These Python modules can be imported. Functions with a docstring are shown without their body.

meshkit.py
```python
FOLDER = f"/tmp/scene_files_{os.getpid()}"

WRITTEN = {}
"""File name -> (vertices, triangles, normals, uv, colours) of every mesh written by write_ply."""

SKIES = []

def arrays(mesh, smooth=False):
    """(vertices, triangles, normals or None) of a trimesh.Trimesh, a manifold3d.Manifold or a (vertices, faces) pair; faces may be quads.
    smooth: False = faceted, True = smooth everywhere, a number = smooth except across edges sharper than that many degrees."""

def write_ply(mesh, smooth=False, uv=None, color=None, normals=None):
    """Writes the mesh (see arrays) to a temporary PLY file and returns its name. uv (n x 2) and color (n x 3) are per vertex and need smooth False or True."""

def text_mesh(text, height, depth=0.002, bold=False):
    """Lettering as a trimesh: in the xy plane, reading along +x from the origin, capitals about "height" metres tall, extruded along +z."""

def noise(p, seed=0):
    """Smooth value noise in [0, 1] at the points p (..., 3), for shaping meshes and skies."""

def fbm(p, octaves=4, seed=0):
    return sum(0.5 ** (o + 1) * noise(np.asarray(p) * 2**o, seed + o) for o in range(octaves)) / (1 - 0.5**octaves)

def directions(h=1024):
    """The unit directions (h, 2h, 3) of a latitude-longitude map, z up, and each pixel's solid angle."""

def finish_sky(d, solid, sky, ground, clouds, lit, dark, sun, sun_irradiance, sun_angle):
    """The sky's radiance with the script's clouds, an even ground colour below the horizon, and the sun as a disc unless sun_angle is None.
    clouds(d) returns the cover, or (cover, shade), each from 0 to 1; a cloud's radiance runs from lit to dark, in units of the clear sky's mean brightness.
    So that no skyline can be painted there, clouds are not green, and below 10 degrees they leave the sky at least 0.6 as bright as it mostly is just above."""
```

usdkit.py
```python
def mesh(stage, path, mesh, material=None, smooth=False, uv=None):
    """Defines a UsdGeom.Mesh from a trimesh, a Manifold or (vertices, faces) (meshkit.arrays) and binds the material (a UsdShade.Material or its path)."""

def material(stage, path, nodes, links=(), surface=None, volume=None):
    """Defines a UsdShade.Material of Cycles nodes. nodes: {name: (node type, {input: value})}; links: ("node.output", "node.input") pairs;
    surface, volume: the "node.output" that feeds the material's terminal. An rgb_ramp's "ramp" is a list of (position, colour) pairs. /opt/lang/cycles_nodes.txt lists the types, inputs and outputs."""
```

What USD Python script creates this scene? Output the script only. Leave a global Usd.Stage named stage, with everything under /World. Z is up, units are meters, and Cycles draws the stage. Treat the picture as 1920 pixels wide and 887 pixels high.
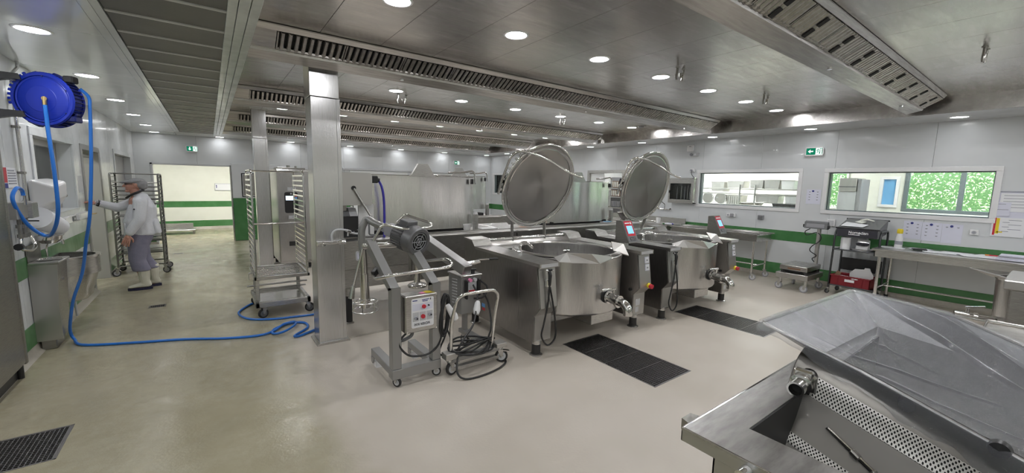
import math, random
import numpy as np
import manifold3d as m3
import usdkit, meshkit
from pxr import Gf, Sdf, Usd, UsdGeom, UsdLux, UsdShade

stage = Usd.Stage.CreateInMemory()
UsdGeom.SetStageUpAxis(stage, 'Z')
UsdGeom.SetStageMetersPerUnit(stage, 1.0)
UsdGeom.Xform.Define(stage, '/World')
stage.SetDefaultPrim(stage.GetPrimAtPath('/World'))
rng = random.Random(7)
PI = math.pi
A = np.array

# ---------------------------------------------------------------- camera, sky, sun, exposure
EXPOSURE = 0.10
LAMP = 112.0            # radiance of a downlight's lens
F_PX, YAW, PITCH, ROLL, EYE = 767.83, 0.635727, -0.126818, 0.0212641, 1.62
cam = UsdGeom.Camera.Define(stage, '/World/camera')
cam.CreateHorizontalApertureAttr(36.0)
cam.CreateFocalLengthAttr(36.0 * F_PX / 1920)
cam.CreateFStopAttr(0.0)
cam.CreateExposureAttr(EXPOSURE)
cam.CreateClippingRangeAttr(Gf.Vec2f(0.05, 500.0))
_fw = A([math.sin(YAW) * math.cos(PITCH), math.cos(YAW) * math.cos(PITCH), math.sin(PITCH)])
_r0 = A([math.cos(YAW), -math.sin(YAW), 0.0])
_u0 = np.cross(_r0, _fw)
_r = math.cos(ROLL) * _r0 + math.sin(ROLL) * _u0
_u = -math.sin(ROLL) * _r0 + math.cos(ROLL) * _u0
UsdGeom.Xformable(cam).AddTransformOp().Set(Gf.Matrix4d(*_r, 0, *_u, 0, *(-_fw), 0, 0, 0, EYE, 1))
dome = UsdLux.DomeLight.Define(stage, '/World/sky')
dome.CreateColorAttr(Gf.Vec3f(0.72, 0.86, 1.0))
dome.CreateIntensityAttr(6.0)
sun = UsdLux.DistantLight.Define(stage, '/World/sun')
sun.CreateColorAttr(Gf.Vec3f(1.0, 0.95, 0.86))
sun.CreateIntensityAttr(34.0)
sun.CreateAngleAttr(0.6)
UsdGeom.Xformable(sun).AddRotateXYZOp().Set(Gf.Vec3f(0, -34, -20))   # from the room's side, high: lights the hedge

# ---------------------------------------------------------------- shapes
class MB:
    """Collects triangles of one mesh."""
    def __init__(s): s.v, s.f, s.n = [], [], 0
    def add(s, v, f, m=None):
        v = np.asarray(v, float).reshape(-1, 3)
        if m is not None: v = v @ A(m)[:3, :3].T + A(m)[:3, 3]
        s.v.append(v); s.f.append(np.asarray(f, int).reshape(-1, 3) + s.n); s.n += len(v)
        return s
    def get(s): return np.vstack(s.v), np.vstack(s.f)
    def box(s, lo, hi, ch=0.0, m=None): return s.add(*cbox(lo, hi, ch), m)
    def tube(s, pts, r, n=10, m=None, closed=False): return s.add(*tube(pts, r, n, closed), m)
    def cyl(s, a, b, r, n=24, r2=None, m=None): return s.add(*cyl(a, b, r, n, r2), m)
    def lathe(s, prof, n=32, m=None): return s.add(*lathe(prof, n), m)
    def prism(s, poly, ax, a, b, m=None, holes=()): return s.add(*prism(poly, ax, a, b, holes), m)
    def beam(s, a, b, w, h, ch=0.0, up=(0, 0, 1), m=None): return s.add(*beam(a, b, w, h, ch, up), m)

_corner = A([[x, y, z] for x in (0, 1) for y in (0, 1) for z in (0, 1)], float)
def _hull(p):
    h = m3.Manifold.hull_points(p).to_mesh()
    return np.array(h.vert_properties[:, :3]), np.array(h.tri_verts)
def _chtopo():
    p = []
    for c in _corner:
        for k in range(3):
            q = c * 10.0
            for j in range(3):
                if j != k: q[j] += 1 if c[j] == 0 else -1
            p.append(q)
    p = A(p); v, f = _hull(p)
    idx = A([int(np.argmin(((p - q) ** 2).sum(1))) for q in v])
    return idx[f]
_CHF = _chtopo()
_BXF = A([[0,1,3],[0,3,2],[4,6,7],[4,7,5],[0,4,5],[0,5,1],[2,3,7],[2,7,6],[0,2,6],[0,6,4],[1,5,7],[1,7,3]])
def cbox(lo, hi, ch=0.0):
    lo, hi = np.minimum(lo, hi).astype(float), np.maximum(lo, hi).astype(float)
    if ch <= 0: return lo + _corner * (hi - lo), _BXF
    ch = min(ch, float((hi - lo).min()) * 0.45)
    p = np.repeat(lo + _corner * (hi - lo), 3, axis=0)
    for i, c in enumerate(_corner):
        for k in range(3):
            for j in range(3):
                if j != k: p[3 * i + k, j] += ch if c[j] == 0 else -ch
    return p, _CHF
def unit(v): v = np.asarray(v, float); return v / (np.linalg.norm(v) + 1e-12)
def tube(pts, r, n=10, closed=False):
    p = np.asarray(pts, float); N = len(p)
    r = np.broadcast_to(np.asarray(r, float), (N,))
    if closed: t = np.roll(p, -1, 0) - np.roll(p, 1, 0)
    else: t = np.gradient(p, axis=0)
    t = t / (np.linalg.norm(t, axis=1, keepdims=True) + 1e-12)
    a = np.cross(t[0], [0, 0, 1.0] if abs(t[0][2]) < 0.9 else [1.0, 0, 0]); a = unit(a)
    fr = []
    for i in range(N):
        a = unit(a - t[i] * (a @ t[i])); fr.append((a, np.cross(t[i], a)))
    ang = np.arange(n) * 2 * PI / n
    v = np.vstack([p[i] + r[i] * (np.cos(ang)[:, None] * fr[i][0] + np.sin(ang)[:, None] * fr[i][1]) for i in range(N)])
    f = []
    for i in range(N if closed else N - 1):
        j2 = (i + 1) % N
        for k in range(n):
            a0, a1, b0, b1 = i * n + k, i * n + (k + 1) % n, j2 * n + k, j2 * n + (k + 1) % n
            f += [[a0, a1, b1], [a0, b1, b0]]
    if not closed:
        v = np.vstack([v, p[0], p[-1]]); c0, c1 = len(v) - 2, len(v) - 1
        for k in range(n):
            f += [[c0, (k + 1) % n, k], [c1, (N - 1) * n + k, (N - 1) * n + (k + 1) % n]]
    return v, A(f)
def bend(pts, r=0.05, n=6):
    """A polyline with its corners rounded to radius r."""
    p = [A(q, float) for q in pts]; out = [p[0]]
    for i in range(1, len(p) - 1):
        a, b = unit(p[i - 1] - p[i]), unit(p[i + 1] - p[i])
        d = min(r, 0.45 * np.linalg.norm(p[i - 1] - p[i]), 0.45 * np.linalg.norm(p[i + 1] - p[i]))
        for s in np.linspace(0, 1, n):
            out.append((1 - s) ** 2 * (p[i] + a * d) + 2 * s * (1 - s) * p[i] + s * s * (p[i] + b * d))
    out.append(p[-1]); return A(out)
def spline(pts, n=8, closed=False):
    """Catmull-Rom through the points."""
    p = A(pts, float)
    q = np.vstack([p[-1], p, p[:2]]) if closed else np.vstack([2 * p[0] - p[1], p, 2 * p[-1] - p[-2]])
    out, t = [], np.linspace(0, 1, n, endpoint=False)[:, None]
    for i in range(len(q) - 3):
        a, b, c, d = q[i:i + 4]
        out.append(0.5 * (2 * b + (c - a) * t + (2 * a - 5 * b + 4 * c - d) * t ** 2 + (3 * b - a - 3 * c + d) * t ** 3))
    if not closed: out.append(p[-1:])
    return np.vstack(out)
def frame(d, up=(0, 0, 1)):
    z = unit(d); x = np.cross(up, z)
    x = unit(x) if np.linalg.norm(x) > 1e-6 else A([1.0, 0, 0])
    return x, np.cross(z, x), z
def mat(x, y, z, o):
    m = np.eye(4); m[:3, 0], m[:3, 1], m[:3, 2], m[:3, 3] = x, y, z, o; return m
def rotz(a, o=(0, 0, 0)):
    c, s = math.cos(a), math.sin(a); return mat([c, s, 0], [-s, c, 0], [0, 0, 1], o)
def rotx(a, o=(0, 0, 0)):
    c, s = math.cos(a), math.sin(a); return mat([1, 0, 0], [0, c, s], [0, -s, c], o)
def roty(a, o=(0, 0, 0)):
    c, s = math.cos(a), math.sin(a); return mat([c, 0, -s], [0, 1, 0], [s, 0, c], o)
def lathe(prof, n=32):
    """(r, z) points, bottom to top on the outside, turned about z."""
    p = A(prof, float); N = len(p); ang = np.arange(n) * 2 * PI / n
    v = np.stack([p[:, 0, None] * np.cos(ang), p[:, 0, None] * np.sin(ang), np.repeat(p[:, 1:2], n, 1)], -1).reshape(-1, 3)
    f = []
    for i in range(N - 1):
        for k in range(n):
            a0, a1, b0, b1 = i * n + k, i * n + (k + 1) % n, (i + 1) * n + k, (i + 1) * n + (k + 1) % n
            if p[i, 0] > 1e-9: f.append([a0, a1, b1])
            if p[i + 1, 0] > 1e-9: f.append([a0, b1, b0])
    return v, A(f)
def cyl(a, b, r, n=24, r2=None):
    a, b = A(a, float), A(b, float); h = np.linalg.norm(b - a); r2 = r if r2 is None else r2
    v, f = lathe([(0, 0), (r, 0), (r2, h), (0, h)], n)
    return v @ A(frame(b - a)) + a, f
def prism(poly, ax, a, b, holes=()):
    a, b = min(a, b), max(a, b)
    def ccw(q, want):
        q = A(q, float); s = (q[:, 0] * np.roll(q[:, 1], -1) - np.roll(q[:, 0], -1) * q[:, 1]).sum() > 0
        return q if s == want else q[::-1]
    m = m3.CrossSection([ccw(poly, True)] + [ccw(h, False) for h in holes]).extrude(b - a).to_mesh()
    v, f = np.array(m.vert_properties[:, :3]), np.array(m.tri_verts)
    u, w, h = v[:, 0], v[:, 1], v[:, 2] + a
    if ax == 'x': return np.stack([h, u, w], 1), f
    if ax == 'y': return np.stack([u, h, w], 1), f[:, ::-1]
    return np.stack([u, w, h], 1), f
def beam(a, b, w, h, ch=0.0, up=(0, 0, 1)):
    """A rectangular bar from a to b, w across and h high."""
    a, b = A(a, float), A(b, float); x, y, z = frame(b - a, up)
    v, f = cbox([-w / 2, -h / 2, 0], [w / 2, h / 2, np.linalg.norm(b - a)], ch)
    return v @ A([x, y, z]) + a, f
def rrect(x0, y0, x1, y1, r, n=5):
    out = []
    for cx, cy, a0 in ((x1 - r, y1 - r, 0), (x0 + r, y1 - r, 90), (x0 + r, y0 + r, 180), (x1 - r, y0 + r, 270)):
        for k in range(n): 
            t = math.radians(a0 + 90 * k / (n - 1)); out.append((cx + r * math.cos(t), cy + r * math.sin(t)))
    return out

# ---------------------------------------------------------------- things, parts, setting
_used = {}
def numbered(parent, name):
    k = _used[(parent, name)] = _used.get((parent, name), -1) + 1
    return name if k == 0 else f'{name}_{k:03d}'
def tag(p, label=None, cat=None, group=None, kind=None):
    for k, v in (('label', label), ('category', cat), ('group', group), ('kind', kind)):
        if v: p.SetCustomDataByKey(k, v)
    return p
def thing(name, label, cat, loc=(0, 0, 0), rz=0.0, group=None, kind=None):
    x = UsdGeom.Xform.Define(stage, '/World/' + numbered('/World', name))
    x.AddTranslateOp().Set(Gf.Vec3d(*map(float, loc)))
    if rz: x.AddRotateZOp().Set(math.degrees(rz))
    return tag(x.GetPrim(), label, cat, group, kind)
def part(name, mesh, m, parent, smooth=30, label=None, kind=None):
    path = str(parent.GetPath()); mesh = mesh.get() if isinstance(mesh, MB) else mesh
    o = usdkit.mesh(stage, path + '/' + numbered(path, name), mesh, MAT[m], smooth=smooth).GetPrim()
    return tag(o, label, None, None, kind)
def solo(name, mesh, m, label, cat, group=None, kind=None, smooth=30):
    mesh = mesh.get() if isinstance(mesh, MB) else mesh
    o = usdkit.mesh(stage, '/World/' + numbered('/World', name), mesh, MAT[m], smooth=smooth).GetPrim()
    return tag(o, label, cat, group, kind)
def setting(name):
    x = UsdGeom.Xform.Define(stage, '/World/' + numbered('/World', name)); return tag(x.GetPrim(), kind='structure')
def copy(src, name, label, loc, rz=0.0, group=None):
    was = src.GetCustomData()
    r = thing(name, label, was['category'], loc, rz, group or was.get('group'))
    r.GetReferences().AddInternalReference(src.GetPath()); r.SetInstanceable(True)
    return r

# ---------------------------------------------------------------- materials
MAT = {}
def material(name, nodes, links, surface):
    MAT[name] = usdkit.material(stage, '/World/Looks/' + name, nodes, links, surface=surface)
def plain(name, col, rough=0.5, metal=0.0, spec=0.5, coat=0.0, **kw):
    material(name, {'p': ('principled_bsdf', dict(base_color=col, roughness=rough, metallic=metal, specular_ior_level=spec, coat_weight=coat, **kw))}, [], 'p.BSDF')
def steel(name, col, r0, r1, stretch=(4, 4, 60), scale=6.0, bump=0.0, blotch=0.05, aniso=0.0):
    r0, r1, bump, blotch = r0 + (r1 - r0) * .3, r1 - (r1 - r0) * .3, bump * .3, blotch * .6
    """Brushed stainless: roughness and a fine relief streaked along the shortest scale."""
    nodes = {'c': ('texture_coordinate', {}), 'm': ('mapping', dict(scale=stretch)), 'n': ('noise_texture', dict(scale=scale, detail=4.0, roughness=0.6)),
             'm2': ('mapping', dict(scale=(1, 1, 1))), 'b': ('noise_texture', dict(scale=2.3, detail=3.0)),
             'rr': ('rgb_ramp', dict(ramp=[(0.3, (r0,) * 3), (0.7, (r1,) * 3)])),
             'cc': ('rgb_ramp', dict(ramp=[(0.3, tuple(x * (1 - blotch) for x in col)), (0.7, col)])),
             'bu': ('bump', dict(strength=bump, distance=0.01)),
             'p': ('principled_bsdf', dict(metallic=1.0, anisotropic=aniso))}
    links = [('c.object', 'm.vector'), ('m.vector', 'n.vector'), ('n.fac', 'rr.fac'), ('c.object', 'm2.vector'), ('m2.vector', 'b.vector'), ('b.fac', 'cc.fac'),
             ('rr.color', 'p.roughness'), ('cc.color', 'p.base_color'), ('n.fac', 'bu.height'), ('bu.normal', 'p.normal')]
    material(name, nodes, links, 'p.BSDF')
def rough_col(name, c0, c1, scale, r0, r1, detail=4, bump=0.0, bscale=None, spec=0.5, coat=0.0, dist=0.01):
    nodes = {'c': ('texture_coordinate', {}), 'n': ('noise_texture', dict(scale=scale, detail=detail, roughness=0.65)),
             'cc': ('rgb_ramp', dict(ramp=[(0.35, c0), (0.65, c1)])), 'rr': ('rgb_ramp', dict(ramp=[(0.35, (r0,) * 3), (0.65, (r1,) * 3)])),
             'p': ('principled_bsdf', dict(specular_ior_level=spec, coat_weight=coat))}
    links = [('c.object', 'n.vector'), ('n.fac', 'cc.fac'), ('n.fac', 'rr.fac'), ('cc.color', 'p.base_color'), ('rr.color', 'p.roughness')]
    if bump:
        nodes['n2'] = ('noise_texture', dict(scale=bscale or scale, detail=3.0)); nodes['bu'] = ('bump', dict(strength=bump, distance=dist))
        links += [('c.object', 'n2.vector'), ('n2.fac', 'bu.height'), ('bu.normal', 'p.normal')]
    material(name, nodes, links, 'p.BSDF')

steel('steel', (0.56, 0.55, 0.53), 0.24, 0.36, (3, 3, 40))
steel('steel_h', (0.56, 0.55, 0.53), 0.22, 0.34, (2, 40, 40))          # brushed along x
steel('steel_y', (0.56, 0.55, 0.53), 0.22, 0.34, (40, 2, 40))          # brushed along y
steel('steel_v', (0.60, 0.59, 0.58), 0.20, 0.28, (50, 50, 1.5))
steel('steel_side', (0.36, 0.345, 0.335), 0.24, 0.34, (50, 50, 1.5))  # darker copy of the upright brushed steel: its dark reflections are in the colour
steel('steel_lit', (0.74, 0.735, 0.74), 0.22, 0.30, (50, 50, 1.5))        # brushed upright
steel('steel_dark', (0.34, 0.33, 0.31), 0.28, 0.42, (3, 3, 40))
steel('steel_matt', (0.52, 0.51, 0.49), 0.36, 0.48, (5, 5, 30))
steel('steel_bright', (0.72, 0.71, 0.69), 0.10, 0.20, (3, 3, 10), bump=0.0)
steel('ceiling_steel', (0.66, 0.63, 0.605), 0.17, 0.30, (1.2, 6, 6), 1.6, 0.10, 0.18)
steel('hood_steel', (0.56, 0.54, 0.52), 0.22, 0.34, (1, 12, 12), 3.0)
steel('slat_steel', (0.50, 0.475, 0.45), 0.22, 0.36, (5, 5, 5), 3.0)
steel('filter_mesh', (0.235, 0.228, 0.218), 0.42, 0.60, (6, 6, 6), 30.0, 0.25, 0.25)
steel('grate_steel', (0.26, 0.25, 0.25), 0.35, 0.5, (5, 5, 5))
plain('chrome', (0.80, 0.80, 0.80), 0.08, 1.0)
plain('black', (0.018, 0.018, 0.019), 0.42)
plain('rubber', (0.028, 0.027, 0.027), 0.6)
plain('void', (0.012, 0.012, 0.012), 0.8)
plain('grey_plastic', (0.16, 0.165, 0.17), 0.45)
plain('mid_grey', (0.30, 0.30, 0.32), 0.4)
plain('light_grey', (0.55, 0.56, 0.58), 0.4)
plain('white_plastic', (0.80, 0.80, 0.81), 0.22, coat=0.3)
plain('white_matt', (0.80, 0.80, 0.79), 0.5)
plain('paper', (0.80, 0.81, 0.84), 0.7)
plain('paper_lilac', (0.70, 0.71, 0.82), 0.7)
plain('ink', (0.03, 0.03, 0.04), 0.6)
plain('ink_blue', (0.03, 0.04, 0.22), 0.5)
plain('ink_grey', (0.33, 0.34, 0.38), 0.6)
plain('red', (0.55, 0.03, 0.05), 0.35)
plain('yellow', (0.80, 0.62, 0.03), 0.4)
plain('pink', (0.80, 0.25, 0.45), 0.5)
plain('orange', (0.75, 0.26, 0.05), 0.4)
plain('blue_label', (0.10, 0.33, 0.70), 0.4)
plain('hose_blue', (0.02, 0.17, 0.62), 0.30, coat=0.2)
plain('hose_violet', (0.06, 0.05, 0.42), 0.35)
plain('reel_blue', (0.004, 0.022, 0.33), 0.45)
plain('reel_navy', (0.004, 0.010, 0.11), 0.35)
plain('brass', (0.75, 0.55, 0.25), 0.25, 1.0)
plain('crate_red', (0.20, 0.008, 0.016), 0.4)
plain('crate_brown', (0.22, 0.12, 0.07), 0.5)
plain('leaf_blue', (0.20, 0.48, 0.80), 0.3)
plain('frame_grey', (0.14, 0.17, 0.18), 0.4)
plain('door_white', (0.78, 0.80, 0.80), 0.25, coat=0.3)
def glow(name, col, s):
    material(name, {'e': ('emission', dict(color=col, strength=s))}, [], 'e.emission')
glow('lamp', (0.985, 0.99, 1.0), LAMP)
glow('lamp_edge', (0.985, 0.99, 1.0), LAMP * 0.24)
glow('screen_blue', (0.30, 0.68, 1.0), 1.15)
glow('screen_white', (0.75, 0.88, 1.0), 1.3)
glow('sign_green', (0.01, 0.22, 0.12), 0.9)
glow('sign_white', (0.85, 1.0, 0.95), 1.2)
material('glass', {'t': ('transparent_bsdf', dict(color=(0.93, 0.96, 0.955))), 'g': ('glossy_bsdf', dict(color=(1, 1, 1), roughness=0.02)), 'f': ('fresnel', dict(IOR=1.5)), 'x': ('mix_closure', {})},
         [('f.fac', 'x.fac'), ('t.BSDF', 'x.closure1'), ('g.BSDF', 'x.closure2')], 'x.closure')
# walls: glossy white sandwich panel; green resin band
rough_col('wall_white', (0.65, 0.672, 0.69), (0.68, 0.70, 0.715), 1.2, 0.20, 0.30, spec=0.5, coat=0.15, bump=0.02, bscale=3.0, dist=0.02)
rough_col('wall_cream', (0.76, 0.77, 0.70), (0.80, 0.81, 0.74), 1.2, 0.3, 0.4)
rough_col('ceiling_white', (0.78, 0.82, 0.81), (0.83, 0.87, 0.86), 0.9, 0.10, 0.18, spec=0.6, coat=0.3, bump=0.05, bscale=1.5, dist=0.03)
rough_col('ceiling_grey', (0.52, 0.53, 0.54), (0.56, 0.57, 0.58), 0.9, 0.28, 0.38)
rough_col('green', (0.055, 0.185, 0.06), (0.07, 0.215, 0.075), 2.0, 0.25, 0.35, coat=0.1)
rough_col('cove', (0.36, 0.33, 0.28), (0.43, 0.40, 0.34), 9.0, 0.35, 0.5)
# floor: speckled beige resin; the left aisle is wet
material('floor', {
    'g': ('geometry', {}), 's': ('separate_xyz', {}),
    'sp': ('noise_texture', dict(scale=260.0, detail=2.0)), 'spr': ('rgb_ramp', dict(ramp=[(0.25, (0.47, 0.42, 0.36)), (0.5, (0.57, 0.52, 0.46)), (0.75, (0.66, 0.61, 0.545))])),
    'st': ('noise_texture', dict(scale=0.9, detail=5.0, roughness=0.6)), 'str': ('rgb_ramp', dict(ramp=[(0.3, (0.86, 0.85, 0.82)), (0.6, (1, 1, 1))])),
    'mul': ('mix_color', dict(blend_type='multiply', fac=1.0)),
    'wn': ('noise_texture', dict(scale=1.1, detail=4.0, roughness=0.6)), 'wx': ('math', dict(math_type='multiply_add', value2=0.8, value3=0.37)),
    'sub': ('math', dict(math_type='subtract')), 'wet': ('math', dict(math_type='multiply', value2=3.2, use_clamp=True)),
    'pud': ('noise_texture', dict(scale=1.7, detail=6.0, roughness=0.7)), 'pr': ('rgb_ramp', dict(ramp=[(0.36, (0.12,)*3), (0.62, (0.34,)*3)])),
    'dr': ('rgb_ramp', dict(ramp=[(0.3, (0.36,) * 3), (0.7, (0.48,) * 3)])),
    'wc': ('mix_color', dict(blend_type='multiply', fac=1.0, b=(0.66, 0.66, 0.53))),
    'col': ('mix_color', {}), 'rou': ('mix_color', {}),
    'hn': ('noise_texture', dict(scale=55.0, detail=3.0)), 'bu': ('bump', dict(strength=0.10, distance=0.01)),
    'p': ('principled_bsdf', dict(specular_ior_level=0.5))},
    [('g.position', 's.vector'), ('g.position', 'sp.vector'), ('g.position', 'st.vector'), ('g.position', 'wn.vector'), ('g.position', 'pud.vector'), ('g.position', 'hn.vector'),
     ('sp.fac', 'spr.fac'), ('st.fac', 'str.fac'), ('spr.color', 'mul.a'), ('str.color', 'mul.b'),
     ('wn.fac', 'wx.value1'), ('wx.value', 'sub.value1'), ('s.x', 'sub.value2'), ('sub.value', 'wet.value1'),
     ('pud.fac', 'pr.fac'), ('pud.fac', 'dr.fac'), ('mul.result', 'wc.a'),
     ('wet.value', 'col.fac'), ('mul.result', 'col.a'), ('wc.result', 'col.b'), ('wet.value', 'rou.fac'), ('dr.color', 'rou.a'), ('pr.color', 'rou.b'),
     ('hn.fac', 'bu.height'), ('bu.normal', 'p.normal'), ('col.result', 'p.base_color'), ('rou.result', 'p.roughness')], 'p.BSDF')
rough_col('rail_grey', (0.50, 0.50, 0.48), (0.56, 0.56, 0.54), 4.0, .35, .45)
rough_col('edge_paint', (0.55, 0.58, 0.54), (0.62, 0.65, 0.61), 3.0, .25, .35, coat=.2)
glow('added_lamp_glow', (1.0, 0.98, 0.93), 36.0)
# ================================================================ the room
XL, XR, YB, YN = -1.36, 8.45, 12.85, -4.5
ZC, ZR = 2.625, 2.815                # perimeter ceiling, raised stainless ceiling
FX = 7.5                             # edge of the raised ceiling on the right

fl = setting('floor')
GR = [(2.835, 1.835, 3.375, 2.93), (4.845, 1.835, 5.385, 2.93), (-1.33, 3.28, -0.80, 3.70), (-0.70, 6.61, -0.53, 6.74), (-0.70, 11.1, -0.53, 11.23)]
part('resin_floor', prism([(-5, YN), (11, YN), (11, 17.2), (-5, 17.2)], 'z', -0.12, 0.0, [[(a, b), (c, b), (c, d), (a, d)] for a, b, c, d in GR]), 'floor', fl, smooth=False)
mb = MB()
mb.prism([(4.262, 0), (4.285, 0), (4.280, 0.014), (4.268, 0.014)], 'x', 1.06, 2.30)
part('floor_joint', mb, 'cove', fl, smooth=False)

def wall(name, ax, at0, depth, u0, u1, z0, z1, holes, joint0, bands, cove=True, m='wall_white', step=1.15):
    """A wall of upright sandwich panels with open joints. ax: the axis it stands across; at0: the face; depth: signed thickness."""
    w = setting(name)
    cuts = [u0] + [c for c in np.arange(joint0, u1 - 0.1, step) if c > u0 + 0.1] + [u1]
    hole = [[(a, c), (b, c), (b, d), (a, d)] for a, c, b, d in holes]
    for a, b in zip(cuts[:-1], cuts[1:]):
        cs = m3.CrossSection([[(a + .0015, z0), (b - .0015, z0), (b - .0015, z1), (a + .0015, z1)]])
        for h in hole: cs = cs - m3.CrossSection([h])
        for piece in cs.decompose():
            polys = piece.to_polygons()
            v, f = prism(polys[0], 'x' if ax == 'x' else 'y', at0, at0 + depth, polys[1:])
            part('wall_panel', (v, f), m, w, smooth=False)
    for c in cuts[1:-1]:                       # a filler closes each joint behind the face
        zs = [(z0, z1)]
        for a, e, b, d in holes:
            if a - .02 < c < b + .02: zs = [q for x, y in zs for q in ((x, min(y, e)), (max(x, d), y)) if q[1] - q[0] > 0.02]
        for x, y in zs:
            part('joint_filler', cbox((at0 + depth * .3, c - .006, x), (at0 + depth * .6, c + .006, y)) if ax == 'x' else cbox((c - .006, at0 + depth * .3, x), (c + .006, at0 + depth * .6, y)), 'ink_grey', w, smooth=False)
    s = -1 if depth > 0 else 1                 # bands stand proud of the face
    def runs(zz):
        r = [(u0, u1)]
        for a, c, b, d in holes:
            if c < zz < d: r = [q for x, y in r for q in ((x, min(y, a)), (max(x, b), y)) if q[1] - q[0] > 0.02]
        return r
    for zb, zt in bands:
        for a, b in runs((zb + zt) / 2):
            lo, hi = ((at0, a, zb), (at0 + s * 0.006, b, zt)) if ax == 'x' else ((a, at0, zb), (b, at0 + s * 0.006, zt))
            part('green_band', cbox(lo, hi, 0.002), 'green', w, smooth=False, label='green painted protection band')
    if cove:
        for a, b in runs(0.03):
            pr = [(at0, 0), (at0 + s * 0.05, 0), (at0 + s * 0.018, 0.025), (at0 + s * 0.008, 0.078), (at0, 0.08)]
            v, f = prism(pr, 'y', a, b) if ax == 'x' else prism(pr, 'x', a, b)
            part('cove_skirting', (v, f), 'cove', w, smooth=60)
    return w
B2 = ((0.70, 0.885), (0.08, 0.275))
wl = wall('wall_left', 'x', XL, -0.16, YN, YB, 0, 2.9, [(6.0, 1.21, 7.44, 2.0), (7.95, 0, 8.95, 1.97), (10.35, 0, 12.2, 2.03)], -3.9, B2)
wb = wall('wall_back', 'y', YB, 0.16, XL - .16, XR + .16, 0, 2.9, [(-1.05, 0, 0.45, 1.915)], -0.2, B2)
wr = wall('wall_right', 'x', XR, 0.16, YN, YB, 0, 2.9, [(2.91, 1.29, 4.755, 1.945), (0.63, 1.295, 2.475, 1.935), (6.80, 0, 7.92, 1.97), (11.8, 1.29, 12.65, 1.95)], -3.35, B2)
wn = wall('wall_near', 'y', YN, -0.16, XL - .16, XR + .16, 0, 2.9, [], 0.0, B2, m='wall_cream')  # unseen wall, made lighter than the others to brighten the steel reflections

# ---- ceilings
ce = setting('ceiling')
def tiles(name, x0, y0, x1, y1, xs, ys, z, m, gap=0.0015, th=0.02):
    for a, b in zip(xs[:-1], xs[1:]):
        for c, d in zip(ys[:-1], ys[1:]):
            part(name, cbox((a + gap, c + gap, z), (b - gap, d - gap, z + th), 0.001), m, ce, smooth=False)
# left: white lacquered panels
ys = [YN] + list(np.arange(-3.4, YB - .5, 1.54)) + [YB]
tiles('white_ceiling_panel', XL, YN, -0.56, YB, [XL, -0.56], ys, ZC, 'ceiling_white')
part('trim_rail', MB().box((-0.558, YN, ZC - .004), (-0.505, 11.95, ZC + .02), .001).box((-0.503, YN, ZC - .004), (-0.46, 11.95, ZC + .02), .001), 'ceiling_white', ce, smooth=False)
# dark filter panels between light rails
k0 = 3.633 - 0.4416 * 18
for k in range(37):
    y = k0 + 0.4416 * k
    if y < YN: continue
    part('filter_ceiling_panel', cbox((-0.455, y + .016, ZC + .006), (0.15, y + .4416 - .016, ZC + .03), .003), 'filter_mesh', ce, smooth=False)
    part('filter_rail', cbox((-0.455, y - .013, ZC - .002), (0.15, y + .013, ZC + .02), .003), 'rail_grey', ce, smooth=False)
mb = MB()
for a, b in ((0.148, 0.196), (0.200, 0.256), (0.260, 0.312)): mb.box((a, YN, ZC - .006), (b, 11.95, ZC + .02), .002)
part('edge_trim', mb, 'edge_paint', ce, smooth=False)
part('raised_ceiling_side', cbox((0.25, YN, ZC + .02), (0.312, 11.6, ZR + .02)), 'hood_steel', ce, smooth=False)
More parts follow.
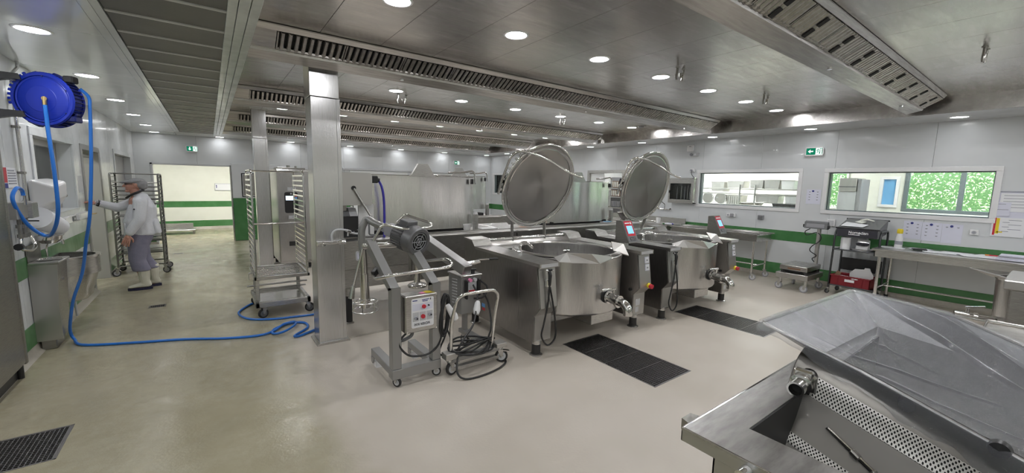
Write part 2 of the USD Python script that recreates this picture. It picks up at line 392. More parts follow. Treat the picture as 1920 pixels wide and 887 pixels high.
# raised stainless ceiling, half-metre panels
xs = [0.31] + [0.80 + 0.4955 * k for k in range(14)] + [FX]
for a, b in zip((YN, -1.60, 1.05, 3.80, 6.47, 9.00), (-1.60, 1.05, 3.80, 6.47, 9.00, 11.6)):
    tiles('steel_ceiling_panel', 0, 0, 0, 0, xs, [a, b], ZR, 'ceiling_steel')
part('raised_ceiling_side', cbox((FX, YN, ZC - .006), (FX + .03, 11.6, ZR + .02)), 'ceiling_steel', ce, smooth=False)
# right and rear perimeter
tiles('perimeter_panel', 0, 0, 0, 0, [FX + .03, XR], [YN] + list(np.arange(-3.2, YB - .6, 1.62)) + [YB], ZC, 'ceiling_grey')
tiles('perimeter_panel', 0, 0, 0, 0, [-0.555] + list(np.arange(0.15, FX, 0.75)) + [FX + .03], [11.97, 12.42, YB], ZC, 'ceiling_grey')
part('raised_ceiling_side', cbox((0.31, 11.6, ZC - .002), (FX, 11.66, ZR + .02)), 'hood_steel', ce, smooth=False)
tiles('perimeter_panel', 0, 0, 0, 0, [0.312] + list(np.arange(1.05, FX, 0.75)) + [FX], [11.66, 11.97], ZC, 'ceiling_grey')
part('roof_slab', cbox((XL - .2, YN - .2, 2.9), (11.3, 17.3, 3.05)), 'white_matt', ce, smooth=False)

# ---- downlights; those behind the camera are unseen, kept for light and reflections
ORD = ('first', 'second', 'third', 'fourth', 'fifth', 'sixth', 'seventh', 'eighth', 'ninth', 'tenth', 'eleventh')
def downlight(x, y, z, label, group, lens='lamp'):
    t = thing('downlight', label, 'ceiling light', (x, y, z), 0, group)
    part('trim_ring', lathe([(0.085, 0.004), (0.085, -0.006), (0.094, -0.007), (0.103, -0.003), (0.104, 0.0), (0.085, 0.004)], 28), 'white_plastic', t)
    part('lens', lathe([(0.086, -0.002), (0.07, -0.005), (0.0, -0.006)][::-1], 24), lens, t, label='glowing round lens')
    return t
for r, y in enumerate((-2.53, 0.12, 2.80, 5.45, 8.10, 10.45)):
    row = ('', '', 'nearest seen row', 'second row', 'third row', 'last row')[r]
    for k in range(7):
        downlight(1.08 + 0.985 * k, y, ZR, f'{ORD[k]} round downlight from the left in the {row} of the steel ceiling' if r > 1 else f'{ORD[k]} round downlight from the left in the {("rear", "front")[r]} row overhead, unseen behind the camera', 'downlights in the raised steel ceiling')
for k, y in enumerate((-3.6, -2.0, -0.4, 1.2, 2.82, 4.44, 6.06, 7.68, 9.27, 10.9, 12.46)):
    downlight(-0.935, y, ZC, f'{ORD[k - 5]} round downlight in the white left ceiling strip, counted away from the camera' if k > 4 else f'{ORD[k]} round downlight of the white left strip, unseen behind the camera', 'downlights in the white left ceiling', 'lamp_edge' if k > 6 else 'lamp')
for k, x in enumerate((0.28, 1.84, 3.38, 4.91, 6.43)):
    downlight(x, 12.62, ZC, f'{ORD[k]} round downlight from the left along the back wall', 'downlights along the back wall', 'lamp_edge')
for k, y in enumerate((-3.8, -2.2, -0.6, 1.0, 2.67, 4.31, 5.95, 7.53, 9.3, 11.25, 12.5)):
    downlight(8.02, y, ZC, f'{ORD[k - 3]} round downlight above the right wall, counted from the right' if k > 2 else f'{ORD[k]} round downlight above the right wall, unseen behind the camera', 'downlights along the right wall', 'lamp_edge')

# ---- extraction beams with baffle filters
def hood_slat_mesh(m, u, n, x0):
    """One upright-leaning baffle of a filter: a folded strip running down the slope."""
    pass
S0, S1 = A([0.016, 2.764]), A([0.178, 2.674])          # the filter's slope, from (y, z) to (y, z)
def slat(y0, x, w):
    a, b = S0 + [y0, 0], S1 + [y0, 0]; n = unit([-(b - a)[1], (b - a)[0]]); n = n if n[1] < 0 else -n
    v = []
    for p in (a, b):
        for dx, dn in ((0, 0.0), (0.2 * w, 0.012), (0.8 * w, 0.012), (w, 0.0), (0.75 * w, 0.004), (0.25 * w, 0.004)):
            q = p + n * dn; v.append((x + dx, q[0], q[1]))
    f = []
    for k in range(6):
        j = (k + 1) % 6; f += [[k, k + 6, j + 6], [k, j + 6, j]]
    f += [[0, 1, 2], [0, 2, 3], [0, 3, 4], [0, 4, 5], [6, 8, 7], [6, 9, 8], [6, 10, 9], [6, 11, 10]]
    return A(v), A(f)
HOODLABEL = {1.05: 'wide steel extraction beam with louvred filters at the top right', 3.80: 'long steel extraction beam with slatted filters above the front of the near column',
             6.47: 'second steel extraction beam with slatted filters, behind the near column', 9.00: 'third steel extraction beam from the front, crossing behind the far column', 11.15: 'rearmost steel extraction beam nearest the back wall',
             -1.6: 'steel extraction beam overhead behind the camera'}
for y0, fine in ((-1.6, 0), (1.05, 2), (3.80, 2), (6.47, 2), (9.00, 1), (11.15, 1)):
    h = thing('extraction_hood', HOODLABEL[y0], 'extraction hood', (0, 0, 0), 0, 'extraction beams across the ceiling')
    x0, x1 = 0.315, 7.28
    part('top_trim', MB().prism([(y0, ZR), (y0 - .012, ZR - .004), (y0 - .012, ZR - .014), (y0 + .012, ZR - .046), (y0 + .018, ZR - .046), (y0 + .02, ZR)], 'x', x0, x1), 'hood_steel', h, smooth=False)
    back = [(y0 + .045, ZR - .002), (y0 + .19, 2.690), (y0 + .19, 2.66), (y0 + .30, 2.652), (y0 + .30, 2.64), (y0 + .36, 2.645), (y0 + .42, ZR - .002)]
    part('body', MB().prism(back, 'x', x0, x1), 'hood_steel', h, smooth=False)
    mb = MB().prism([(y0 + .176, 2.668), (y0 + .182, 2.668), (y0 + .186, 2.648), (y0 + .335, 2.615), (y0 + .342, 2.622), (y0 + .342, 2.634), (y0 + .330, 2.634), (y0 + .330, 2.63), (y0 + .19, 2.662), (y0 + .176, 2.676)], 'x', x0, x1)
    part('gutter', mb, 'hood_steel', h, smooth=False)
    xs0 = 0.50
    part('end_plate', MB().prism([(y0 + .012, 2.77), (y0 + .18, 2.672), (y0 + .18, 2.68), (y0 + .012, 2.778)], 'x', x0, xs0 - .004), 'hood_steel', h, smooth=False)
    part('end_plate', MB().prism([(y0 + .012, 2.77), (y0 + .18, 2.672), (y0 + .18, 2.70), (y0 + .05, 2.79)], 'x', x1 - .008, x1 + .004), 'hood_steel', h, smooth=False)
    if fine == 0: continue
    nmod = 13
    for k in range(nmod):
        xa = xs0 + k * 0.52
        mb = MB().beam((xa + .006, y0 + S0[0], S0[1] + .004), (xa + .006, y0 + S1[0], S1[1] + .004), .012, .02).beam((xa + .508, y0 + S0[0], S0[1] + .004), (xa + .508, y0 + S1[0], S1[1] + .004), .012, .02)
        mb.box((xa, y0 + S1[0] - .02, S1[1] - .004), (xa + .514, y0 + S1[0], S1[1] + .012))
        fpart = part('grease_filter', mb, 'slat_steel', h, smooth=False)
        if fine == 2:
            for j in range(9): part('slat', slat(y0, xa + .022 + j * .0535, .036), 'slat_steel', fpart, smooth=False)
        else:
            mb = MB()
            for j in range(9): mb.add(*slat(y0, xa + .022 + j * .0535, .036))
            part('slats', mb, 'slat_steel', fpart, smooth=False, kind='stuff')
        mb = MB()
        for px_, t in ((.12, .3), (.40, .3)):
            c = S0 * (1 - t) + S1 * t
        if y0 == 1.05:                             # dark hand slots of the near filters
            for t in (0.25, 0.75):
                c = S0 * (1 - t) + S1 * t; mb.beam((xa + .235, y0 + c[0] - .03, c[1] + .002), (xa + .235, y0 + c[0] + .03, c[1] - .031), .05, .012)
            part('hand_slot', mb, 'void', fpart, smooth=False)
    for xx in (1.6, 4.2, 6.6):
        part('button', cyl((xx, y0 + .26, 2.634), (xx, y0 + .26, 2.618), .018, 12), 'chrome', h)
    part('filter_backing', MB().prism([(y0 + .03, 2.775), (y0 + .18, 2.692), (y0 + .18, 2.70), (y0 + .03, 2.783)], 'x', x0, x1), 'void', h, smooth=False)

# ---- rooms beyond the openings
def box_room(name, x0, y0, x1, y1, h, open_, m='wall_cream'):
    r = setting(name)
    if 'w' not in open_: part('wall_panel', cbox((x0 - .05, y0, 0), (x0, y1, h)), m, r, smooth=False)
    if 'e' not in open_: part('wall_panel', cbox((x1, y0, 0), (x1 + .05, y1, h)), m, r, smooth=False)
    if 's' not in open_: part('wall_panel', cbox((x0, y0 - .05, 0), (x1, y0, h)), m, r, smooth=False)
    if 'n' not in open_: part('wall_panel', cbox((x0, y1, 0), (x1, y1 + .05, h)), m, r, smooth=False)
    part('ceiling_panel', cbox((x0, y0, h), (x1, y1, h + .04)), 'white_matt', r, smooth=False)
    return r
corr = box_room('wall_corridor', -2.4, YB + .16, 3.0, 16.3, 2.5, 's')
for zb, zt in B2:
    part('green_band', cbox((-2.4, 16.294, zb), (3.0, 16.30, zt), .002), 'green', corr, smooth=False)
part('cove_skirting', MB().prism([(16.3, 0), (16.25, 0), (16.29, .08), (16.3, .08)], 'x', -2.4, 3.0), 'cove', corr)
def added_lamp_panel(x, y, z, w, d, label, s='added_lamp_glow'):  # lamps added to brighten the rooms beyond the openings; none is seen
    t = thing('added_lamp', label, 'ceiling light', (x, y, z))
    part('frame', MB().box((-w / 2 - .02, -d / 2 - .02, -.01), (w / 2 + .02, d / 2 + .02, 0.0), .003), 'white_plastic', t)
    part('diffuser', MB().box((-w / 2, -d / 2, -.016), (w / 2, d / 2, -.011)), s, t)
added_lamp_panel(-0.6, 14.3, 2.5, .6, .6, 'added square lamp in the corridor ceiling behind the doorway')
added_lamp_panel(1.2, 14.6, 2.5, .6, .6, 'added square lamp in the corridor ceiling right of the doorway')
left = box_room('wall_left_rooms', -3.6, 5.2, XL - .16, YB, 2.5, 'e')
part('green_band', cbox((-3.594, 5.2, 0.0), (-3.60, YB, 1.1)), 'green', left, smooth=False)
part('partition', MB().box((-3.6, 8.97, 0), (XL - .16, 9.05, 2.5)), 'wall_white', left, smooth=False)
part('partition_band', MB().box((-3.6, 8.962, 0), (XL - .16, 8.97, 1.12)), 'green', left, smooth=False)
added_lamp_panel(-2.4, 7.0, 2.5, .6, .6, 'added square lamp in the room behind the left window')
added_lamp_panel(-2.3, 11.2, 2.5, .6, .6, 'added square lamp in the room behind the far left doorway')
right = box_room('wall_right_rooms', XR + .16, -1.5, 11.0, YB, 2.6, 'we', 'wall_white')
# the outer wall with its windows
cs = m3.CrossSection([[(-1.5, 0), (YB, 0), (YB, 2.6), (-1.5, 2.6)]])
for a, c, b, d in ((-0.35, 1.25, 1.97, 2.10), (2.86, 1.25, 3.32, 2.03), (2.05, 1.33, 2.33, 1.92)): cs = cs - m3.CrossSection([[(a, c), (b, c), (b, d), (a, d)]])
q = cs.to_polygons()
q.sort(key=lambda p: -abs(sum(p[i - 1][0] * p[i][1] - p[i][0] * p[i - 1][1] for i in range(len(p)))))
part('outer_wall', prism(q[0], 'x', 11.0, 11.14, q[1:]), 'wall_cream', right, smooth=False)
part('partition', MB().box((XR + .16, 5.9, 0), (11, 5.98, 2.6)), 'wall_white', right, smooth=False)
part('partition', MB().box((XR + .16, 8.7, 0), (11, 8.78, 2.6)), 'wall_white', right, smooth=False)
for x, y, n in ((10.4, 3.7, 'added square lamp near the outer wall behind the wide right window'), (10.3, 5.3, 'added square lamp at the far end of the wash room'), (9.2, 4.6, 'added square lamp above the pan shelves behind the wide right window'), (9.8, 7.3, 'added square lamp in the store behind the steel framed doorway'), (9.8, 11.6, 'added square lamp in the room behind the far right window'), (9.8, 1.2, 'added square lamp in the room with the hedge window')):
    added_lamp_panel(x, y, 2.6, .6, .6, n)

part('ground_slab', cbox((-40, -40, -.5), (60, 60, -.13)), 'cove', fl, smooth=False)
# circular brushing of the lids: the anisotropy runs round the disc, whose axis is the local normal
material('lid_steel', {'c': ('texture_coordinate', {}), 'n': ('noise_texture', dict(scale=3.0, detail=3.0)), 'cc': ('rgb_ramp', dict(ramp=[(0.3, (.40, .385, .37)), (0.7, (.47, .455, .44))])),
    'sub': ('vector_math', dict(math_type='subtract', vector2=(.86, 1.0, 1.62))), 'cr': ('vector_math', dict(math_type='cross_product', vector2=(0.0, -.94, -.34))), 'nm': ('vector_math', dict(math_type='normalize')),
    'p': ('principled_bsdf', dict(metallic=1.0, roughness=.36, anisotropic=.75))},
    [('c.object', 'n.vector'), ('n.fac', 'cc.fac'), ('cc.color', 'p.base_color'), ('c.object', 'sub.vector1'), ('sub.vector', 'cr.vector1'), ('cr.vector', 'nm.vector1'), ('nm.vector', 'p.tangent')], 'p.BSDF')
# ================================================================ tilting kettles
def plate(pts, th=0.004):
    """A thin solid plate over a planar quad or triangle."""
    p = A(pts, float); n = unit(np.cross(p[1] - p[0], p[2] - p[0])) * th / 2; k = len(p)
    v = np.vstack([p + n, p - n]); f = []
    for i in range(1, k - 1): f += [[0, i, i + 1], [k, k + i + 1, k + i]]
    for i in range(k):
        j = (i + 1) % k; f += [[i, i + k, j + k], [i, j + k, j]]
    return v, A(f)
def text(s, h, m, depth=0.0006, bold=False):
    t = meshkit.text_mesh(s, h, depth, bold); v = np.array(t.vertices) @ A(m)[:3, :3].T + A(m)[:3, 3]
    return v, np.array(t.faces)
def foot(x, y, top, parent, r=0.042):
    part('foot', lathe([(0, 0), (r * 1.5, 0), (r * 1.5, .008), (r * 1.1, .016), (r * .8, .02), (r, .025), (r, top - .02), (r * .85, top - .018), (r * .85, top), (0, top)], 24) if 0 else
         MB().lathe([(0, 0), (r * 1.5, 0), (r * 1.5, .008), (r * 1.05, .018), (0, .018)], 24, mat([1, 0, 0], [0, 1, 0], [0, 0, 1], (x, y, 0))), 'steel', parent)
    part('foot_sleeve', MB().lathe([(r * .95, .016), (r, .02), (r, top * .8), (r * .98, top * .82), (0, top * .82)], 24, mat([1, 0, 0], [0, 1, 0], [0, 0, 1], (x, y, 0))), 'rubber', parent)
    part('foot_tube', MB().cyl((x, y, top * .8), (x, y, top + .01), r * 1.02, 24), 'steel', parent)

def kettle(ox, oy, which, lean, lid_c, labels):
    t = thing('tilting_kettle', labels, 'cooking kettle', (ox, oy, 0), 0, 'tilting kettles')
    side = [(0.06, .13), (0.06, .385), (-.022, .485), (.03, .845), (.03, .875), (1.10, .888), (1.17, .965), (1.36, .975), (1.36, .13)]
    for k, x0 in enumerate((0.0, 1.47)):
        x1 = x0 + .225
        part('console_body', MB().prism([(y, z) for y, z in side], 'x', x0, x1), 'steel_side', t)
        top = [(-.02, .862), (-.02, .905), (1.125, .918), (1.185, .985), (1.36, .995), (1.36, .975), (1.17, .965), (1.10, .888), (.0, .875), (-.005, .862)]
        part('console_top', MB().prism(top, 'x', x0 - .008, x1 + .008), 'steel_h', t)
        part('top_label', MB().box((x0 + .01, -.0215, .868), (x1 - .01, -.020, .900)), 'light_grey', t)
        fr = [(.052, .14), (.052, .395), (-.030, .485), (.022, .858), (.026, .858), (-.018, .485), (.06, .392), (.06, .14)]
        part('front_panel', MB().prism(fr, 'x', x0 + .012, x1 - .012), 'steel_matt', t)
        part('side_seam', MB().box((x0 - .0015, .30, .20), (x0, .306, .85)), 'steel_dark', t)
        foot(x0 + .06, .08, .14, t); foot(x0 + .06, 1.20, .14, t)
    # vessel
    cx, cy, R = .86, .545, .615
    M0 = mat([1, 0, 0], [0, 1, 0], [0, 0, 1], (cx, cy, 0))
    part('vessel', MB().lathe([(0, .30), (R - .03, .30), (R - .01, .31), (R, .33), (R, .845), (R + .004, .86), (R + .004, .885), (R - .02, .905), (R - .065, .905), (R - .07, .885), (R - .07, .55), (R - .14, .42), (0, .38)], 96, M0), 'steel_v', t, smooth=40)
    part('vessel_rim', MB().lathe([(R - .078, .902), (R - .07, .912), (R - .03, .914), (R - .005, .905), (R - .03, .9055), (R - .065, .9055)], 96, M0), 'steel_bright', t, smooth=40)
    part('under_box', MB().box((cx - .02, .10, .135), (cx + .33, .62, .305), .006).box((cx - .45, .35, .16), (cx + .02, .9, .30), .006), 'steel', t)
    part('mixing_shaft', MB().cyl((cx, cy, .38), (cx, cy, .83), .035).cyl((cx, cy, .83), (cx, cy, .845), .055).cyl((cx, cy, .845), (cx, cy, .885), .012).beam((cx - .05, cy, .885), (cx + .05, cy, .885), .016, .014, .003).beam((cx, cy - .045, .885), (cx, cy + .045, .885), .016, .014, .003), 'steel_bright', t)
    # pouring lip of folded plates, axle, flap
    mb = MB().add(*plate([(.40, .06, .968), (.585, -.095, .962), (.68, -.125, .862), (.40, -.01, .878)])).add(*plate([(.585, -.095, .962), (.62, -.02, .95), (1.02, -.05, .885), (.68, -.125, .862)])).add(*plate([(.40, .06, .968), (.40, -.01, .878), (.34, .1, .875), (.34, .18, .91)]))
    part('pouring_lip', mb, 'steel_matt', t, smooth=False)
    part('axle', MB().cyl((cx + R - .02, .5, .76), (1.50, .5, .76), .055, 28).cyl((cx + R - .005, .5, .76), (cx + R + .03, .5, .76), .085, 28), 'steel_dark', t)
    part('axle', MB().cyl((cx - R + .02, .5, .76), (.2, .5, .76), .055, 28), 'steel_dark', t)
    mb = MB().add(*plate([(1.14, .10, .92), (1.24, .22, 1.0), (1.33, .12, .98), (1.28, .0, .87)], .012))
    part('splash_flap', mb, 'steel_matt', t, smooth=False)
    # rear ledge and tube between the consoles
    part('rear_ledge', MB().prism([(1.10, .80), (1.10, .862), (1.135, .875), (1.28, .90), (1.36, .955), (1.36, .80)], 'x', .225, 1.47), 'steel_h', t)
    part('rear_tube', MB().cyl((.2, 1.235, .955), (1.48, 1.235, .955), .023, 16), 'steel_bright', t)
    # ribbed filling tap on the left console
    pts = spline([(.14, .47, .90), (.14, .47, .99), (.14, .44, 1.035), (.14, .36, 1.045), (.14, .27, 1.005)], 10)
    rr = [.011 + .004 * (i % 2) for i in range(len(pts))]
    part('filling_tap', MB().tube(pts, rr, 12).cyl((.14, .47, .905), (.14, .47, .93), .022, 16).cyl((.10, .47, .945), (.16, .47, .945), .012, 12), 'chrome', t)
    # hand shower: black grip and hose in a loop on the left front panel
    part('spray_grip', MB().tube([(.10, -.03, .83), (.098, -.045, .80), (.10, -.04, .70)], [.016, .019, .014], 12).box((.085, -.05, .838), (.125, -.02, .856), .004), 'black', t)
    part('spray_clip', MB().box((.07, -.04, .685), (.13, -.005, .75), .006), 'chrome', t)
    part('spray_holder', MB().cyl((.06, -.03, .84), (.145, -.03, .84), .011, 12), 'chrome', t)
    hose = spline([(.10, -.04, .70), (.085, -.04, .52), (.05, -.03, .33), (.03, -.03, .22), (.10, -.035, .125), (.19, -.03, .16), (.205, -.03, .27), (.15, -.045, .50), (.115, -.03, .68)], 8)
    part('spray_hose', MB().tube(hose, .0085, 8), 'black', t)
    # drain valve
    vx, vz = cx, .49
    y0 = cy - R
    mb = MB().cyl((vx, y0 + .03, vz), (vx, y0 - .03, vz), .05, 28).cyl((vx, y0 - .028, vz), (vx, y0 - .05, vz), .062, 28).cyl((vx, y0 - .05, vz), (vx, y0 - .15, vz - .012), .05, 28).cyl((vx, y0 - .15, vz - .012), (vx, y0 - .172, vz - .014), .064, 28)
    part('drain_valve', mb, 'steel_bright', t)
    el = spline([(vx, y0 - .17, vz - .014), (vx, y0 - .235, vz - .024), (vx, y0 - .275, vz - .065), (vx, y0 - .28, vz - .125)], 6)
    part('valve_elbow', MB().tube(el, .044, 24), 'steel_bright', t)
    part('valve_handle', MB().cyl((vx, y0 - .09, vz + .04), (vx, y0 - .09, vz + .095), .012, 12).cyl((vx - .15, y0 - .07, vz + .10), (vx + .02, y0 - .095, vz + .10), .012, 12), 'chrome', t)
    part('valve_gland', MB().cyl((vx, y0 + .004, vz), (vx, y0 - .012, vz), .066, 24), 'black', t)
    # right console front: two framed keys, emergency stop, knob, plates
    def on_front(x, z, w, h, th):                      # a plate on the leaning upper front panel of the right console
        yz = lambda q: .022 + (q - .858) * (.052 / .373)
        return MB().add(*plate([(x, yz(z) - th, z), (x + w, yz(z) - th, z), (x + w, yz(z + h) - th, z + h), (x, yz(z + h) - th, z + h)], .004))
    for z in (.76, .675):
        f = part('key_frame', on_front(1.585, z - .005, .075, .072, .004), 'paper_lilac', t)
        part('key_face', on_front(1.592, z + .002, .061, .058, .0065), 'paper', f); part('key_symbol', on_front(1.610, z + .02, .025, .018, .009), 'ink_grey', f)
    e = part('stop_collar', MB().cyl((1.63, -.028, .50), (1.63, -.052, .495), .03, 20), 'yellow', t); part('stop_button', MB().cyl((1.63, -.05, .497), (1.63, -.085, .492), .026, 20), 'red', e)
    part('side_knob', MB().cyl((1.472, .09, .45), (1.450, .09, .45), .018, 16), 'black', t)
    part('rating_plate', MB().box((1.52, .0495, .255), (1.60, .052, .33)).box((1.52, .0495, .175), (1.58, .052, .235)), 'light_grey', t)
    # control head on a post
    p0 = (1.53, .27)
    part('head_post', MB().box((1.49, .23, .90), (1.57, .30, 1.02), .006), 'steel_matt', t)
    head = [(.10, .985), (.30, .985), (.30, 1.225), (.225, 1.235)]
    hd = part('control_head', MB().prism(head, 'x', 1.405, 1.585), 'steel_dark', t, smooth=False)
    a, b = A([.10, .985]), A([.225, 1.235]); nn = unit([-(b - a)[1], (b - a)[0]])
    def on_head(u0, u1, s0, s1, th):
        p, q = a + (b - a) * s0 + nn * th, a + (b - a) * s1 + nn * th
        return MB().add(*plate([(u0, *p), (u1, *p), (u1, *q), (u0, *q)], .003))
    part('bezel', on_head(1.412, 1.578, .03, .97, .002), 'grey_plastic', hd); part('red_panel', on_head(1.425, 1.565, .30, .95, .004), 'red', hd)
    part('display', on_head(1.445, 1.545, .40, .74, .006), 'screen_blue', hd, label='lit pale blue display'); part('keypad', on_head(1.45, 1.54, .10, .24, .004), 'black', hd)
    part('logo', on_head(1.437, 1.515, .83, .88, .006).add(*on_head(1.527, 1.548, .81, .90, .006).get()), 'paper', hd)
    for i in range(6): part('key', on_head(1.458 + .027 * (i % 3), 1.474 + .027 * (i % 3), .12 + .06 * (i // 3), .155 + .06 * (i // 3), .006), 'mid_grey', hd)
    # open lid
    up = unit([0, -math.sin(lean), math.cos(lean)]); nf = unit([0, -math.cos(lean), -math.sin(lean)])   # nf: the way the inner face looks
    L = mat([1, 0, 0], up, nf, A(lid_c) - A([ox, oy, 0])) 
    L[:3, 0] = np.cross(up, nf); 
    lid = part('lid', MB().lathe([(0, -.045), (.30, -.045), (.50, -.03), (.528, -.012), (.53, .006), (.52, .02), (.50, .022), (.488, .012), (.475, .012), (.465, .016), (0, .006)], 96, L), 'lid_steel', t, smooth=40)
    part('rim_bead', MB().lathe([(.515, .014), (.533, .006), (.537, .016), (.528, .027), (.515, .026), (.51, .018)], 96, L).lathe([(.463, .014), (.474, .011), (.474, .018), (.463, .020)], 96, L), 'steel_bright', lid, smooth=60)
    s = 1 if L[0, 0] > 0 else -1
    P = lambda x, v, n: (L @ A([s * x, v, n, 1]))[:3]
    hp = [P(-.535, -.12, -.05), P(-.545, .05, -.03), P(-.54, .36, .02), P(-.46, .43, .04), P(-.25, .415, .06), P(0.0, .35, .12), P(.25, .25, .20), P(.42, .22, .24)]
    part('lid_handle', MB().tube(bend(hp, .08, 7), .0145, 12), 'steel_bright', t)
    part('handle_clamp', MB().beam(P(-.52, .02, -.05), P(-.52, .10, -.05), .05, .05, .006), 'black', t)
    for k in range(9):
        an = math.radians(128 + 7.0 * k); q = P(.54 * math.cos(an), .54 * math.sin(an), -.01); q2 = P(.54 * math.cos(an + .05), .54 * math.sin(an + .05), -.01)
        part('rim_clip', MB().beam(q, q2, .018, .03, .003), 'steel', t, smooth=False)
    for x in (-.26, .26):
        part('hinge_arm', MB().beam(P(x, -.46, -.02), (cx + x * 1.0, 1.235, .93), .014, .05, .003, up=(0, 1, 0)), 'steel', t)
    part('hinge_cover', MB().add(*plate([P(-.42, -.40, -.05), P(-.28, -.52, -.05), P(.28, -.52, -.05), P(.42, -.40, -.05)], .02)), 'steel_matt', t)
    return t
k1 = kettle(2.38, 2.80, 0, math.radians(21), (3.225, 3.84, 1.60), 'near tilting kettle with open round lid, beside the mixers and their trolley')
k2 = kettle(4.385, 2.78, 1, math.radians(15), (5.23, 3.77, 1.62), 'far tilting kettle with open round lid, the one nearer the scale and right wall')
for nm, x, z, w in (('blue_sticker', 0, 0, 0),):
    part('blue_sticker', MB().box((-.0018, .90, .262), (0, .965, .302)), 'blue_label', k1, label='small blue sticker on the left side'); part('red_sticker', MB().box((-.0018, .90, .225), (0, .955, .252)), 'red', k1, label='small red sticker below the blue one')
steel('pan_lid', (0.76, 0.75, 0.735), 0.20, 0.27, (50, 50, 1.5), 4.0, 0.0, 0.05)
steel('column_steel', (0.76, 0.755, 0.765), 0.22, 0.28, (60, 60, 1.2), 5.0, 0.0, 0.05)
plain('motor_paint', (0.15, 0.15, 0.155), 0.38, .4)
plain('grey_paint', (0.33, 0.33, 0.325), 0.38, .65)
# ================================================================ steel columns
def column(x0, y0, w, label, seam, tap=False):
    t = thing('column', label, 'column', (x0, y0, 0), 0, 'steel clad columns')
    part('cladding', MB().box((0, 0, .015), (w, w, seam - .004), .003), 'column_steel', t, smooth=False)
    part('upper_sleeve', MB().box((-.006, -.006, seam), (w - .002, w + .006, ZR), .003), 'column_steel', t, smooth=False)
    part('base_plate', MB().prism([(-.03, 0), (w + .03, 0), (w + .03, .008), (w + .004, .022), (-.004, .022), (-.03, .008)], 'y', -.03, w + .03), 'steel', t, smooth=False)
    part('corner_trim', MB().box((w - .03, -.004, .022), (w + .004, .03, seam - .004), .002), 'column_steel', t, smooth=False)
    return t
column(.794, 4.24, .252, 'near square column clad in brushed stainless steel', 2.39)
column(.664, 8.55, .21, 'far square steel column behind the empty tray rack', 2.33)
# mixer tap on the near column with its hose
t = thing('wall_tap', 'chrome mixer tap with hose fixed to the near column', 'tap', (.93, 4.234, 1.015))
part('mixer_body', MB().cyl((-.11, -.035, 0), (.10, -.035, .01), .018, 16).cyl((-.08, 0, 0), (-.08, -.05, 0), .024, 16).cyl((.075, 0, .005), (.075, -.05, .005), .024, 16), 'chrome', t)
for x, z in ((-.115, 0), (.105, .01)): part('tap_handle', MB().cyl((x - .02, -.035, z), (x + .02, -.035, z), .027, 12), 'chrome', t)
part('riser', MB().tube(spline([(.0, -.04, .01), (.0, -.045, .09), (.04, -.05, .13), (.12, -.04, .125), (.16, -.01, .11)], 8), .010, 10), 'light_grey', t)
part('shower_hose', MB().tube(spline([(.16, -.01, .11), (.20, .05, .085), (.27, .10, .065), (.36, .14, .062)], 8), .011, 10), 'light_grey', t)
part('hose_union', MB().cyl((.145, -.02, .115), (.185, .02, .10), .016, 12).cyl((.16, -.01, .11), (.155, -.012, .06), .009, 10), 'chrome', t)

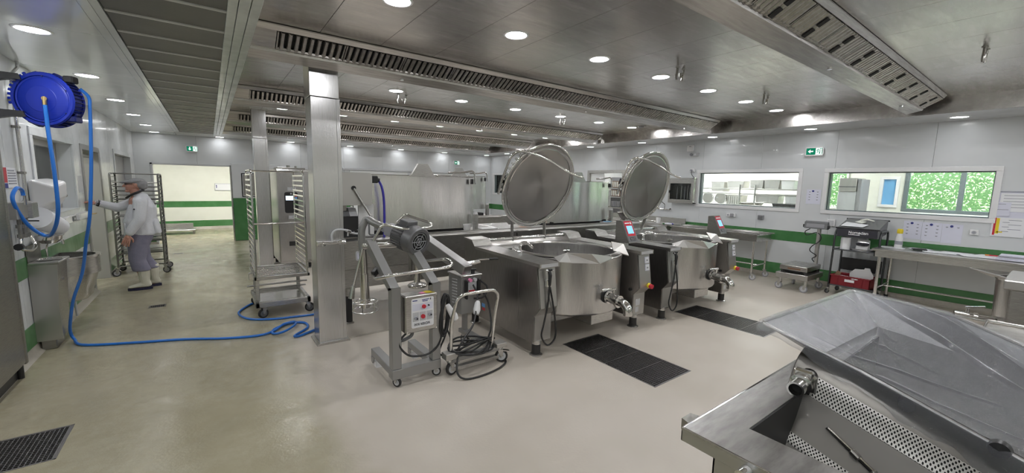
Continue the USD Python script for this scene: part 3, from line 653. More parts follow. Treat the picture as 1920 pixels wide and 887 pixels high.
# ================================================================ row of tilting pans behind the kettles
def pan(x0, x1, y0, label, lid, lid_label, legs=(), latches=()):
    t = thing('tilting_pan', label, 'bratt pan', (x0, y0, 0), 0, 'tilting pans with upright lids')
    W = x1 - x0
    part('rear_panel', MB().box((0, 0, .63), (W, .04, .93), .003), 'steel_h', t, smooth=False)
    part('lower_panel', MB().box((0, .004, .42), (W, .04, .627), .003), 'steel_h', t, smooth=False)
    part('body', MB().box((0.01, .04, .40), (W - .01, 1.15, .93), .01), 'steel', t, smooth=False)
    part('top_ledge', MB().prism([(-.03, .93), (-.03, .955), (.01, .965), (.14, .965), (.15, .975), (.24, .975), (.25, .93)], 'x', -.005, W + .005), 'steel_h', t, smooth=False)
    part('deck', MB().box((0, .25, .925), (W, 1.16, .95), .006), 'steel', t, smooth=False)
    part('shadow_gap', MB().box((0.02, -.001, .925), (W - .02, .01, .931)), 'void', t, smooth=False)
    for x in latches:
        l = part('latch_frame', MB().prism(rrect(x - .055, .725, x + .055, .835, .02), 'y', -.006, .0), 'light_grey', t)
        part('latch_plate', MB().prism(rrect(x - .04, .74, x + .045, .82, .016), 'y', -.014, -.006), 'paper_lilac', l)
    for x, y in legs: foot(x, y, .40, t, .034)
    if lid:
        a, b, yl, zb, zt, tc = lid
        n = 40; xs = np.linspace(a, b, n)
        bow = lambda x, s: yl + .05 * ((x - a) / (b - a) - .5) ** 2 * 4 + .015 * s + .006 * math.sin(9 * x + 1) + .004 * math.sin(17 * x)
        v, f = [], []
        for k in range(2):
            for s in range(8):
                for x in xs: v.append((x, bow(x, s / 7) + .025 * k, zb + (zt - zb) * s / 7))
        for k in range(2):
            for s in range(7):
                for i in range(n - 1):
                    p = k * 8 * n + s * n + i; q = [[p, p + 1, p + n + 1], [p, p + n + 1, p + n]]
                    f += q if k == 0 else [r[::-1] for r in q]
        ring = [i for i in range(n)] + [s * n + n - 1 for s in range(1, 8)] + [7 * n + i for i in range(n - 2, -1, -1)] + [s * n for s in range(6, 0, -1)]
        for i in range(len(ring)):
            p, q = ring[i], ring[(i + 1) % len(ring)]; f += [[q, p, p + 8 * n], [q, p + 8 * n, q + 8 * n]]
        l = part('lid', (A(v), A(f)), 'pan_lid', t, smooth=30)
        part('lid_edge', MB().tube([(x, bow(x, 1) + .012, zt) for x in xs], .010, 8), 'steel_bright', l)
        yt = bow(tc, 1)
        part('spout_cover', MB().prism([(tc - .20, zt - .01), (tc - .15, zt + .02), (tc - .065, zt + .155), (tc + .065, zt + .155), (tc + .15, zt + .02), (tc + .20, zt - .01)], 'y', yt - .015, yt + .03), 'steel', l, smooth=False)
        part('handle', MB().tube(bend([(b - .44, yl - .03, zt + .055), (b - .25, yl - .03, zt + .06), (b - .07, yl - .02, zt + .09), (b - .03, yl - .02, zt + .06), (b - .02, yl - .03, zt - .09)], .05, 6), .013, 10), 'steel_bright', t)
        part('handle_bracket', MB().box((b - .075, yl - .03, zt - .09), (b - .05, yl + .02, zt - .02), .004), 'black', t)
        part('hinge_post', MB().box((b - .045, yl - .06, .96), (b + .015, yl + .0, 1.19), .006), 'steel', t)
        part('hinge_knob', MB().prism([(b - .04, 1.19), (b + .01, 1.19), (b + .0, 1.225), (b - .03, 1.225)], 'y', yl - .055, yl - .005), 'white_plastic', t)
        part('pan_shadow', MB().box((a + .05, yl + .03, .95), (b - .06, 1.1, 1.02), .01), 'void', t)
    return t
pan(1.13, 3.55, 4.70, 'long tilting pan behind the near kettle with its wide steel lid raised', (.42, 1.89, .28, 1.03 - .03, 1.70, 1.10), '', [(.08, .05), (1.1, .06), (2.3, .05)], (.21, 1.16))
pan(3.57, 6.42, 4.70, 'long tilting pan behind the far kettle with its wide steel lid raised', (.85, 2.33, .28, 1.0, 1.69, 1.50), '', [(.08, .05), (1.4, .06), (2.77, .05)], (.5, 1.6))
pan(3.2, 4.95, 6.9, 'tilting pan in the back row with a bluish raised lid, right of the near lid', (.25, 1.45, .3, 1.1, 1.76, .8), '', [(.08, .05), (1.67, .05)], ())
# control box over the left end of the near pan
t = thing('control_box', 'grey steel control box on an arm beside the near column', 'control box', (1.32, 4.90, 1.53), 0.0)
part('housing', MB().prism(rrect(-.22, -.185, .20, .185, .03, 4), 'y', -.10, .12), 'steel_matt', t)
part('end_cap', MB().prism(rrect(.19, -.17, .235, .15, .015, 4), 'y', -.06, .12), 'steel_bright', t)
part('cable_port', MB().cyl((-.01, -.10, .01), (-.01, -.108, .01), .026, 20), 'black', t)
part('socket', MB().box((.20, -.085, .07), (.275, -.02, .155), .008).cyl((.27, -.05, .11), (.30, -.055, .105), .026, 14), 'black', t)
part('support_rod', MB().cyl((-.01, -.11, .005), (.17, -.16, -.33), .013, 12).cyl((.17, -.16, -.33), (.20, -.17, -.40), .018, 12), 'steel', t)
part('rod_handle', MB().tube(bend([(.165, -.16, -.30), (.135, -.16, -.38), (.135, -.16, -.52), (.23, -.17, -.53)], .02), .010, 8), 'grey_plastic', t)
part('wash_hose', MB().tube(spline([(.29, -.055, .10), (.325, -.06, .02), (.345, -.06, -.12), (.35, -.055, -.32), (.345, -.05, -.575)], 8), .014, 10), 'hose_violet', t, label='violet blue hose hanging from the box')
part('pillar', MB().box((-.16, .02, -.57), (-.06, .10, -.18), .005), 'steel_dark', t)
t = thing('machine_cover', 'black sloping machine cover below the control box, on the pan deck', 'machine cover', (1.30, 4.93, .968))
part('body', MB().prism([(-.06, 0), (-.06, .24), (.03, .33), (.20, .34), (.20, 0)], 'x', -.17, .07), 'black', t, smooth=False)
part('sloped_panel', MB().add(*plate([(-.165, -.062, .25), (.06, -.062, .25), (.06, .025, .335), (-.165, .025, .335)], .012)), 'grey_plastic', t, smooth=False)
part('panel_rim', MB().add(*plate([(-.02, -.068, .25), (.065, -.068, .25), (.065, .018, .338), (-.02, .018, .338)], .004)), 'light_grey', t, smooth=False)
for k in range(6): part('screw', MB().cyl((-.14 + .04 * k, -.061, .05 + .02 * (k % 3)), (-.14 + .04 * k, -.065, .05 + .02 * (k % 3)), .006, 8), 'mid_grey', t)
t = thing('lid_glare_board', 'added white board in place of the bright lid reflection, behind the mixer gooseneck', 'board', (1.46, 4.93, .968))  # white board added in place of the bright reflection on the pan lid
part('board', MB().prism(rrect(-.07, 0, .11, .40, .01), 'y', 0, .012), 'white_matt', t)
# small things on the pan ledges
t = thing('food_tub', 'small cream tub on the pan ledge left of the lid post', 'tub', (2.90, 5.06, .967)); part('tub', lathe([(0, 0), (.07, 0), (.085, .07), (.08, .07), (.066, .006), (0, .006)], 24), 'white_matt', t); part('tub_lid', lathe([(0, .07), (.088, .07), (.088, .085), (0, .088)], 24), 'white_plastic', t)
t = thing('cutting_board', 'white plastic cutting board lying on the steel ledge behind the near kettle', 'board', (3.20, 4.90, .976)); part('board', MB().box((-.13, -.04, 0), (.13, .09, .016), .004), 'white_matt', t)
t = thing('orange_tub', 'orange and white tub under the near kettle lid on the ledge', 'tub', (4.12, 5.28, .955)); part('tub', lathe([(0, 0), (.06, 0), (.07, .10), (.065, .10), (.055, .006), (0, .006)], 24), 'orange', t); part('tub_lid', lathe([(0, .10), (.074, .10), (.074, .115), (0, .118)], 24), 'white_plastic', t)
t = thing('wire_basket', 'small steel wire basket on the ledge behind the near kettle lid', 'basket', (4.90, 5.42, .952))
mb = MB()
for k in range(9): mb.cyl((-.14 + .035 * k, -.08, .01), (-.14 + .035 * k, -.08, .16), .003, 6).cyl((-.14 + .035 * k, .08, .01), (-.14 + .035 * k, .08, .16), .003, 6)
part('wires', mb, 'steel_bright', t)
mb = MB()
for z in (.01, .08, .16): mb.tube([(-.14, -.08, z), (.14, -.08, z), (.14, .08, z), (-.14, .08, z)], .004, 6, closed=True)
part('hoops', mb, 'steel_bright', t)
t = thing('paper_towel', 'blue and white paper cloths on the ledge behind the control head', 'cloth', (5.70, 4.90, .976)); part('cloth', MB().box((-.10, -.04, 0), (.08, .06, .012), .004), 'paper', t); part('blue_cloth', MB().box((-.02, -.03, .012), (.12, .05, .022), .004), 'leaf_blue', t)

# ================================================================ castors
def caster(parent, x, y, r, heading, w=.03, tall=None, tire='rubber', hub='light_grey', brake=False):
    """Swivel castor: fork with its wheel as a sub-part; heading: where the wheel trails."""
    dx, dy = math.cos(heading) * r * .35, math.sin(heading) * r * .35; tall = tall or 2.5 * r
    ax = A([-math.sin(heading), math.cos(heading), 0]); c = A([x + dx, y + dy, r])
    mb = MB().cyl((x, y, tall - .012), (x, y, tall), r * .6, 16).cyl((x, y, 2.05 * r), (x, y, tall - .01), r * .38, 16)
    for s in (-1, 1):
        o = ax * s * (w / 2 + .005)
        mb.add(*plate([A([x, y, 2.1 * r]) + o - A([dx, dy, 0]) * .9, A([x, y, 2.1 * r]) + o + A([dx, dy, 0]) * 1.6, c + o + A([dx, dy, 0]) * .5, c + o - A([dx, dy, 0]) * .5 - A([0, 0, r * .2])], .004))
    mb.box((x - r * .4, y - r * .4, 2.05 * r), (x + r * .4, y + r * .4, 2.12 * r))
    if brake: mb.beam((x, y, 2.0 * r), (x + dx * 4.5, y + dy * 4.5, 1.75 * r), r * .7, .008)
    f = part('castor', mb, 'steel', parent)
    M = mat(*frame(ax), c)
    part('wheel', MB().lathe([(0, -w * .4), (r * .72, -w * .4), (r * .76, -w / 2), (r * .93, -w / 2), (r, -w * .3), (r, w * .3), (r * .93, w / 2), (r * .76, w / 2), (r * .72, w * .4), (0, w * .4)], 24, M), tire, f)
    part('hub', MB().cyl(c - ax * (w * .5 + .004), c + ax * (w * .5 + .004), r * .25, 14).lathe([(r * .3, -w * .42), (r * .68, -w * .42), (r * .68, w * .42), (r * .3, w * .42)], 24, M), hub, f)

# ================================================================ stick mixer on its stand
t = thing('stick_mixer', 'large stick mixer on a grey wheeled stand with a white keypad and red buttons', 'industrial mixer', (1.28, 3.03, 0))
X = lambda x: x - 1.28; Y = lambda y: y - 3.03
mb = MB().box((X(1.07), -.045, .07), (X(1.49), .045, .15), .004)
part('front_beam', mb, 'grey_paint', t, smooth=False)

for x in (1.075, 1.415):
    part('base_leg', MB().box((X(x), .045, .085), (X(x + .075), .50, .15), .004).prism([(.42, .085), (.50, .085), (.50, .03), (.47, .02), (.44, .05)], 'x', X(x), X(x + .006)).prism([(.42, .085), (.50, .085), (.50, .03), (.47, .02), (.44, .05)], 'x', X(x + .069), X(x + .075)), 'grey_paint', t, smooth=False)
    part('foot_pad', MB().prism([(.40, .0), (.485, 0), (.475, .045), (.42, .055)], 'x', X(x + .012), X(x + .063)), 'white_plastic', t, smooth=False)
    part('post', MB().box((X(x), -.038, .15), (X(x + .075), .038, .81), .004), 'grey_paint', t, smooth=False)
    part('arm', MB().prism([(-.038, .80), (.038, .775), (.60, 1.04), (.60, 1.10), (.54, 1.115)], 'x', X(x), X(x + .07)), 'grey_paint', t, smooth=False)
part('pivot_shaft', MB().cyl((X(1.10), .52, 1.06), (X(1.50), .52, 1.06), .026, 20).cyl((X(1.03), .52, 1.065), (X(1.09), .52, 1.06), .022, 20), 'steel_bright', t)
part('push_bar', MB().tube(bend([(X(1.05), .30, .86), (X(1.00), .12, .86), (X(1.05), -.05, .915), (X(1.60), -.05, .93), (X(1.635), .10, .97), (X(1.50), .30, .93)], .07, 7), .0135, 12), 'steel_bright', t)
part('clamp', MB().beam((X(1.04), .28, .865), (X(1.10), .33, .90), .04, .05, .004), 'black', t)
cb = part('control_cabinet', MB().box((X(1.175), -.065, .435), (X(1.445), .07, .735), .006), 'steel', t, smooth=False)
part('cabinet_side', MB().box((X(1.170), -.06, .44), (X(1.175), .068, .73), .001), 'steel_dark', cb, smooth=False)
KP = lambda x0, z0, x1, z1, th, m, nm, r=.006: part(nm, MB().prism(rrect(X(x0), z0, X(x1), z1, r, 4), 'y', -.065 - th, -.065), m, cb)
KP(1.222, .472, 1.412, .710, .0015, 'paper', 'keypad_sheet', .012)
KP(1.232, .612, 1.402, .668, .0025, 'paper_lilac', 'lilac_strip', .004)
for k in range(3): KP(1.232 + .059 * k, .525, 1.284 + .059 * k, .598, .0025, 'light_grey', 'key_field', .003)
for x, z, r, m, nm in ((1.325, .640, .016, 'red', 'red_button'), (1.366, .645, .006, 'ink', 'indicator'), (1.317, .560, .017, 'red', 'red_button'), (1.258, .553, .015, 'ink_grey', 'knob'), (1.376, .568, .015, 'ink_grey', 'knob')):
    part(nm, MB().cyl((X(x), -.067, z), (X(x), -.080, z), r, 18), m, cb)
for x, z in ((1.265, .549), (1.384, .564)): part('knob_pointer', MB().cyl((X(x), -.079, z), (X(x), -.083, z), .007, 10), 'ink', cb)
# printed upside down, as it stands on the machine
Mx = mat([-1, 0, 0], [0, 0, -1], [0, -1, 0], (X(1.378), -.0675, .508))
part('lettering', MB().add(*text('MIXER 500', .018, Mx, bold=True)), 'ink', cb, smooth=False)
for q in ((1.232, .690, 1.272, .697), (1.31, .692, 1.375, .697), (1.315, .680, 1.36, .686)): part('print', MB().box((X(q[0]), -.0672, q[1]), (X(q[2]), -.0665, q[3])), 'ink_blue', cb, smooth=False)
part('mark', MB().box((X(1.382), -.0672, .686), (X(1.388), -.0665, .702)), 'ink', cb, smooth=False)
for x, z in ((1.185, .445), (1.435, .445), (1.185, .725), (1.435, .725)): part('corner_screw', MB().cyl((X(x), -.065, z), (X(x), -.069, z), .006, 8), 'chrome', cb)
part('yellow_sticker', MB().add(*plate([(X(1.36), -.03, .7365), (X(1.43), -.045, .7365), (X(1.44), -.01, .7365), (X(1.39), .03, .7365), (X(1.35), .01, .7365)], .002)), 'yellow', cb, smooth=False)
part('pink_sticker', MB().add(*plate([(X(1.32), -.04, .7362), (X(1.36), -.035, .7362), (X(1.35), .015, .7362), (X(1.31), .0, .7362)], .002)), 'pink', cb, smooth=False)
# motor, gooseneck and mixing tube
a, b = A([X(1.47), Y(3.36), 1.095]), A([X(1.30), Y(3.86), 1.20]); d = unit(b - a)
M = mat(*frame(d), a)
part('motor', MB().lathe([(0, .02), (.085, .02), (.09, .0), (.118, .0), (.128, .012), (.130, .10), (.125, .11), (.118, .12), (.118, .26), (.10, .275), (0, .275)], 40, M), 'motor_paint', t)
part('motor_grille', MB().cyl(a + d * .012, a + d * .024, .086, 32), 'void', t)
mb = MB()
for r in (.03, .055, .08): mb.tube([a + d * .008 + r * (math.cos(s) * M[:3, 0] + math.sin(s) * M[:3, 1]) for s in np.arange(20) * PI / 10], .0035, 6, closed=True)
for s in np.arange(6) * PI / 3: mb.cyl(a + d * .008, a + d * .008 + .085 * (math.cos(s) * M[:3, 0] + math.sin(s) * M[:3, 1]), .0035, 6)
part('fan_guard', mb, 'mid_grey', t)
mb = MB()
for k in range(30):
    s = k * 2 * PI / 30; o = math.cos(s) * M[:3, 0] + math.sin(s) * M[:3, 1]; mb.beam(a + d * .125 + o * .122, a + d * .255 + o * .122, .005, .012)
part('cooling_fins', mb, 'motor_paint', t, smooth=False)
part('terminal_box', MB().beam(a + d * .09 + A([.0, 0, .135]), a + d * .20 + A([0, 0, .135]), .12, .05, .006), 'motor_paint', t)
part('gearbox', MB().beam(a + d * .26, a + d * .44, .10, .11, .01).beam(a + d * .36, a + d * .50, .065, .08, .01), 'mid_grey', t)
goose = bend([b - d * .06, b + A([-.06, .06, .03]), (X(1.21), Y(4.0), 1.27), (X(1.16), Y(4.02), 1.17), (X(1.16), Y(4.02), 1.0), (X(1.165), Y(4.02), .93)], .12, 8)
part('gooseneck', MB().tube(goose, .034, 20), 'grey_paint', t)
part('mixing_tube', MB().cyl((X(1.165), Y(4.02), .96), (X(1.175), Y(4.02), .72), .036, 24).cyl((X(1.175), Y(4.02), .72), (X(1.18), Y(4.02), .47), .042, 24), 'steel_bright', t)
mb = MB(); c = A([X(1.18), Y(4.02), .44])
for k in range(6):
    s = k * PI / 3; o = A([math.cos(s), math.sin(s), 0]); mb.tube(bend([c + o * .05, c + o * .11, c + o * .12 - [0, 0, .09]], .02), .006, 8)
mb.tube([c + A([math.cos(s), math.sin(s), 0]) * .12 - [0, 0, .09] for s in np.arange(24) * PI / 12], .006, 8, closed=True)
mb.tube([c + A([math.cos(s), math.sin(s), 0]) * .115 for s in np.arange(24) * PI / 12], .006, 8, closed=True).cyl(c - [0, 0, .06], c + [0, 0, .03], .05, 20)
part('blade_guard', mb, 'steel_bright', t)
part('guide_handle', MB().tube(bend([(X(1.115), Y(3.57), 1.08), (X(1.19), Y(3.50), 1.255), (X(1.36), Y(3.40), 1.21), (X(1.60), Y(3.40), 1.22), (X(1.66), Y(3.52), 1.24), (X(1.50), Y(3.78), 1.31), (X(1.43), Y(3.80), 1.24)], .04, 6), .0125, 12), 'steel_bright', t)
part('locking_rod', MB().cyl((X(1.045), .56, 1.05), (X(.965), .60, .70), .010, 12).cyl((X(.965), .60, .71), (X(.945), .60, .60), .017, 14, .026), 'steel_bright', t)
for k, z in enumerate((.95, .80)): pass
caster(t, X(1.11), -.005, .038, math.radians(-60), .022, .085)
caster(t, X(1.45), -.005, .038, math.radians(-20), .022, .085)
# its cable: down from the cabinet, up to a hank hung on the right post
part('cable', MB().tube(spline([(X(1.20), -.03, .44), (X(1.13), -.03, .36), (X(1.19), -.04, .26), (X(1.28), -.045, .225), (X(1.38), -.045, .225), (X(1.46), -.04, .27), (X(1.50), -.035, .37), (X(1.51), -.03, .55)], 8), .0085, 8), 'black', t)
part('cable', MB().tube(spline([(X(1.26), .0, .435), (X(1.25), .02, .38), (X(1.18), .05, .345), (X(1.10), .06, .36)], 8), .014, 8), 'grey_plastic', t)
hank = MB()
for k in range(9):
    g = random.Random(k); w, h, ox, oy = .030 + .012 * g.random(), .14 + .035 * g.random(), .012 * g.uniform(-1, 1), .02 * g.uniform(-1, 1)
    hank.tube(spline([(X(1.535) + ox + w * math.sin(s) + .02 * math.cos(s), -.02 + oy + .015 * math.cos(s), .52 + h * math.cos(s)) for s in np.arange(8) * PI / 4], 5, True), .0075, 7, closed=True)
hank.tube(spline([(X(1.54), -.03, .42), (X(1.585), -.03, .30), (X(1.57), -.03, .20), (X(1.51), -.03, .17), (X(1.48), -.03, .22), (X(1.53), -.03, .33), (X(1.55), -.03, .40)], 7), .0075, 7)
part('cable_hank', hank, 'black', t)
part('plug', MB().tube([(X(1.545), -.05, .61), (X(1.565), -.055, .57), (X(1.60), -.06, .51), (X(1.615), -.06, .48)], [.020, .026, .033, .028], 14), 'white_plastic', t, label='white rounded plug')

# ================================================================ second mixer with trolley
t = thing('trolley_mixer', 'long beam mixer on a low trolley with a bent tube handle and coiled black cable', 'industrial mixer', (1.95, 3.30, 0))
X = lambda x: x - 1.95; Y = lambda y: y - 3.30
part('front_beam', MB().box((X(1.56), Y(2.93), .115), (X(2.07), Y(2.99), .155), .004), 'grey_paint', t, smooth=False)
part('spine_beam', MB().beam((X(1.99), Y(2.95), .145), (X(1.99), Y(3.53), .145), .075, .04, .004), 'grey_paint', t, smooth=False)
part('foot_bar', MB().beam((X(1.56), Y(2.96), .05), (X(2.05), Y(2.96), .05), .05, .03, .003), 'steel', t, smooth=False)
part('wheel_plate', MB().box((X(1.50), Y(2.91), .15), (X(1.61), Y(3.0), .205), .004).box((X(2.0), Y(2.90), .15), (X(2.11), Y(3.0), .19), .004), 'steel_matt', t, smooth=False)
part('post', MB().box((X(1.965), Y(3.44), .16), (X(2.01), Y(3.485), .40), .004), 'grey_paint', t, smooth=False)
bx = part('gearbox', MB().box((X(1.91), Y(3.40), .345), (X(2.135), Y(3.66), .715), .006), 'grey_paint', t, smooth=False)
part('lid_plate', MB().box((X(1.90), Y(3.39), .715), (X(2.145), Y(3.67), .732), .004), 'steel', bx, smooth=False)
for k in range(9): part('vent_slot', MB().beam((X(1.9085), Y(3.48), .68 - .03 * k), (X(1.9085), Y(3.58), .672 - .03 * k), .003, .011), 'light_grey', bx, smooth=False)
part('handle_frame', MB().box((X(1.945), Y(3.355), .50), (X(1.965), Y(3.40), .69), .006).box((X(2.085), Y(3.355), .52), (X(2.11), Y(3.40), .69), .006), 'black', bx)
part('switch_plate', MB().box((X(1.985), Y(3.392), .53), (X(2.08), Y(3.40), .66), .002), 'light_grey', bx); part('red_plate', MB().box((X(1.99), Y(3.388), .54), (X(2.075), Y(3.393), .58), .001), 'red', bx)
for x in (1.995, 2.05): part('push_button', MB().cyl((X(x), Y(3.39), .685), (X(x), Y(3.36), .685), .017, 14), 'pink' if x < 2 else 'light_grey', bx)
part('beam', MB().beam((X(1.96), Y(3.38), .79), (X(1.69), Y(4.12), 1.125), .115, .10, .004), 'grey_paint', t, smooth=False)
part('beam_end', MB().beam((X(1.962), Y(3.374), .787), (X(1.96), Y(3.381), .79), .108, .092, .002), 'steel', t, smooth=False)
part('drive_shaft', MB().cyl((X(1.745), Y(4.06), 1.03), (X(1.75), Y(4.08), .53), .035, 20), 'steel_bright', t)
part('drive_shaft', MB().cyl((X(1.68), Y(4.09), 1.03), (X(1.68), Y(4.09), .62), .018, 14), 'steel_dark', t)
part('mixing_bell', MB().lathe([(.0, .03), (.045, .03), (.09, .012), (.10, .0), (.10, -.016), (.07, -.022), (.0, -.022)], 32, mat([1, 0, 0], [0, 1, 0], [0, 0, 1], (X(1.75), Y(4.08), .52))), 'steel_bright', t)
part('lever', MB().cyl((X(1.99), Y(3.45), .83), (X(2.13), Y(3.42), .85), .022, 16).cyl((X(2.13), Y(3.42), .84), (X(2.13), Y(3.42), .875), .010, 10).cyl((X(2.12), Y(3.41), .872), (X(2.24), Y(3.38), .872), .008, 10), 'steel_bright', t)
part('lever_grip', MB().cyl((X(2.22), Y(3.385), .872), (X(2.31), Y(3.36), .872), .0115, 12), 'black', t)
part('clamp_knob', MB().cyl((X(2.07), Y(3.45), .73), (X(2.07), Y(3.45), .775), .02, 14).beam((X(2.04), Y(3.45), .77), (X(2.10), Y(3.43), .772), .02, .016, .004), 'black', t)
part('push_handle', MB().tube(bend([(X(1.575), Y(2.97), .155), (X(1.565), Y(2.95), .45), (X(1.60), Y(2.92), .665), (X(1.66), Y(2.91), .70), (X(1.96), Y(2.91), .70), (X(2.02), Y(2.92), .65), (X(2.0), Y(2.95), .42), (X(1.985), Y(2.97), .155)], .07, 7), .0145, 12), 'steel_bright', t)
caster(t, X(1.555), Y(2.955), .058, math.radians(10), .03, .15, brake=True)
caster(t, X(2.055), Y(2.945), .058, math.radians(-25), .03, .15, brake=True)
caster(t, X(2.0), Y(3.50), .058, math.radians(-80), .03, .13)
coil = MB()
for k in range(5):
    g = random.Random(30 + k); cx, cy = X(1.80) + .03 * g.uniform(-1, 1), Y(3.00) + .03 * g.uniform(-1, 1); a, b = .20 + .035 * g.random(), .085 + .03 * g.random(); ph = .12 * g.uniform(-1, 1)
    coil.tube(spline([(cx + a * math.cos(s) - b * math.sin(s) * ph, cy + b * math.sin(s) + .02 * math.cos(s) + .03 * math.sin(2 * s + k), .175 + .012 * k + .015 * math.sin(2 * s + k)) for s in np.arange(10) * PI / 5], 5, True), .0085, 8, closed=True)
part('cable_coil', coil, 'black', t)
part('cable', MB().tube(spline([(X(2.02), Y(3.36), .64), (X(2.03), Y(3.30), .56), (X(1.98), Y(3.22), .50), (X(1.86), Y(3.08), .36), (X(1.72), Y(3.0), .28), (X(1.62), Y(2.95), .20)], 8), .009, 8), 'black', t)
part('cable', MB().tube(spline([(X(2.11), Y(3.38), .67), (X(2.17), Y(3.34), .60), (X(2.10), Y(3.30), .52), (X(2.03), Y(3.36), .50)], 8), .009, 8), 'black', t)
part('cable', MB().tube(spline([(X(2.13), Y(3.36), .56), (X(2.16), Y(3.30), .45), (X(2.10), Y(3.15), .28), (X(2.0), Y(3.05), .20)], 8), .009, 8), 'black', t)
part('floor_cable', MB().tube(spline([(X(1.61), Y(2.92), .17), (X(1.57), Y(2.85), .06), (X(1.62), Y(2.80), .012), (X(1.78), Y(2.78), .010), (X(1.98), Y(2.82), .010), (X(2.10), Y(2.90), .010), (X(2.09), Y(2.98), .02)], 8), .0085, 8), 'black', t)
part('plug', MB().tube([(X(1.985), Y(3.21), .52), (X(1.975), Y(3.20), .50), (X(1.955), Y(3.18), .445), (X(1.94), Y(3.165), .41)], [.016, .028, .036, .026], 14), 'white_plastic', t, label='white rounded plug')
plain('jamb_steel', (.36, .36, .35), .42, .35)
# ================================================================ left wall
import trimesh
def wallbox(name, label, cat, lo, hi, m, ch=.004, group=None):
    o = [(a + b) / 2 for a, b in zip(lo, hi)]
    t = thing(name, label, cat, o, 0, group); part('body', cbox(A(lo) - o, A(hi) - o, ch), m, t, smooth=False); return t, A(o)
# cold cabinet at the picture's left edge
t = thing('cold_cabinet', 'dark brushed steel cold cabinet at the left edge of the room', 'cabinet', (XL + .01, 3.9, 0))
part('body', MB().box((0, -1.0, .09), (.055, .96, 2.0), .006), 'steel_dark', t, smooth=False)
part('door', MB().box((.055, -.98, .11), (.08, .93, 1.98), .006), 'steel_dark', t, smooth=False)
part('edge_strip', MB().box((.045, .93, .10), (.085, .972, 1.99), .006), 'steel_dark', t, smooth=False)
part('plinth', MB().box((0, -.98, 0), (.04, .94, .09), .004), 'black', t, smooth=False)
part('foot', MB().cyl((.05, .9, 0), (.05, .9, .1), .022, 14), 'black', t)
# window in the left wall
w = setting('window_1')
I = .004
fr = lambda y0, z0, y1, z1, t_: [((y0 - t_, z0 - t_), (y1 + t_, z0 + I)), ((y0 - t_, z1 - I), (y1 + t_, z1 + t_)), ((y0 - t_, z0 + I), (y0 + I, z1 - I)), ((y1 - I, z0 + I), (y1 + t_, z1 - I))]
for (a, b), (c, d) in fr(6.0, 1.21, 7.44, 2.0, .075): part('frame', cbox((XL - .005, a, b), (XL + .014, c, d), .003), 'wall_white', w, smooth=False)
for (a, b), (c, d) in fr(6.06, 1.27, 7.38, 1.94, .06): part('reveal', cbox((XL - .16, a, b), (XL - .13, c, d), .002), 'steel_matt', w, smooth=False)
part('glass', cbox((XL - .152, 6.05, 1.26), (XL - .146, 7.39, 1.95)), 'glass', w, smooth=False)
part('sill', cbox((XL - .13, 6.0, 1.205), (XL + .03, 7.44, 1.215), .002), 'wall_white', w, smooth=False)
t = thing('wall_shutter', 'cream slatted shutter seen through the left window', 'shutter', (XL - .6, 6.5, 1.2))
for k in range(8): part('slat', MB().box((0, -.45, .11 * k), (.02, .45, .11 * k + .104), .004), 'wall_cream', t, smooth=False)
# doorway and far door
d = setting('door_1')
for (a, b), (c, e) in [((7.87, 0), (7.954, 1.966)), ((8.946, 0), (9.05, 1.966)), ((7.87, 1.966), (9.05, 2.04))]: part('frame', cbox((XL - .20, a, b), (XL + .012, c, e), .003), 'jamb_steel', d, smooth=False)
part('jamb', cbox((XL - .55, 8.950, 0), (XL - .20, 8.99, 2.0)), 'wall_white', d, smooth=False); part('jamb_band', cbox((XL - .55, 8.942, 0), (XL - .20, 8.951, 1.13)), 'green', d, smooth=False)
part('closer_bar', cbox((XL - .10, 7.97, 1.88), (XL - .06, 8.93, 1.92), .004), 'steel_dark', d)
part('leaf', cbox((XL - .10, 8.22, 0.01), (XL - .06, 8.26, 1.86), .003), 'light_grey', d, smooth=False)
for k in range(16): part('hinge_stud', MB().box((XL - .062, 8.225, .42 + .085 * k), (XL - .052, 8.255, .46 + .085 * k), .003), 'white_plastic', d, smooth=False)
part('handle', MB().tube(bend([(XL - .06, 8.5, 1.06), (XL - .02, 8.5, 1.06), (XL - .02, 8.6, 1.06)], .02), .008, 8), 'brass', d)
d = setting('door_2')
for (a, b), (c, e) in [((10.27, 0), (10.354, 2.026)), ((12.196, 0), (12.28, 2.026)), ((10.27, 2.026), (12.28, 2.10))]: part('frame', cbox((XL - .165, a, b), (XL + .012, c, e), .003), 'wall_white', d, smooth=False)
part('leaf', cbox((XL - .14, 10.36, .01), (XL - .10, 11.2, 2.02), .003), 'light_grey', d, smooth=False); part('leaf', cbox((XL - .14, 11.21, .01), (XL - .10, 12.19, 2.02), .003), 'mid_grey', d, smooth=False)
# back wall: opening trim, sliding door with green lower half, small window
d = setting('door_3')
part('frame', cbox((-1.09, YB - .012, 0), (-1.046, YB + .165, 1.955), .003), 'light_grey', d, smooth=False); part('frame', cbox((-1.09, YB - .012, 1.911), (.47, YB + .165, 1.95), .003), 'light_grey', d, smooth=False)
part('frame', cbox((.446, YB - .012, 0), (.475, YB + .165, 1.95), .003), 'steel', d, smooth=False)
part('leaf', cbox((.48, YB - .055, 1.115), (1.55, YB - .012, 2.0), .004), 'wall_white', d, smooth=False)
part('leaf_lower', cbox((.48, YB - .06, .01), (1.55, YB - .012, 1.11), .004), 'green', d, smooth=False, label='green lower half of the sliding door')
part('pane', cbox((.72, YB - .062, 1.18), (1.20, YB - .056, 1.72)), 'steel_dark', d, smooth=False)
for (a, b), (c, e) in fr(.70, 1.16, 1.22, 1.74, .018): part('pane_frame', cbox((a, YB - .066, b), (c, YB - .05, e), .002), 'black', d, smooth=False)
d = setting('door_4')
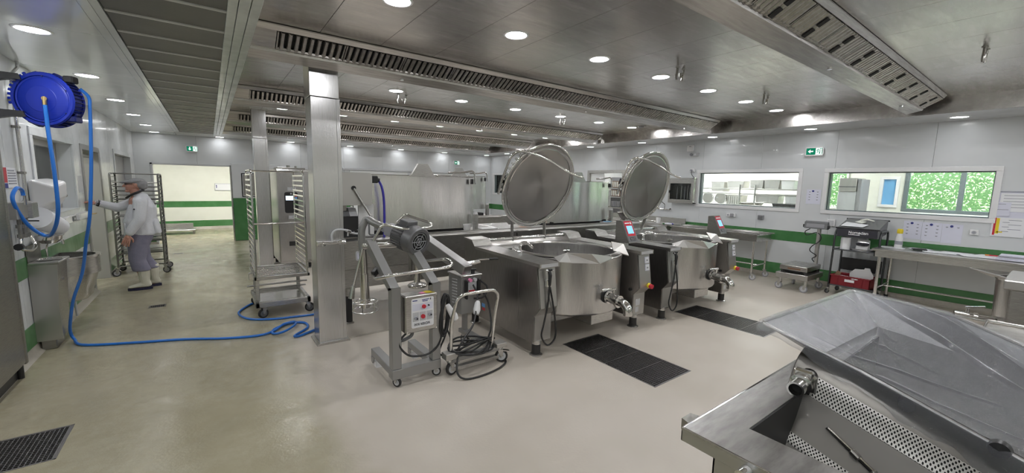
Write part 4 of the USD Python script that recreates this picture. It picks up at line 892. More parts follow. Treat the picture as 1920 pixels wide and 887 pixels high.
part('leaf', cbox((3.4, YB - .03, .01), (5.2, YB - .005, 1.93), .004), 'door_white', d, smooth=False); part('rail', cbox((3.2, YB - .05, 1.94), (7.0, YB - .005, 2.0), .004), 'light_grey', d, smooth=False); part('leaf', cbox((5.6, YB - .03, .01), (7.0, YB - .005, 1.93), .004), 'door_white', d, smooth=False)
# corridor notice, low steel bench
t = thing('wall_notice', 'framed paper notice on the corridor wall beyond the doorway', 'notice', (.30, 16.285, 1.33)); part('frame', MB().box((-.16, -.01, -.11), (.30, 0.005, .12), .003), 'light_grey', t); part('sheet', MB().box((-.14, -.012, -.09), (.28, -.0095, .10)), 'paper', t); part('print', MB().box((-.12, -.0135, -.03), (-.10, -.012, .07)), 'ink_blue', t)
t = thing('low_platform', 'low steel plate on the corridor floor behind the tray rack', 'platform', (-.75, 15.2, 0)); part('plate', MB().box((-.5, -.3, .10), (.36, .3, .13), .006), 'steel', t); part('upstand', MB().box((-.5, .26, .13), (.30, .3, .27), .004), 'steel', t)
for x in (-.45, .3): part('leg', MB().box((x, -.28, 0), (x + .04, .28, .10)), 'steel_dark', t)

# hose reel with its wall bracket
t = thing('hose_reel', 'big blue hose reel held out from the left wall on black brackets', 'hose reel', (-1.02, 5.04, 2.22))
RZ = rotz(-.42); M = RZ @ mat([1, 0, 0], [0, 0, 1], [0, -1, 0], (0, 0, 0)); R3 = RZ[:3, :3]
part('drum', MB().lathe([(0, -.07), (.19, -.07), (.20, -.055), (.20, .03), (.19, .045), (.178, .05), (.17, .047), (.155, .055), (.105, .06), (.10, .064), (0, .066)], 56, M), 'reel_blue', t, smooth=35)
part('side_rim', MB().lathe([(.185, .035), (.208, .035), (.214, .045), (.205, .056), (.185, .054)], 56, M).lathe([(.185, -.07), (.208, -.07), (.214, -.06), (.205, -.05), (.185, -.05)], 56, M), 'reel_blue', t, smooth=35)
for k in range(18):
    s = math.radians(-70 + 8.5 * k); o = A([math.cos(s), 0, math.sin(s)]); part('rib', MB().beam(o * .205 + [0, -.045, 0], o * .205 + [0, .055, 0], .008, .022, .002, up=o, m=RZ), 'reel_navy', t, smooth=False)
for k in range(9):
    s = math.radians(118 + 9 * k); o = A([math.cos(s), 0, math.sin(s)]); part('tooth', MB().beam(o * .20 + [0, -.05, 0], o * .226 + [0, -.05, 0], .014, .02, .002, m=RZ), 'reel_blue', t, smooth=False)
for s in (62, 112, -38, -118): 
    o = A([math.cos(math.radians(s)), 0, math.sin(math.radians(s))]); part('lug', MB().beam(o * .19 + [0, .0, 0], o * .225 + [0, .0, 0], .05, .09, .008, m=RZ), 'reel_navy', t, smooth=False)
for k in range(6):
    s = math.radians(25 + 60 * k); part('case_screw', MB().cyl((.182 * math.cos(s), -.05, .182 * math.sin(s)), (.182 * math.cos(s), -.058, .182 * math.sin(s)), .006, 8, m=RZ), 'reel_navy', t)
part('maker_plate', MB().beam((-.185, -.058, .12), (-.15, -.060, .15), .03, .003, m=RZ), 'light_grey', t)
part('roller_box', MB().box((.13, -.03, .145), (.20, .04, .20), .008, m=RZ), 'black', t); part('side_box', MB().box((.13, -.04, -.17), (.20, .04, -.12), .008, m=RZ), 'reel_navy', t)
for z in (.155, -.13):
    part('bracket_arm', MB().prism([(-.325, z - .05), (-.325, z + .045), (-.25, z + .03), (-.14, z + .028), (-.13, z - .015), (-.22, z - .02)], 'y', -.03, .05), 'black', t, smooth=False)
part('wall_plate', MB().box((-.33, -.05, -.20), (-.318, .10, .23), .004), 'black', t, smooth=False)
part('inlet_elbow', MB().cyl((0, -.066, .0), (0, -.11, .0), .016, 14).cyl((0, -.10, .012), (0, -.10, -.05), .014, 14), 'brass', t)
inlet = spline([(0, -.10, -.04), (.002, -.105, -.25), (.01, -.11, -.62), (.0, -.09, -.90), (-.06, .02, -1.07), (-.15, .20, -1.13), (-.235, .15, -1.02), (-.265, .02, -.82), (-.255, .08, -.72), (-.25, .18, -.735), (-.25, .205, -.79)], 10)
part('inlet_hose', MB().tube(inlet, .0135, 10), 'hose_blue', t)
part('hose_union', MB().cyl((-.25, .205, -.78), (-.25, .21, -.86), .019, 12), 'chrome', t)
main = [(.19, .0, .12), (.235, .02, .06), (.235, .02, -.05), (.21, .02, -.47), (.165, .03, -.93), (.10, .16, -1.19), (.02, .34, -1.50), (-.075, .44, -1.76), (-.13, .53, -1.98), (-.155, .60, -2.12), (-.13, .58, -2.195), (-.03, .38, -2.208), (.35, .20, -2.208), (.72, .06, -2.208), (1.06, -.13, -2.208), (1.33, -.22, -2.208), (1.47, -.21, -2.208), (1.60, -.12, -2.208), (1.70, -.08, -2.20), (1.74, -.14, -2.19), (1.66, -.25, -2.19), (1.54, -.30, -2.195), (1.47, -.24, -2.18), (1.54, -.12, -2.175), (1.67, -.05, -2.18), (1.80, -.09, -2.20), (1.83, -.22, -2.208), (1.70, -.40, -2.208), (1.62, -.43, -2.208), (1.75, -.43, -2.208), (1.80, -.40, -2.208)]
main = main[:14] + [(1.06, -.13, -2.208), (1.33, -.22, -2.208), (1.48, -.17, -2.205), (1.60, -.03, -2.19), (1.71, -.03, -2.185), (1.68, -.16, -2.185), (1.56, -.28, -2.195), (1.47, -.24, -2.206), (1.50, -.10, -2.207), (1.66, .02, -2.207), (1.80, -.05, -2.207), (1.80, -.24, -2.207), (1.65, -.42, -2.207), (1.68, -.46, -2.207), (1.80, -.39, -2.207), (1.95, -.30, -2.207), (2.15, -.26, -2.207)]
part('hose', MB().tube(spline(main, 9), .0125, 10), 'hose_blue', t, label='blue hose running down and across the floor')
t = solo('floor_hose', MB().tube(spline([(1.02, 6.3, .0125), (.75, 6.2, .0125), (.45, 6.22, .0125), (.25, 5.95, .0125), (.20, 5.72, .0125), (.29, 5.46, .0125), (.50, 5.32, .0125), (.72, 5.28, .0125), (.95, 5.26, .0125), (1.2, 5.35, .0125)], 9), .0125, 10), 'hose_blue', 'dark blue hose curving on the floor under the empty tray rack', 'hose', smooth=30)
# pipe on the wall
t = thing('wall_pipe', 'thin steel pipe with an S bend running down the left wall behind the reel', 'pipe', (XL + .03, 5.55, 0))
part('pipe', MB().tube(bend([(0, .20, ZC), (0, .20, 2.57), (0, .02, 2.48), (0, .0, 2.38), (0, .0, 1.38)], .06, 6), .012, 12), 'steel_bright', t)
part('pipe', MB().tube(bend([(0, .035, 2.05), (0, .035, 1.38)], .01), .007, 8), 'steel', t)
for z in (2.25, 2.02, 1.62): part('clip', MB().box((-.032, -.02, z), (.012, .05, z + .02), .003), 'steel_dark', t)
# control box with valves
t = thing('valve_box', 'grey steel box with dark valves under it, below the end of the reel hose', 'valve box', (XL + .055, 5.27, 1.315))
part('housing', MB().box((-.054, -.19, -.07), (.03, .19, .07), .006), 'steel_matt', t); part('housing', MB().box((-.054, .05, -.075), (.06, .20, .06), .006), 'steel', t)
for y in (-.06, .04, .10): part('valve', MB().cyl((0, y, -.07), (0, y, -.24), .014, 12).cyl((0, y, -.12), (0, y, -.15), .024, 12).cyl((0, y, -.20), (0, y, -.23), .022, 12), 'steel_dark', t)
part('valve_lever', MB().beam((.0, .10, -.10), (.05, .20, -.11), .02, .012, .003), 'black', t)
part('mixer_pipe', MB().tube(bend([(0, -.07, -.24), (.0, -.09, -.33), (.03, .05, -.36), (.03, .16, -.33), (0, .16, -.24)], .05), .012, 10), 'steel_bright', t)
part('valve_wheel', MB().cyl((.0, -.11, -.30), (.0, -.15, -.30), .028, 14), 'black', t)
# hand dryer, paper roll, sockets, notice
t = thing('hand_dryer', 'white rounded hand dryer on the left wall under the hose reel', 'hand dryer', (XL + .01, 5.95, 1.44))
def hullpart(name, pts, m, parent, smooth=40):
    v, f = _hull(A(pts, float)); part(name, (v, f), m, parent, smooth=smooth)
def hull_balls(c, r, n=10):
    s = m3.Manifold.sphere(1, 20).to_mesh(); v = np.array(s.vert_properties[:, :3]); return np.vstack([A(q) + v * rr for q, rr in zip(c, np.broadcast_to(r, (len(c),)))])
hullpart('body', hull_balls([(.03, -.24, .10), (.03, -.22, -.12), (.14, -.20, .05), (.13, -.20, -.06), (.03, .22, .11), (.14, .16, .09), (.15, .10, -.02), (.10, .02, -.14), (.03, .22, -.05)], .03), 'white_plastic', t)
hullpart('nozzle_cap', hull_balls([(.05, .26, .07), (.13, .22, .06), (.12, .23, -.02), (.05, .28, -.02)], .018), 'light_grey', t)
part('nozzle', MB().cyl((.10, .25, .03), (.12, .33, -.04), .03, 18, .022), 'chrome', t)
part('underside', MB().beam((.03, .0, -.165), (.10, .05, -.16), .16, .03, .006), 'light_grey', t)
t = thing('paper_roll', 'white cone of paper on a steel holder below the hand dryer', 'paper holder', (XL + .06, 5.85, 1.16))
part('paper', MB().cyl((0, -.18, .06), (0.05, .16, -.06), .10, 28, .085), 'paper', t); part('holder', MB().beam((-.05, -.02, -.13), (.06, .02, -.12), .03, .02, .004).tube(spline([(.06, .0, -.12), (.08, .12, -.14), (.07, .24, -.13)], 6), .008, 8), 'steel', t)
part('bowl', MB().lathe([(0, 0), (.05, .005), (.085, .04), (.09, .075), (.08, .07), (.045, .02), (0, .012)], 24, mat([1, 0, 0], [0, 1, 0], [0, 0, 1], (.05, -.17, -.19))), 'steel_bright', t)
for k, (a, b, lab) in enumerate(((6.37, 6.78, 'white double socket box on the left wall right of the dryer'), (7.28, 7.80, 'long white dispenser box beside the left doorway'))):
    t, o = wallbox('socket_box', lab, 'socket', (XL, a, 1.06), (XL + .045, b, 1.145), 'white_plastic', .008)
    part('plug' if k == 0 else 'slot', MB().box((.022, -.01, -.03), (.03, .005, .03), .002).box((.022, .03, -.03), (.03, .045, .03), .002) if k == 0 else MB().box((.0222, -.18, -.035), (.024, .18, -.03)), 'light_grey', t)
t, o = wallbox('wall_switch', 'dark square switch with a white frame between the two socket boxes', 'switch', (XL, 6.84, 1.055), (XL + .03, 7.18, 1.145), 'white_plastic', .006)
part('key', MB().box((.015, -.02, -.03), (.022, .12, .03), .003), 'grey_plastic', t); part('symbol', MB().box((.0222, .02, -.012), (.024, .08, .012)), 'light_grey', t)
t, o = wallbox('access_plate', 'faint white square plate on the left wall beside the doorway', 'plate', (XL, 7.55, 1.38), (XL + .006, 7.82, 1.62), 'wall_white', .002); part('seal', MB().box((.003, -.12, -.11), (.0045, .12, .11)), 'light_grey', t)
t, o = wallbox('safety_notice', 'small printed notice with a red strip at the far left', 'notice', (XL, 5.20, 1.50), (XL + .004, 5.50, 1.67), 'paper', 0)
part('red_strip', MB().box((.002, -.15, -.04), (.003, -.07, .085)), 'red', t); part('blue_corner', MB().box((.002, -.15, -.085), (.003, -.07, -.045)), 'ink_blue', t)
for k in range(6): part('text_line', MB().box((.002, -.05, .055 - .022 * k), (.003, .13 if k else .10, .067 - .022 * k)), 'ink_grey', t)
# washbasin pair
t = thing('washbasin', 'steel hand washbasin with a tall side panel and bent tap on the left wall', 'washbasin', (XL + .005, 5.46, 0))
part('side_panel', MB().prism([(0, .09), (.17, .09), (.165, .40), (.185, .815), (0, .815)], 'y', 0, .012), 'steel_matt', t, smooth=False)
part('body', MB().prism([(0.004, .10), (.155, .10), (.16, .40), (.18, .80), (0.004, .80)], 'y', .012, .34), 'steel', t, smooth=False)
part('top', MB().box((0, -.006, .80), (.20, .36, .825), .006), 'steel', t, smooth=False); part('bowl', MB().lathe([(.0, -.08), (.05, -.075), (.075, -.03), (.085, 0.0), (.092, .004), (.082, .006), (.07, -.03), (.045, -.068), (0, -.073)], 28, mat([1, 0, 0], [0, 1, 0], [0, 0, 1], (.10, .18, .825))), 'steel_bright', t)
part('splashback', MB().box((0, 0, .825), (.012, .36, .98), .003), 'steel_dark', t, smooth=False)
part('foot', MB().box((.02, .02, 0), (.12, .30, .09), .006), 'steel_dark', t)
part('tap', MB().tube(spline([(.05, .36, .82), (.05, .37, .92), (.07, .42, 1.0), (.10, .52, 1.0), (.115, .575, .96)], 8), .008, 10).cyl((.115, .575, .965), (.118, .582, .92), .013, 12), 'chrome', t)
part('push_pad', MB().box((.165, .10, .62), (.178, .20, .65), .003), 'chrome', t)
t = thing('hand_basin', 'round fronted steel basin with a tapering bowl beside the tall washbasin', 'washbasin', (XL + .005, 6.13, 0))
half = lambda r, n=20, d=.10: [(0, -r)] + [(d + (r) * math.cos(s), r * math.sin(s)) for s in np.linspace(-PI / 2, PI / 2, n)] + [(0, r)]
part('apron', MB().prism(half(.26), 'z', .60, .775, holes=[half(.25)[0:1] and [(x * .96 + .006, y * .96) for x, y in half(.255)]]), 'steel', t, smooth=35)
part('rim', MB().prism(half(.275), 'z', .775, .79, holes=[[(x * .86 + .02, y * .86) for x, y in half(.26)]]), 'steel_bright', t, smooth=35)
prof = []
for z, s, n in ((.32, .70, 0), (.36, .80, 0), (.60, .97, 0), (.77, .97, 0)): prof.append([(x * s, y * s, z) for x, y in half(.25)])
v = A(prof).reshape(-1, 3); n = len(prof[0]); f = []
for i in range(3):
    for k in range(n - 1): f += [[i * n + k, i * n + k + 1, (i + 1) * n + k + 1], [i * n + k, (i + 1) * n + k + 1, (i + 1) * n + k]]
for k in range(1, n - 1): f.append([0, k + 1, k])
part('bowl', (v, A(f)), 'steel_v', t, smooth=40)
part('tray', MB().prism([(x * .95, y * .95) for x, y in half(.25)], 'z', .66, .67), 'steel', t)
part('bracket', MB().box((0, .28, .60), (.20, .33, .77), .006), 'steel_matt', t); part('drain_pipe', MB().cyl((.05, .42, .50), (.05, .46, .02), .011, 10), 'light_grey', t)
part('valve', MB().cyl((.05, -.33, .36), (.10, -.30, .36), .014, 10).cyl((.08, -.31, .36), (.08, -.31, .48), .009, 8), 'pink', t)
# exit signs
def exit_sign(loc, rz, label, s=1.0, arrow='down', w=.26):
    t = thing('exit_sign', label, 'exit sign', loc, rz, 'green emergency exit signs')
    part('case', MB().prism(rrect(-w / 2 - .02, -.075 * s, w / 2 + .02, .075 * s, .03 * s), 'y', -.045, 0.0), 'white_plastic', t, smooth=40)
    part('green_face', MB().box((-w / 2, -.049, -.055 * s), (w * .09, -.045, .055 * s), .001), 'sign_green', t); part('white_face', MB().box((w * .10, -.049, -.055 * s), (w / 2, -.045, .055 * s), .001), 'sign_white', t)
    cx, r = -w * .21, .042 * s
    pts = [(0, -1), (.8, -.1), (.25, -.1), (.25, .9), (-.25, .9), (-.25, -.1), (-.8, -.1)]
    if arrow == 'left': pts = [(-y_, x_) for x_, y_ in pts]; pts = [(-a, b) for a, b in pts]
    pts = [(cx + a * r, b * r) for a, b in pts]
    part('arrow', MB().prism(pts, 'y', -.0515, -.049), 'sign_white', t)
    # running figure at a door, as the standard safety sign has it
    q = w * .30; u = .05 * s
    part('door_symbol', MB().prism([(q + .25 * u, -.9 * u), (q + 1.0 * u, -.9 * u), (q + 1.0 * u, .95 * u), (q + .25 * u, .95 * u)], 'y', -.0505, -.049, holes=[[(q + .4 * u, -.9 * u + .002), (q + .85 * u, -.9 * u + .002), (q + .85 * u, .8 * u), (q + .4 * u, .8 * u)]]), 'sign_green', t)
    mb = MB().cyl((q - .25 * u, -.049, .62 * u), (q - .25 * u, -.0515, .62 * u), .17 * u, 12)
    for a, b in (((-.3, .42), (-.2, -.1)), ((-.2, -.1), (.25, -.35)), ((.25, -.35), (.2, -.85)), ((-.2, -.1), (-.5, -.5)), ((-.5, -.5), (-.95, -.5)), ((-.3, .35), (.2, .1)), ((-.3, .35), (-.75, .05))):
        mb.beam((q + a[0] * u, -.050, a[1] * u), (q + b[0] * u, -.050, b[1] * u), .2 * u, .002, up=(0, 1, 0)) if 0 else mb.prism([(q + a[0] * u + .08 * u, a[1] * u), (q + b[0] * u + .08 * u, b[1] * u), (q + b[0] * u - .10 * u, b[1] * u + .04 * u), (q + a[0] * u - .10 * u, a[1] * u + .04 * u)], 'y', -.0512, -.049)
    part('runner', mb, 'sign_green', t, smooth=False)
    return t
exit_sign((-.285, YB, 2.315), 0, 'green exit sign with a down arrow on the back wall above the doorway', 1.0, 'down', .20)
exit_sign((7.0, YB, 2.32), 0, 'green exit sign far back, right of the pans on the back wall', 1.0, 'left', .19)
exit_sign((XR, 2.71, 2.29), -PI / 2, 'larger green exit sign with a left arrow on the right wall above the windows', 1.0, 'left', .23)

# ================================================================ tray racks
def ladder(parent, x, y0, y1, z0, z1, n, m, r=.012, flat=True):
    part('upright', MB().tube(bend([(x, y0, z0), (x, y0, z1), (x, y1, z1), (x, y1, z0)], .07, 6), r, 10), m, parent)
    for k in range(n):
        z = z0 + .10 + (z1 - z0 - .16) * k / (n - 1)
        part('runner', MB().box((x - .012, y0, z - .002), (x + .014, y1, z + .002)).box((x - .012, y0, z), (x - .009, y1, z + .018)), m, parent, smooth=False)
plain('rack_steel', (0.26, 0.26, 0.25), 0.35, 1.0)
t = thing('tray_rack', 'grey tray rack on wheels behind the person in white', 'tray rack', (-.98, 9.27, 0))
for x in (-.28, .30): ladder(t, x, -.25, .24, .14, 1.66, 21, 'rack_steel', .0145)
for y in (-.25, .24):
    part('cross_bar', MB().cyl((-.28, y, .16), (.30, y, .16), .011, 10), 'rack_steel', t)
part('cross_bar', MB().cyl((-.28, .0, 1.66), (.30, .0, 1.66), .011, 10), 'rack_steel', t)
for k, z in enumerate((1.51, 1.44, 1.37, 1.30, 1.235, 1.16, .96, .62, .55, .42, .35)):
    part('tray', MB().box((-.26, -.22, z), (.28, .22, z + .014), .003), 'rack_steel' if k % 3 else 'steel', t, smooth=False)
for x, y, h in ((-.29, -.25, 200), (-.28, .25, 150), (.30, -.25, -20), (.30, .24, 20)): caster(t, x, y, .055, math.radians(h), .03, .145, tire='rubber', hub='mid_grey')
t = thing('tray_rack', 'empty bright steel tray rack on a low trolley between the two columns', 'tray rack', (.645, 5.80, 0))
for x in (-.265, .265): ladder(t, x, -.35, .37, .46, 1.72, 19, 'steel_bright', .010)
part('top_bar', MB().cyl((-.265, .37, 1.72), (.265, .37, 1.72), .010, 10), 'steel_bright', t); part('front_bar', MB().cyl((-.265, -.35, 1.11), (.265, -.35, 1.11), .011, 10), 'steel_bright', t)
part('shelf_frame', MB().box((-.29, -.36, .455), (.29, -.335, .495), .004).box((-.29, .35, .455), (.29, .375, .495), .004).box((-.29, -.36, .455), (-.265, .375, .495), .004).box((.265, -.36, .455), (.29, .375, .495), .004), 'steel', t, smooth=False)
for k in range(8): part('shelf_wire', MB().cyl((-.27, -.30 + .085 * k, .475), (.27, -.30 + .085 * k, .475), .006, 8), 'steel_bright', t)
mb = MB()
for k in range(20): mb.cyl((-.25 + .026 * k, -.33, .481), (-.25 + .026 * k, .35, .481), .0022, 6)
part('shelf_mesh', mb, 'steel_bright', t)
for x in (-.265, .225): part('leg', MB().box((x, .20, .19), (x + .04, .25, .46), .004), 'steel', t, smooth=False)
part('leg', MB().box((-.28, -.30, .19), (-.24, -.25, .46), .004), 'steel', t, smooth=False)
part('base_frame', MB().box((-.29, -.37, .13), (.29, -.32, .19), .005).box((-.29, .32, .13), (.29, .37, .19), .005).box((-.29, -.37, .13), (-.25, .37, .19), .005).box((.25, -.37, .13), (.29, .37, .19), .005), 'steel', t, smooth=False)
part('drip_tray', MB().box((-.25, -.33, .155), (.25, .33, .163), .002), 'steel_bright', t); part('guide_rail', MB().cyl((-.34, .10, .30), (.33, .10, .30), .013, 10).box((-.30, -.02, .26), (.30, .02, .275), .003), 'steel', t)
part('latch', MB().box((-.335, -.22, .44), (-.285, -.16, .52), .005), 'steel_bright', t)
for x, y, h in ((-.20, -.33, 200), (.26, -.33, -10), (-.22, .33, 160), (.25, .33, 20)): caster(t, x, y, .055, math.radians(h), .032, .135, hub='grey_plastic')
t = thing('tray_rack', 'tray rack half hidden behind the near column beside the oven', 'tray rack', (1.85, 8.05, 0))
for x in (-.26, .26): ladder(t, x, -.25, .24, .14, 1.68, 19, 'steel_bright', .012)
for x, y, h in ((-.26, -.25, 200), (.26, -.25, -20), (-.26, .24, 160), (.26, .24, 20)): caster(t, x, y, .055, math.radians(h), .03, .145)
part('cross_bar', MB().cyl((-.26, -.25, .16), (.26, -.25, .16), .011, 10), 'steel_bright', t)

# combi oven and the cabinet beyond the far column
t = thing('combi_oven', 'tall steel oven with a black touch panel behind the empty tray rack', 'oven', (1.21, 8.2, 0))
part('housing', MB().box((-.26, .012, .12), (.27, .95, 1.80), .008), 'steel_v', t, smooth=False); part('front_panel', MB().box((-.255, 0, .16), (.145, .012, 1.78), .006), 'steel_v', t, smooth=False); part('door_edge', MB().box((.155, -.015, .16), (.265, .012, 1.78), .006), 'steel_matt', t, smooth=False)
pl = part('touch_panel', MB().prism(rrect(-.155, 1.03, .06, 1.40, .035), 'y', -.008, 0), 'black', t, smooth=False)
part('display', MB().box((-.135, -.011, 1.255), (.0, -.008, 1.335)), 'screen_white', pl, label='lit white display'); part('display_side', MB().box((.002, -.011, 1.255), (.045, -.008, 1.315)), 'blue_label', pl); part('display_tab', MB().box((.002, -.011, 1.318), (.045, -.008, 1.338)), 'red', pl); part('logo', MB().cyl((-.05, -.008, 1.372), (-.05, -.011, 1.372), .014, 16), 'light_grey', pl)
for z in (1.455, .955): part('plate', MB().box((-.10, -.005, z - .03), (.03, 0, z + .03), .002).get() if 0 else MB().box((-.10, -.004, z - .03), (.03, .0, z + .03), .001), 'light_grey', t); part('plate_print', MB().box((-.05, -.0055, z - .006), (-.01, -.004, z + .006)), 'ink_grey', t)
part('vent', MB().box((-.11, -.003, .44), (.03, 0, .52), .001), 'black', t); part('top_fitting', MB().box((-.24, .02, 1.80), (.2, .5, 1.83), .004).cyl((-.06, .1, 1.83), (-.06, .1, 1.87), .03, 12).cyl((.06, .1, 1.83), (.06, .1, 1.86), .02, 12), 'steel_dark', t)
for x, y in ((-.22, .06), (.22, .06), (-.22, .88), (.22, .88)): foot(x, y, .13, t, .026)
t = thing('tall_cabinet', 'narrow dark steel cabinet standing behind the far column', 'cabinet', (1.02, 9.6, 0)); part('body', MB().box((-.05, 0, .06), (.05, .7, 1.72), .006), 'steel_dark', t, smooth=False); part('plinth', MB().box((-.04, .02, 0), (.04, .68, .06)), 'black', t); part('door', MB().box((-.046, -.012, .10), (.046, 0, 1.70), .004), 'steel_dark', t, smooth=False)
t = thing('work_table', 'low steel bench behind the oven, with a bracketed shelf', 'table', (1.22, 9.75, 0)); part('top', MB().box((-.12, 0, .85), (.35, .7, .89), .005), 'steel', t); part('leg', MB().box((-.10, .02, 0), (-.06, .06, .85)), 'steel_dark', t); part('leg', MB().box((.30, .02, 0), (.34, .06, .85)), 'steel_dark', t)

# ================================================================ the person in white
from trimesh.smoothing import filter_taubin
_sph = np.array(m3.Manifold.sphere(1, 14).to_mesh().vert_properties[:, :3])
def flesh(bones, refine=.022, it=12, extra=()):
    """bones: ((point, radius or (rx, ry, rz)), (point, radius)) -> one smooth surface."""
    parts = [m3.Manifold.hull_points(np.vstack([A(p) + _sph * A(r) for p, r in b])) for b in bones] + list(extra)
    m = m3.Manifold.batch_boolean(parts, m3.OpType.Add).refine_to_length(refine).to_mesh()
    t = trimesh.Trimesh(np.array(m.vert_properties[:, :3]), np.array(m.tri_verts), process=True)
    filter_taubin(t, iterations=it)
    return np.array(t.vertices), np.array(t.faces)
rough_col('skin', (.50, .25, .19), (.58, .31, .24), 20, .45, .55)
rough_col('jacket', (.66, .67, .72), (.72, .73, .77), 6, .6, .75, bump=.35, bscale=14, dist=.02)
rough_col('trousers', (.20, .195, .27), (.25, .24, .32), 8, .6, .75, bump=.3, bscale=12, dist=.02)
rough_col('boot_white', (.62, .60, .50), (.70, .68, .58), 8, .4, .5)
rough_col('cap_grey', (.23, .23, .24), (.30, .30, .31), 25, .6, .7, bump=.3, bscale=60)
plain('navy', (.015, .015, .05), .55)
pr = thing('person', 'person in white jacket, grey cap and white boots reaching towards the left doorway', 'person', (-.84, 7.89, 0), math.radians(4))
P = lambda f_, l_, z: (-f_, -l_, z)                 # forward, left, up -> the person looks along -x
def hand(wrist, dirn, palm, curl=.35, side=1, spread=1.0):
    """Palm, four fingers and thumb as bones from the wrist along dirn; palm: the way the palm looks."""
    d = unit(dirn); n = unit(A(palm) - d * (A(palm) @ d)); s = np.cross(d, n) * side; w = A(wrist, float); b = []
    b.append(((w, (.024, .024, .024)), (w + d * .035, .028)))
    for k in range(4):
        k0 = w + d * .085 + s * (.030 - .020 * k); b.append(((w + d * .03 + s * (.016 - .011 * k), .017), (k0, .0125)))
        L = (.040, .045, .042, .033)[k]; a = k0; q = d
        for j, (sc, r) in enumerate(((1, .0105), (.65, .0095), (.5, .0085))):
            th = curl * (j + 1) * .5; q = unit(d * math.cos(th) + n * math.sin(th) + s * .06 * (1.5 - k) * spread); e = a + q * L * sc; b.append(((a, r + .001), (e, r))); a = e
    a = w + d * .03 + s * .026; e = a + unit(d * .6 + s * .75 + n * .3) * .045; g = e + unit(d * .9 + s * .25 + n * .35) * .035
    b += [((w + d * .015, .02), (a, .016)), ((a, .0145), (e, .012)), ((e, .012), (g, .0095))]
    return b
HR = P(.44, -.10, 1.245); HL = P(.115, .235, .815)

sk = [((P(.0, 0, 1.33), .06), (P(.02, 0, 1.415), .055)), ((P(.0, 0, 1.510), (.088, .072, .085)), (P(.055, 0, 1.490), (.062, .06, .08))), ((P(.075, 0, 1.445), (.035, .04, .03)), (P(.05, 0, 1.495), (.06, .06, .05))),
      ((P(.112, 0, 1.510), .008), (P(.132, 0, 1.477), .013)), ((P(.12, 0, 1.474), (.012, .016, .009)), (P(.11, 0, 1.478), .016)), ((P(.108, 0, 1.443), (.008, .022, .006)), (P(.095, 0, 1.443), (.01, .02, .008))), ((P(.104, 0, 1.411), .016), (P(.08, 0, 1.415), .022)),
      ((P(.0, .074, 1.495), (.02, .008, .028)), (P(-.006, .078, 1.505), (.014, .008, .014))), ((P(.0, -.074, 1.495), (.02, .008, .028)), (P(-.006, -.078, 1.505), (.014, .008, .014))),
      ((P(-.03, 0, 1.28), (.12, .16, .08)), (P(-.02, 0, 1.0), (.13, .16, .10))), ((P(-.02, 0, 1.0), (.13, .16, .10)), (P(.0, 0, .82), (.12, .15, .08))),
      ((P(-.01, -.17, 1.27), .06), (P(.22, -.16, 1.17), .045)), ((P(.22, -.16, 1.17), .042), (HR, .026)), ((P(-.03, .18, 1.27), .06), (P(-.0, .235, 1.02), .045)), ((P(-.0, .235, 1.02), .042), (HL, .026))]
for s, kx, ax in ((1, .06, .0), (-1, .0, -.10)):
    sk += [((P(.0, .085 * s, .80), .085), (P(kx, .085 * s, .46), .058)), ((P(kx, .085 * s, .46), .055), (P(ax, .085 * s, .10), .04)), ((P(ax, .085 * s, .06), .035), (P(ax + .12, .085 * s, .045), .028))]
sk += hand(HR, A(P(.55, .02, 1.275)) - A(HR), (0, 0, -1), .30, 1) + hand(HL, A(P(.15, .235, .70)) - A(HL), (0, 1, 0), .55, 1)
part('body', flesh(sk, .014, 8), 'skin', pr, smooth=True)
for s in (1, -1):
    e = part('eye', MB().lathe([(0, -.008), (.006, -.005), (.008, 0), (.006, .005), (0, .008)], 12, mat([1, 0, 0], [0, 1, 0], [0, 0, 1], P(.102, .030 * s, 1.512))), 'white_matt', pr); part('iris', MB().cyl(P(.1085, .031 * s, 1.512), P(.1105, .031 * s, 1.512), .0035, 10), 'ink', e)
    part('eyebrow', MB().tube([P(.108, .014 * s, 1.527), P(.107, .03 * s, 1.531), P(.098, .045 * s, 1.527)], .004, 6), 'ink', pr)
part('mouth', MB().tube([P(.114, -.02, 1.443), P(.118, 0, 1.444), P(.114, .02, 1.443)], .003, 6), 'pink', pr)
jk = [((P(-.04, 0, 1.345), (.085, .11, .05)), (P(-.045, 0, 1.18), (.155, .20, .09))), ((P(-.045, 0, 1.18), (.155, .20, .09)), (P(-.01, 0, .98), (.185, .205, .10))), ((P(-.01, 0, .98), (.185, .205, .10)), (P(-.03, 0, .80), (.185, .195, .035))),
      ((P(-.02, -.19, 1.27), .075), (P(.22, -.165, 1.17), .062)), ((P(.22, -.165, 1.17), .060), (P(.40, -.105, 1.24), .047)), ((P(-.04, .20, 1.26), .085), (P(-.01, .245, 1.02), .068)), ((P(-.01, .245, 1.02), .068), (P(.095, .242, .855), .056)),
      ((P(-.04, 0, 1.30), (.10, .17, .06)), (P(-.03, .19, 1.26), .07)), ((P(-.04, 0, 1.30), (.10, .17, .06)), (P(-.02, -.18, 1.26), .065)), ((P(-.17, 0, .96), (.05, .15, .08)), (P(-.19, 0, .82), (.05, .15, .03)))]
part('jacket', flesh(jk, .02, 8), 'jacket', pr, smooth=True)
part('collar', MB().tube(spline([P(.085, .045, 1.335), P(.045, .078, 1.365), P(-.02, .082, 1.40), P(-.075, .0, 1.425), P(-.02, -.082, 1.40), P(.045, -.078, 1.365), P(.085, -.045, 1.335), P(.11, .0, 1.315)], 6, True), .014, 10, closed=True), 'black', pr, label='black collar')
part('cuff', MB().tube([P(.385, -.11, 1.237), P(.405, -.104, 1.240), P(.425, -.10, 1.243)], [.046, .048, .040], 14), 'black', pr)
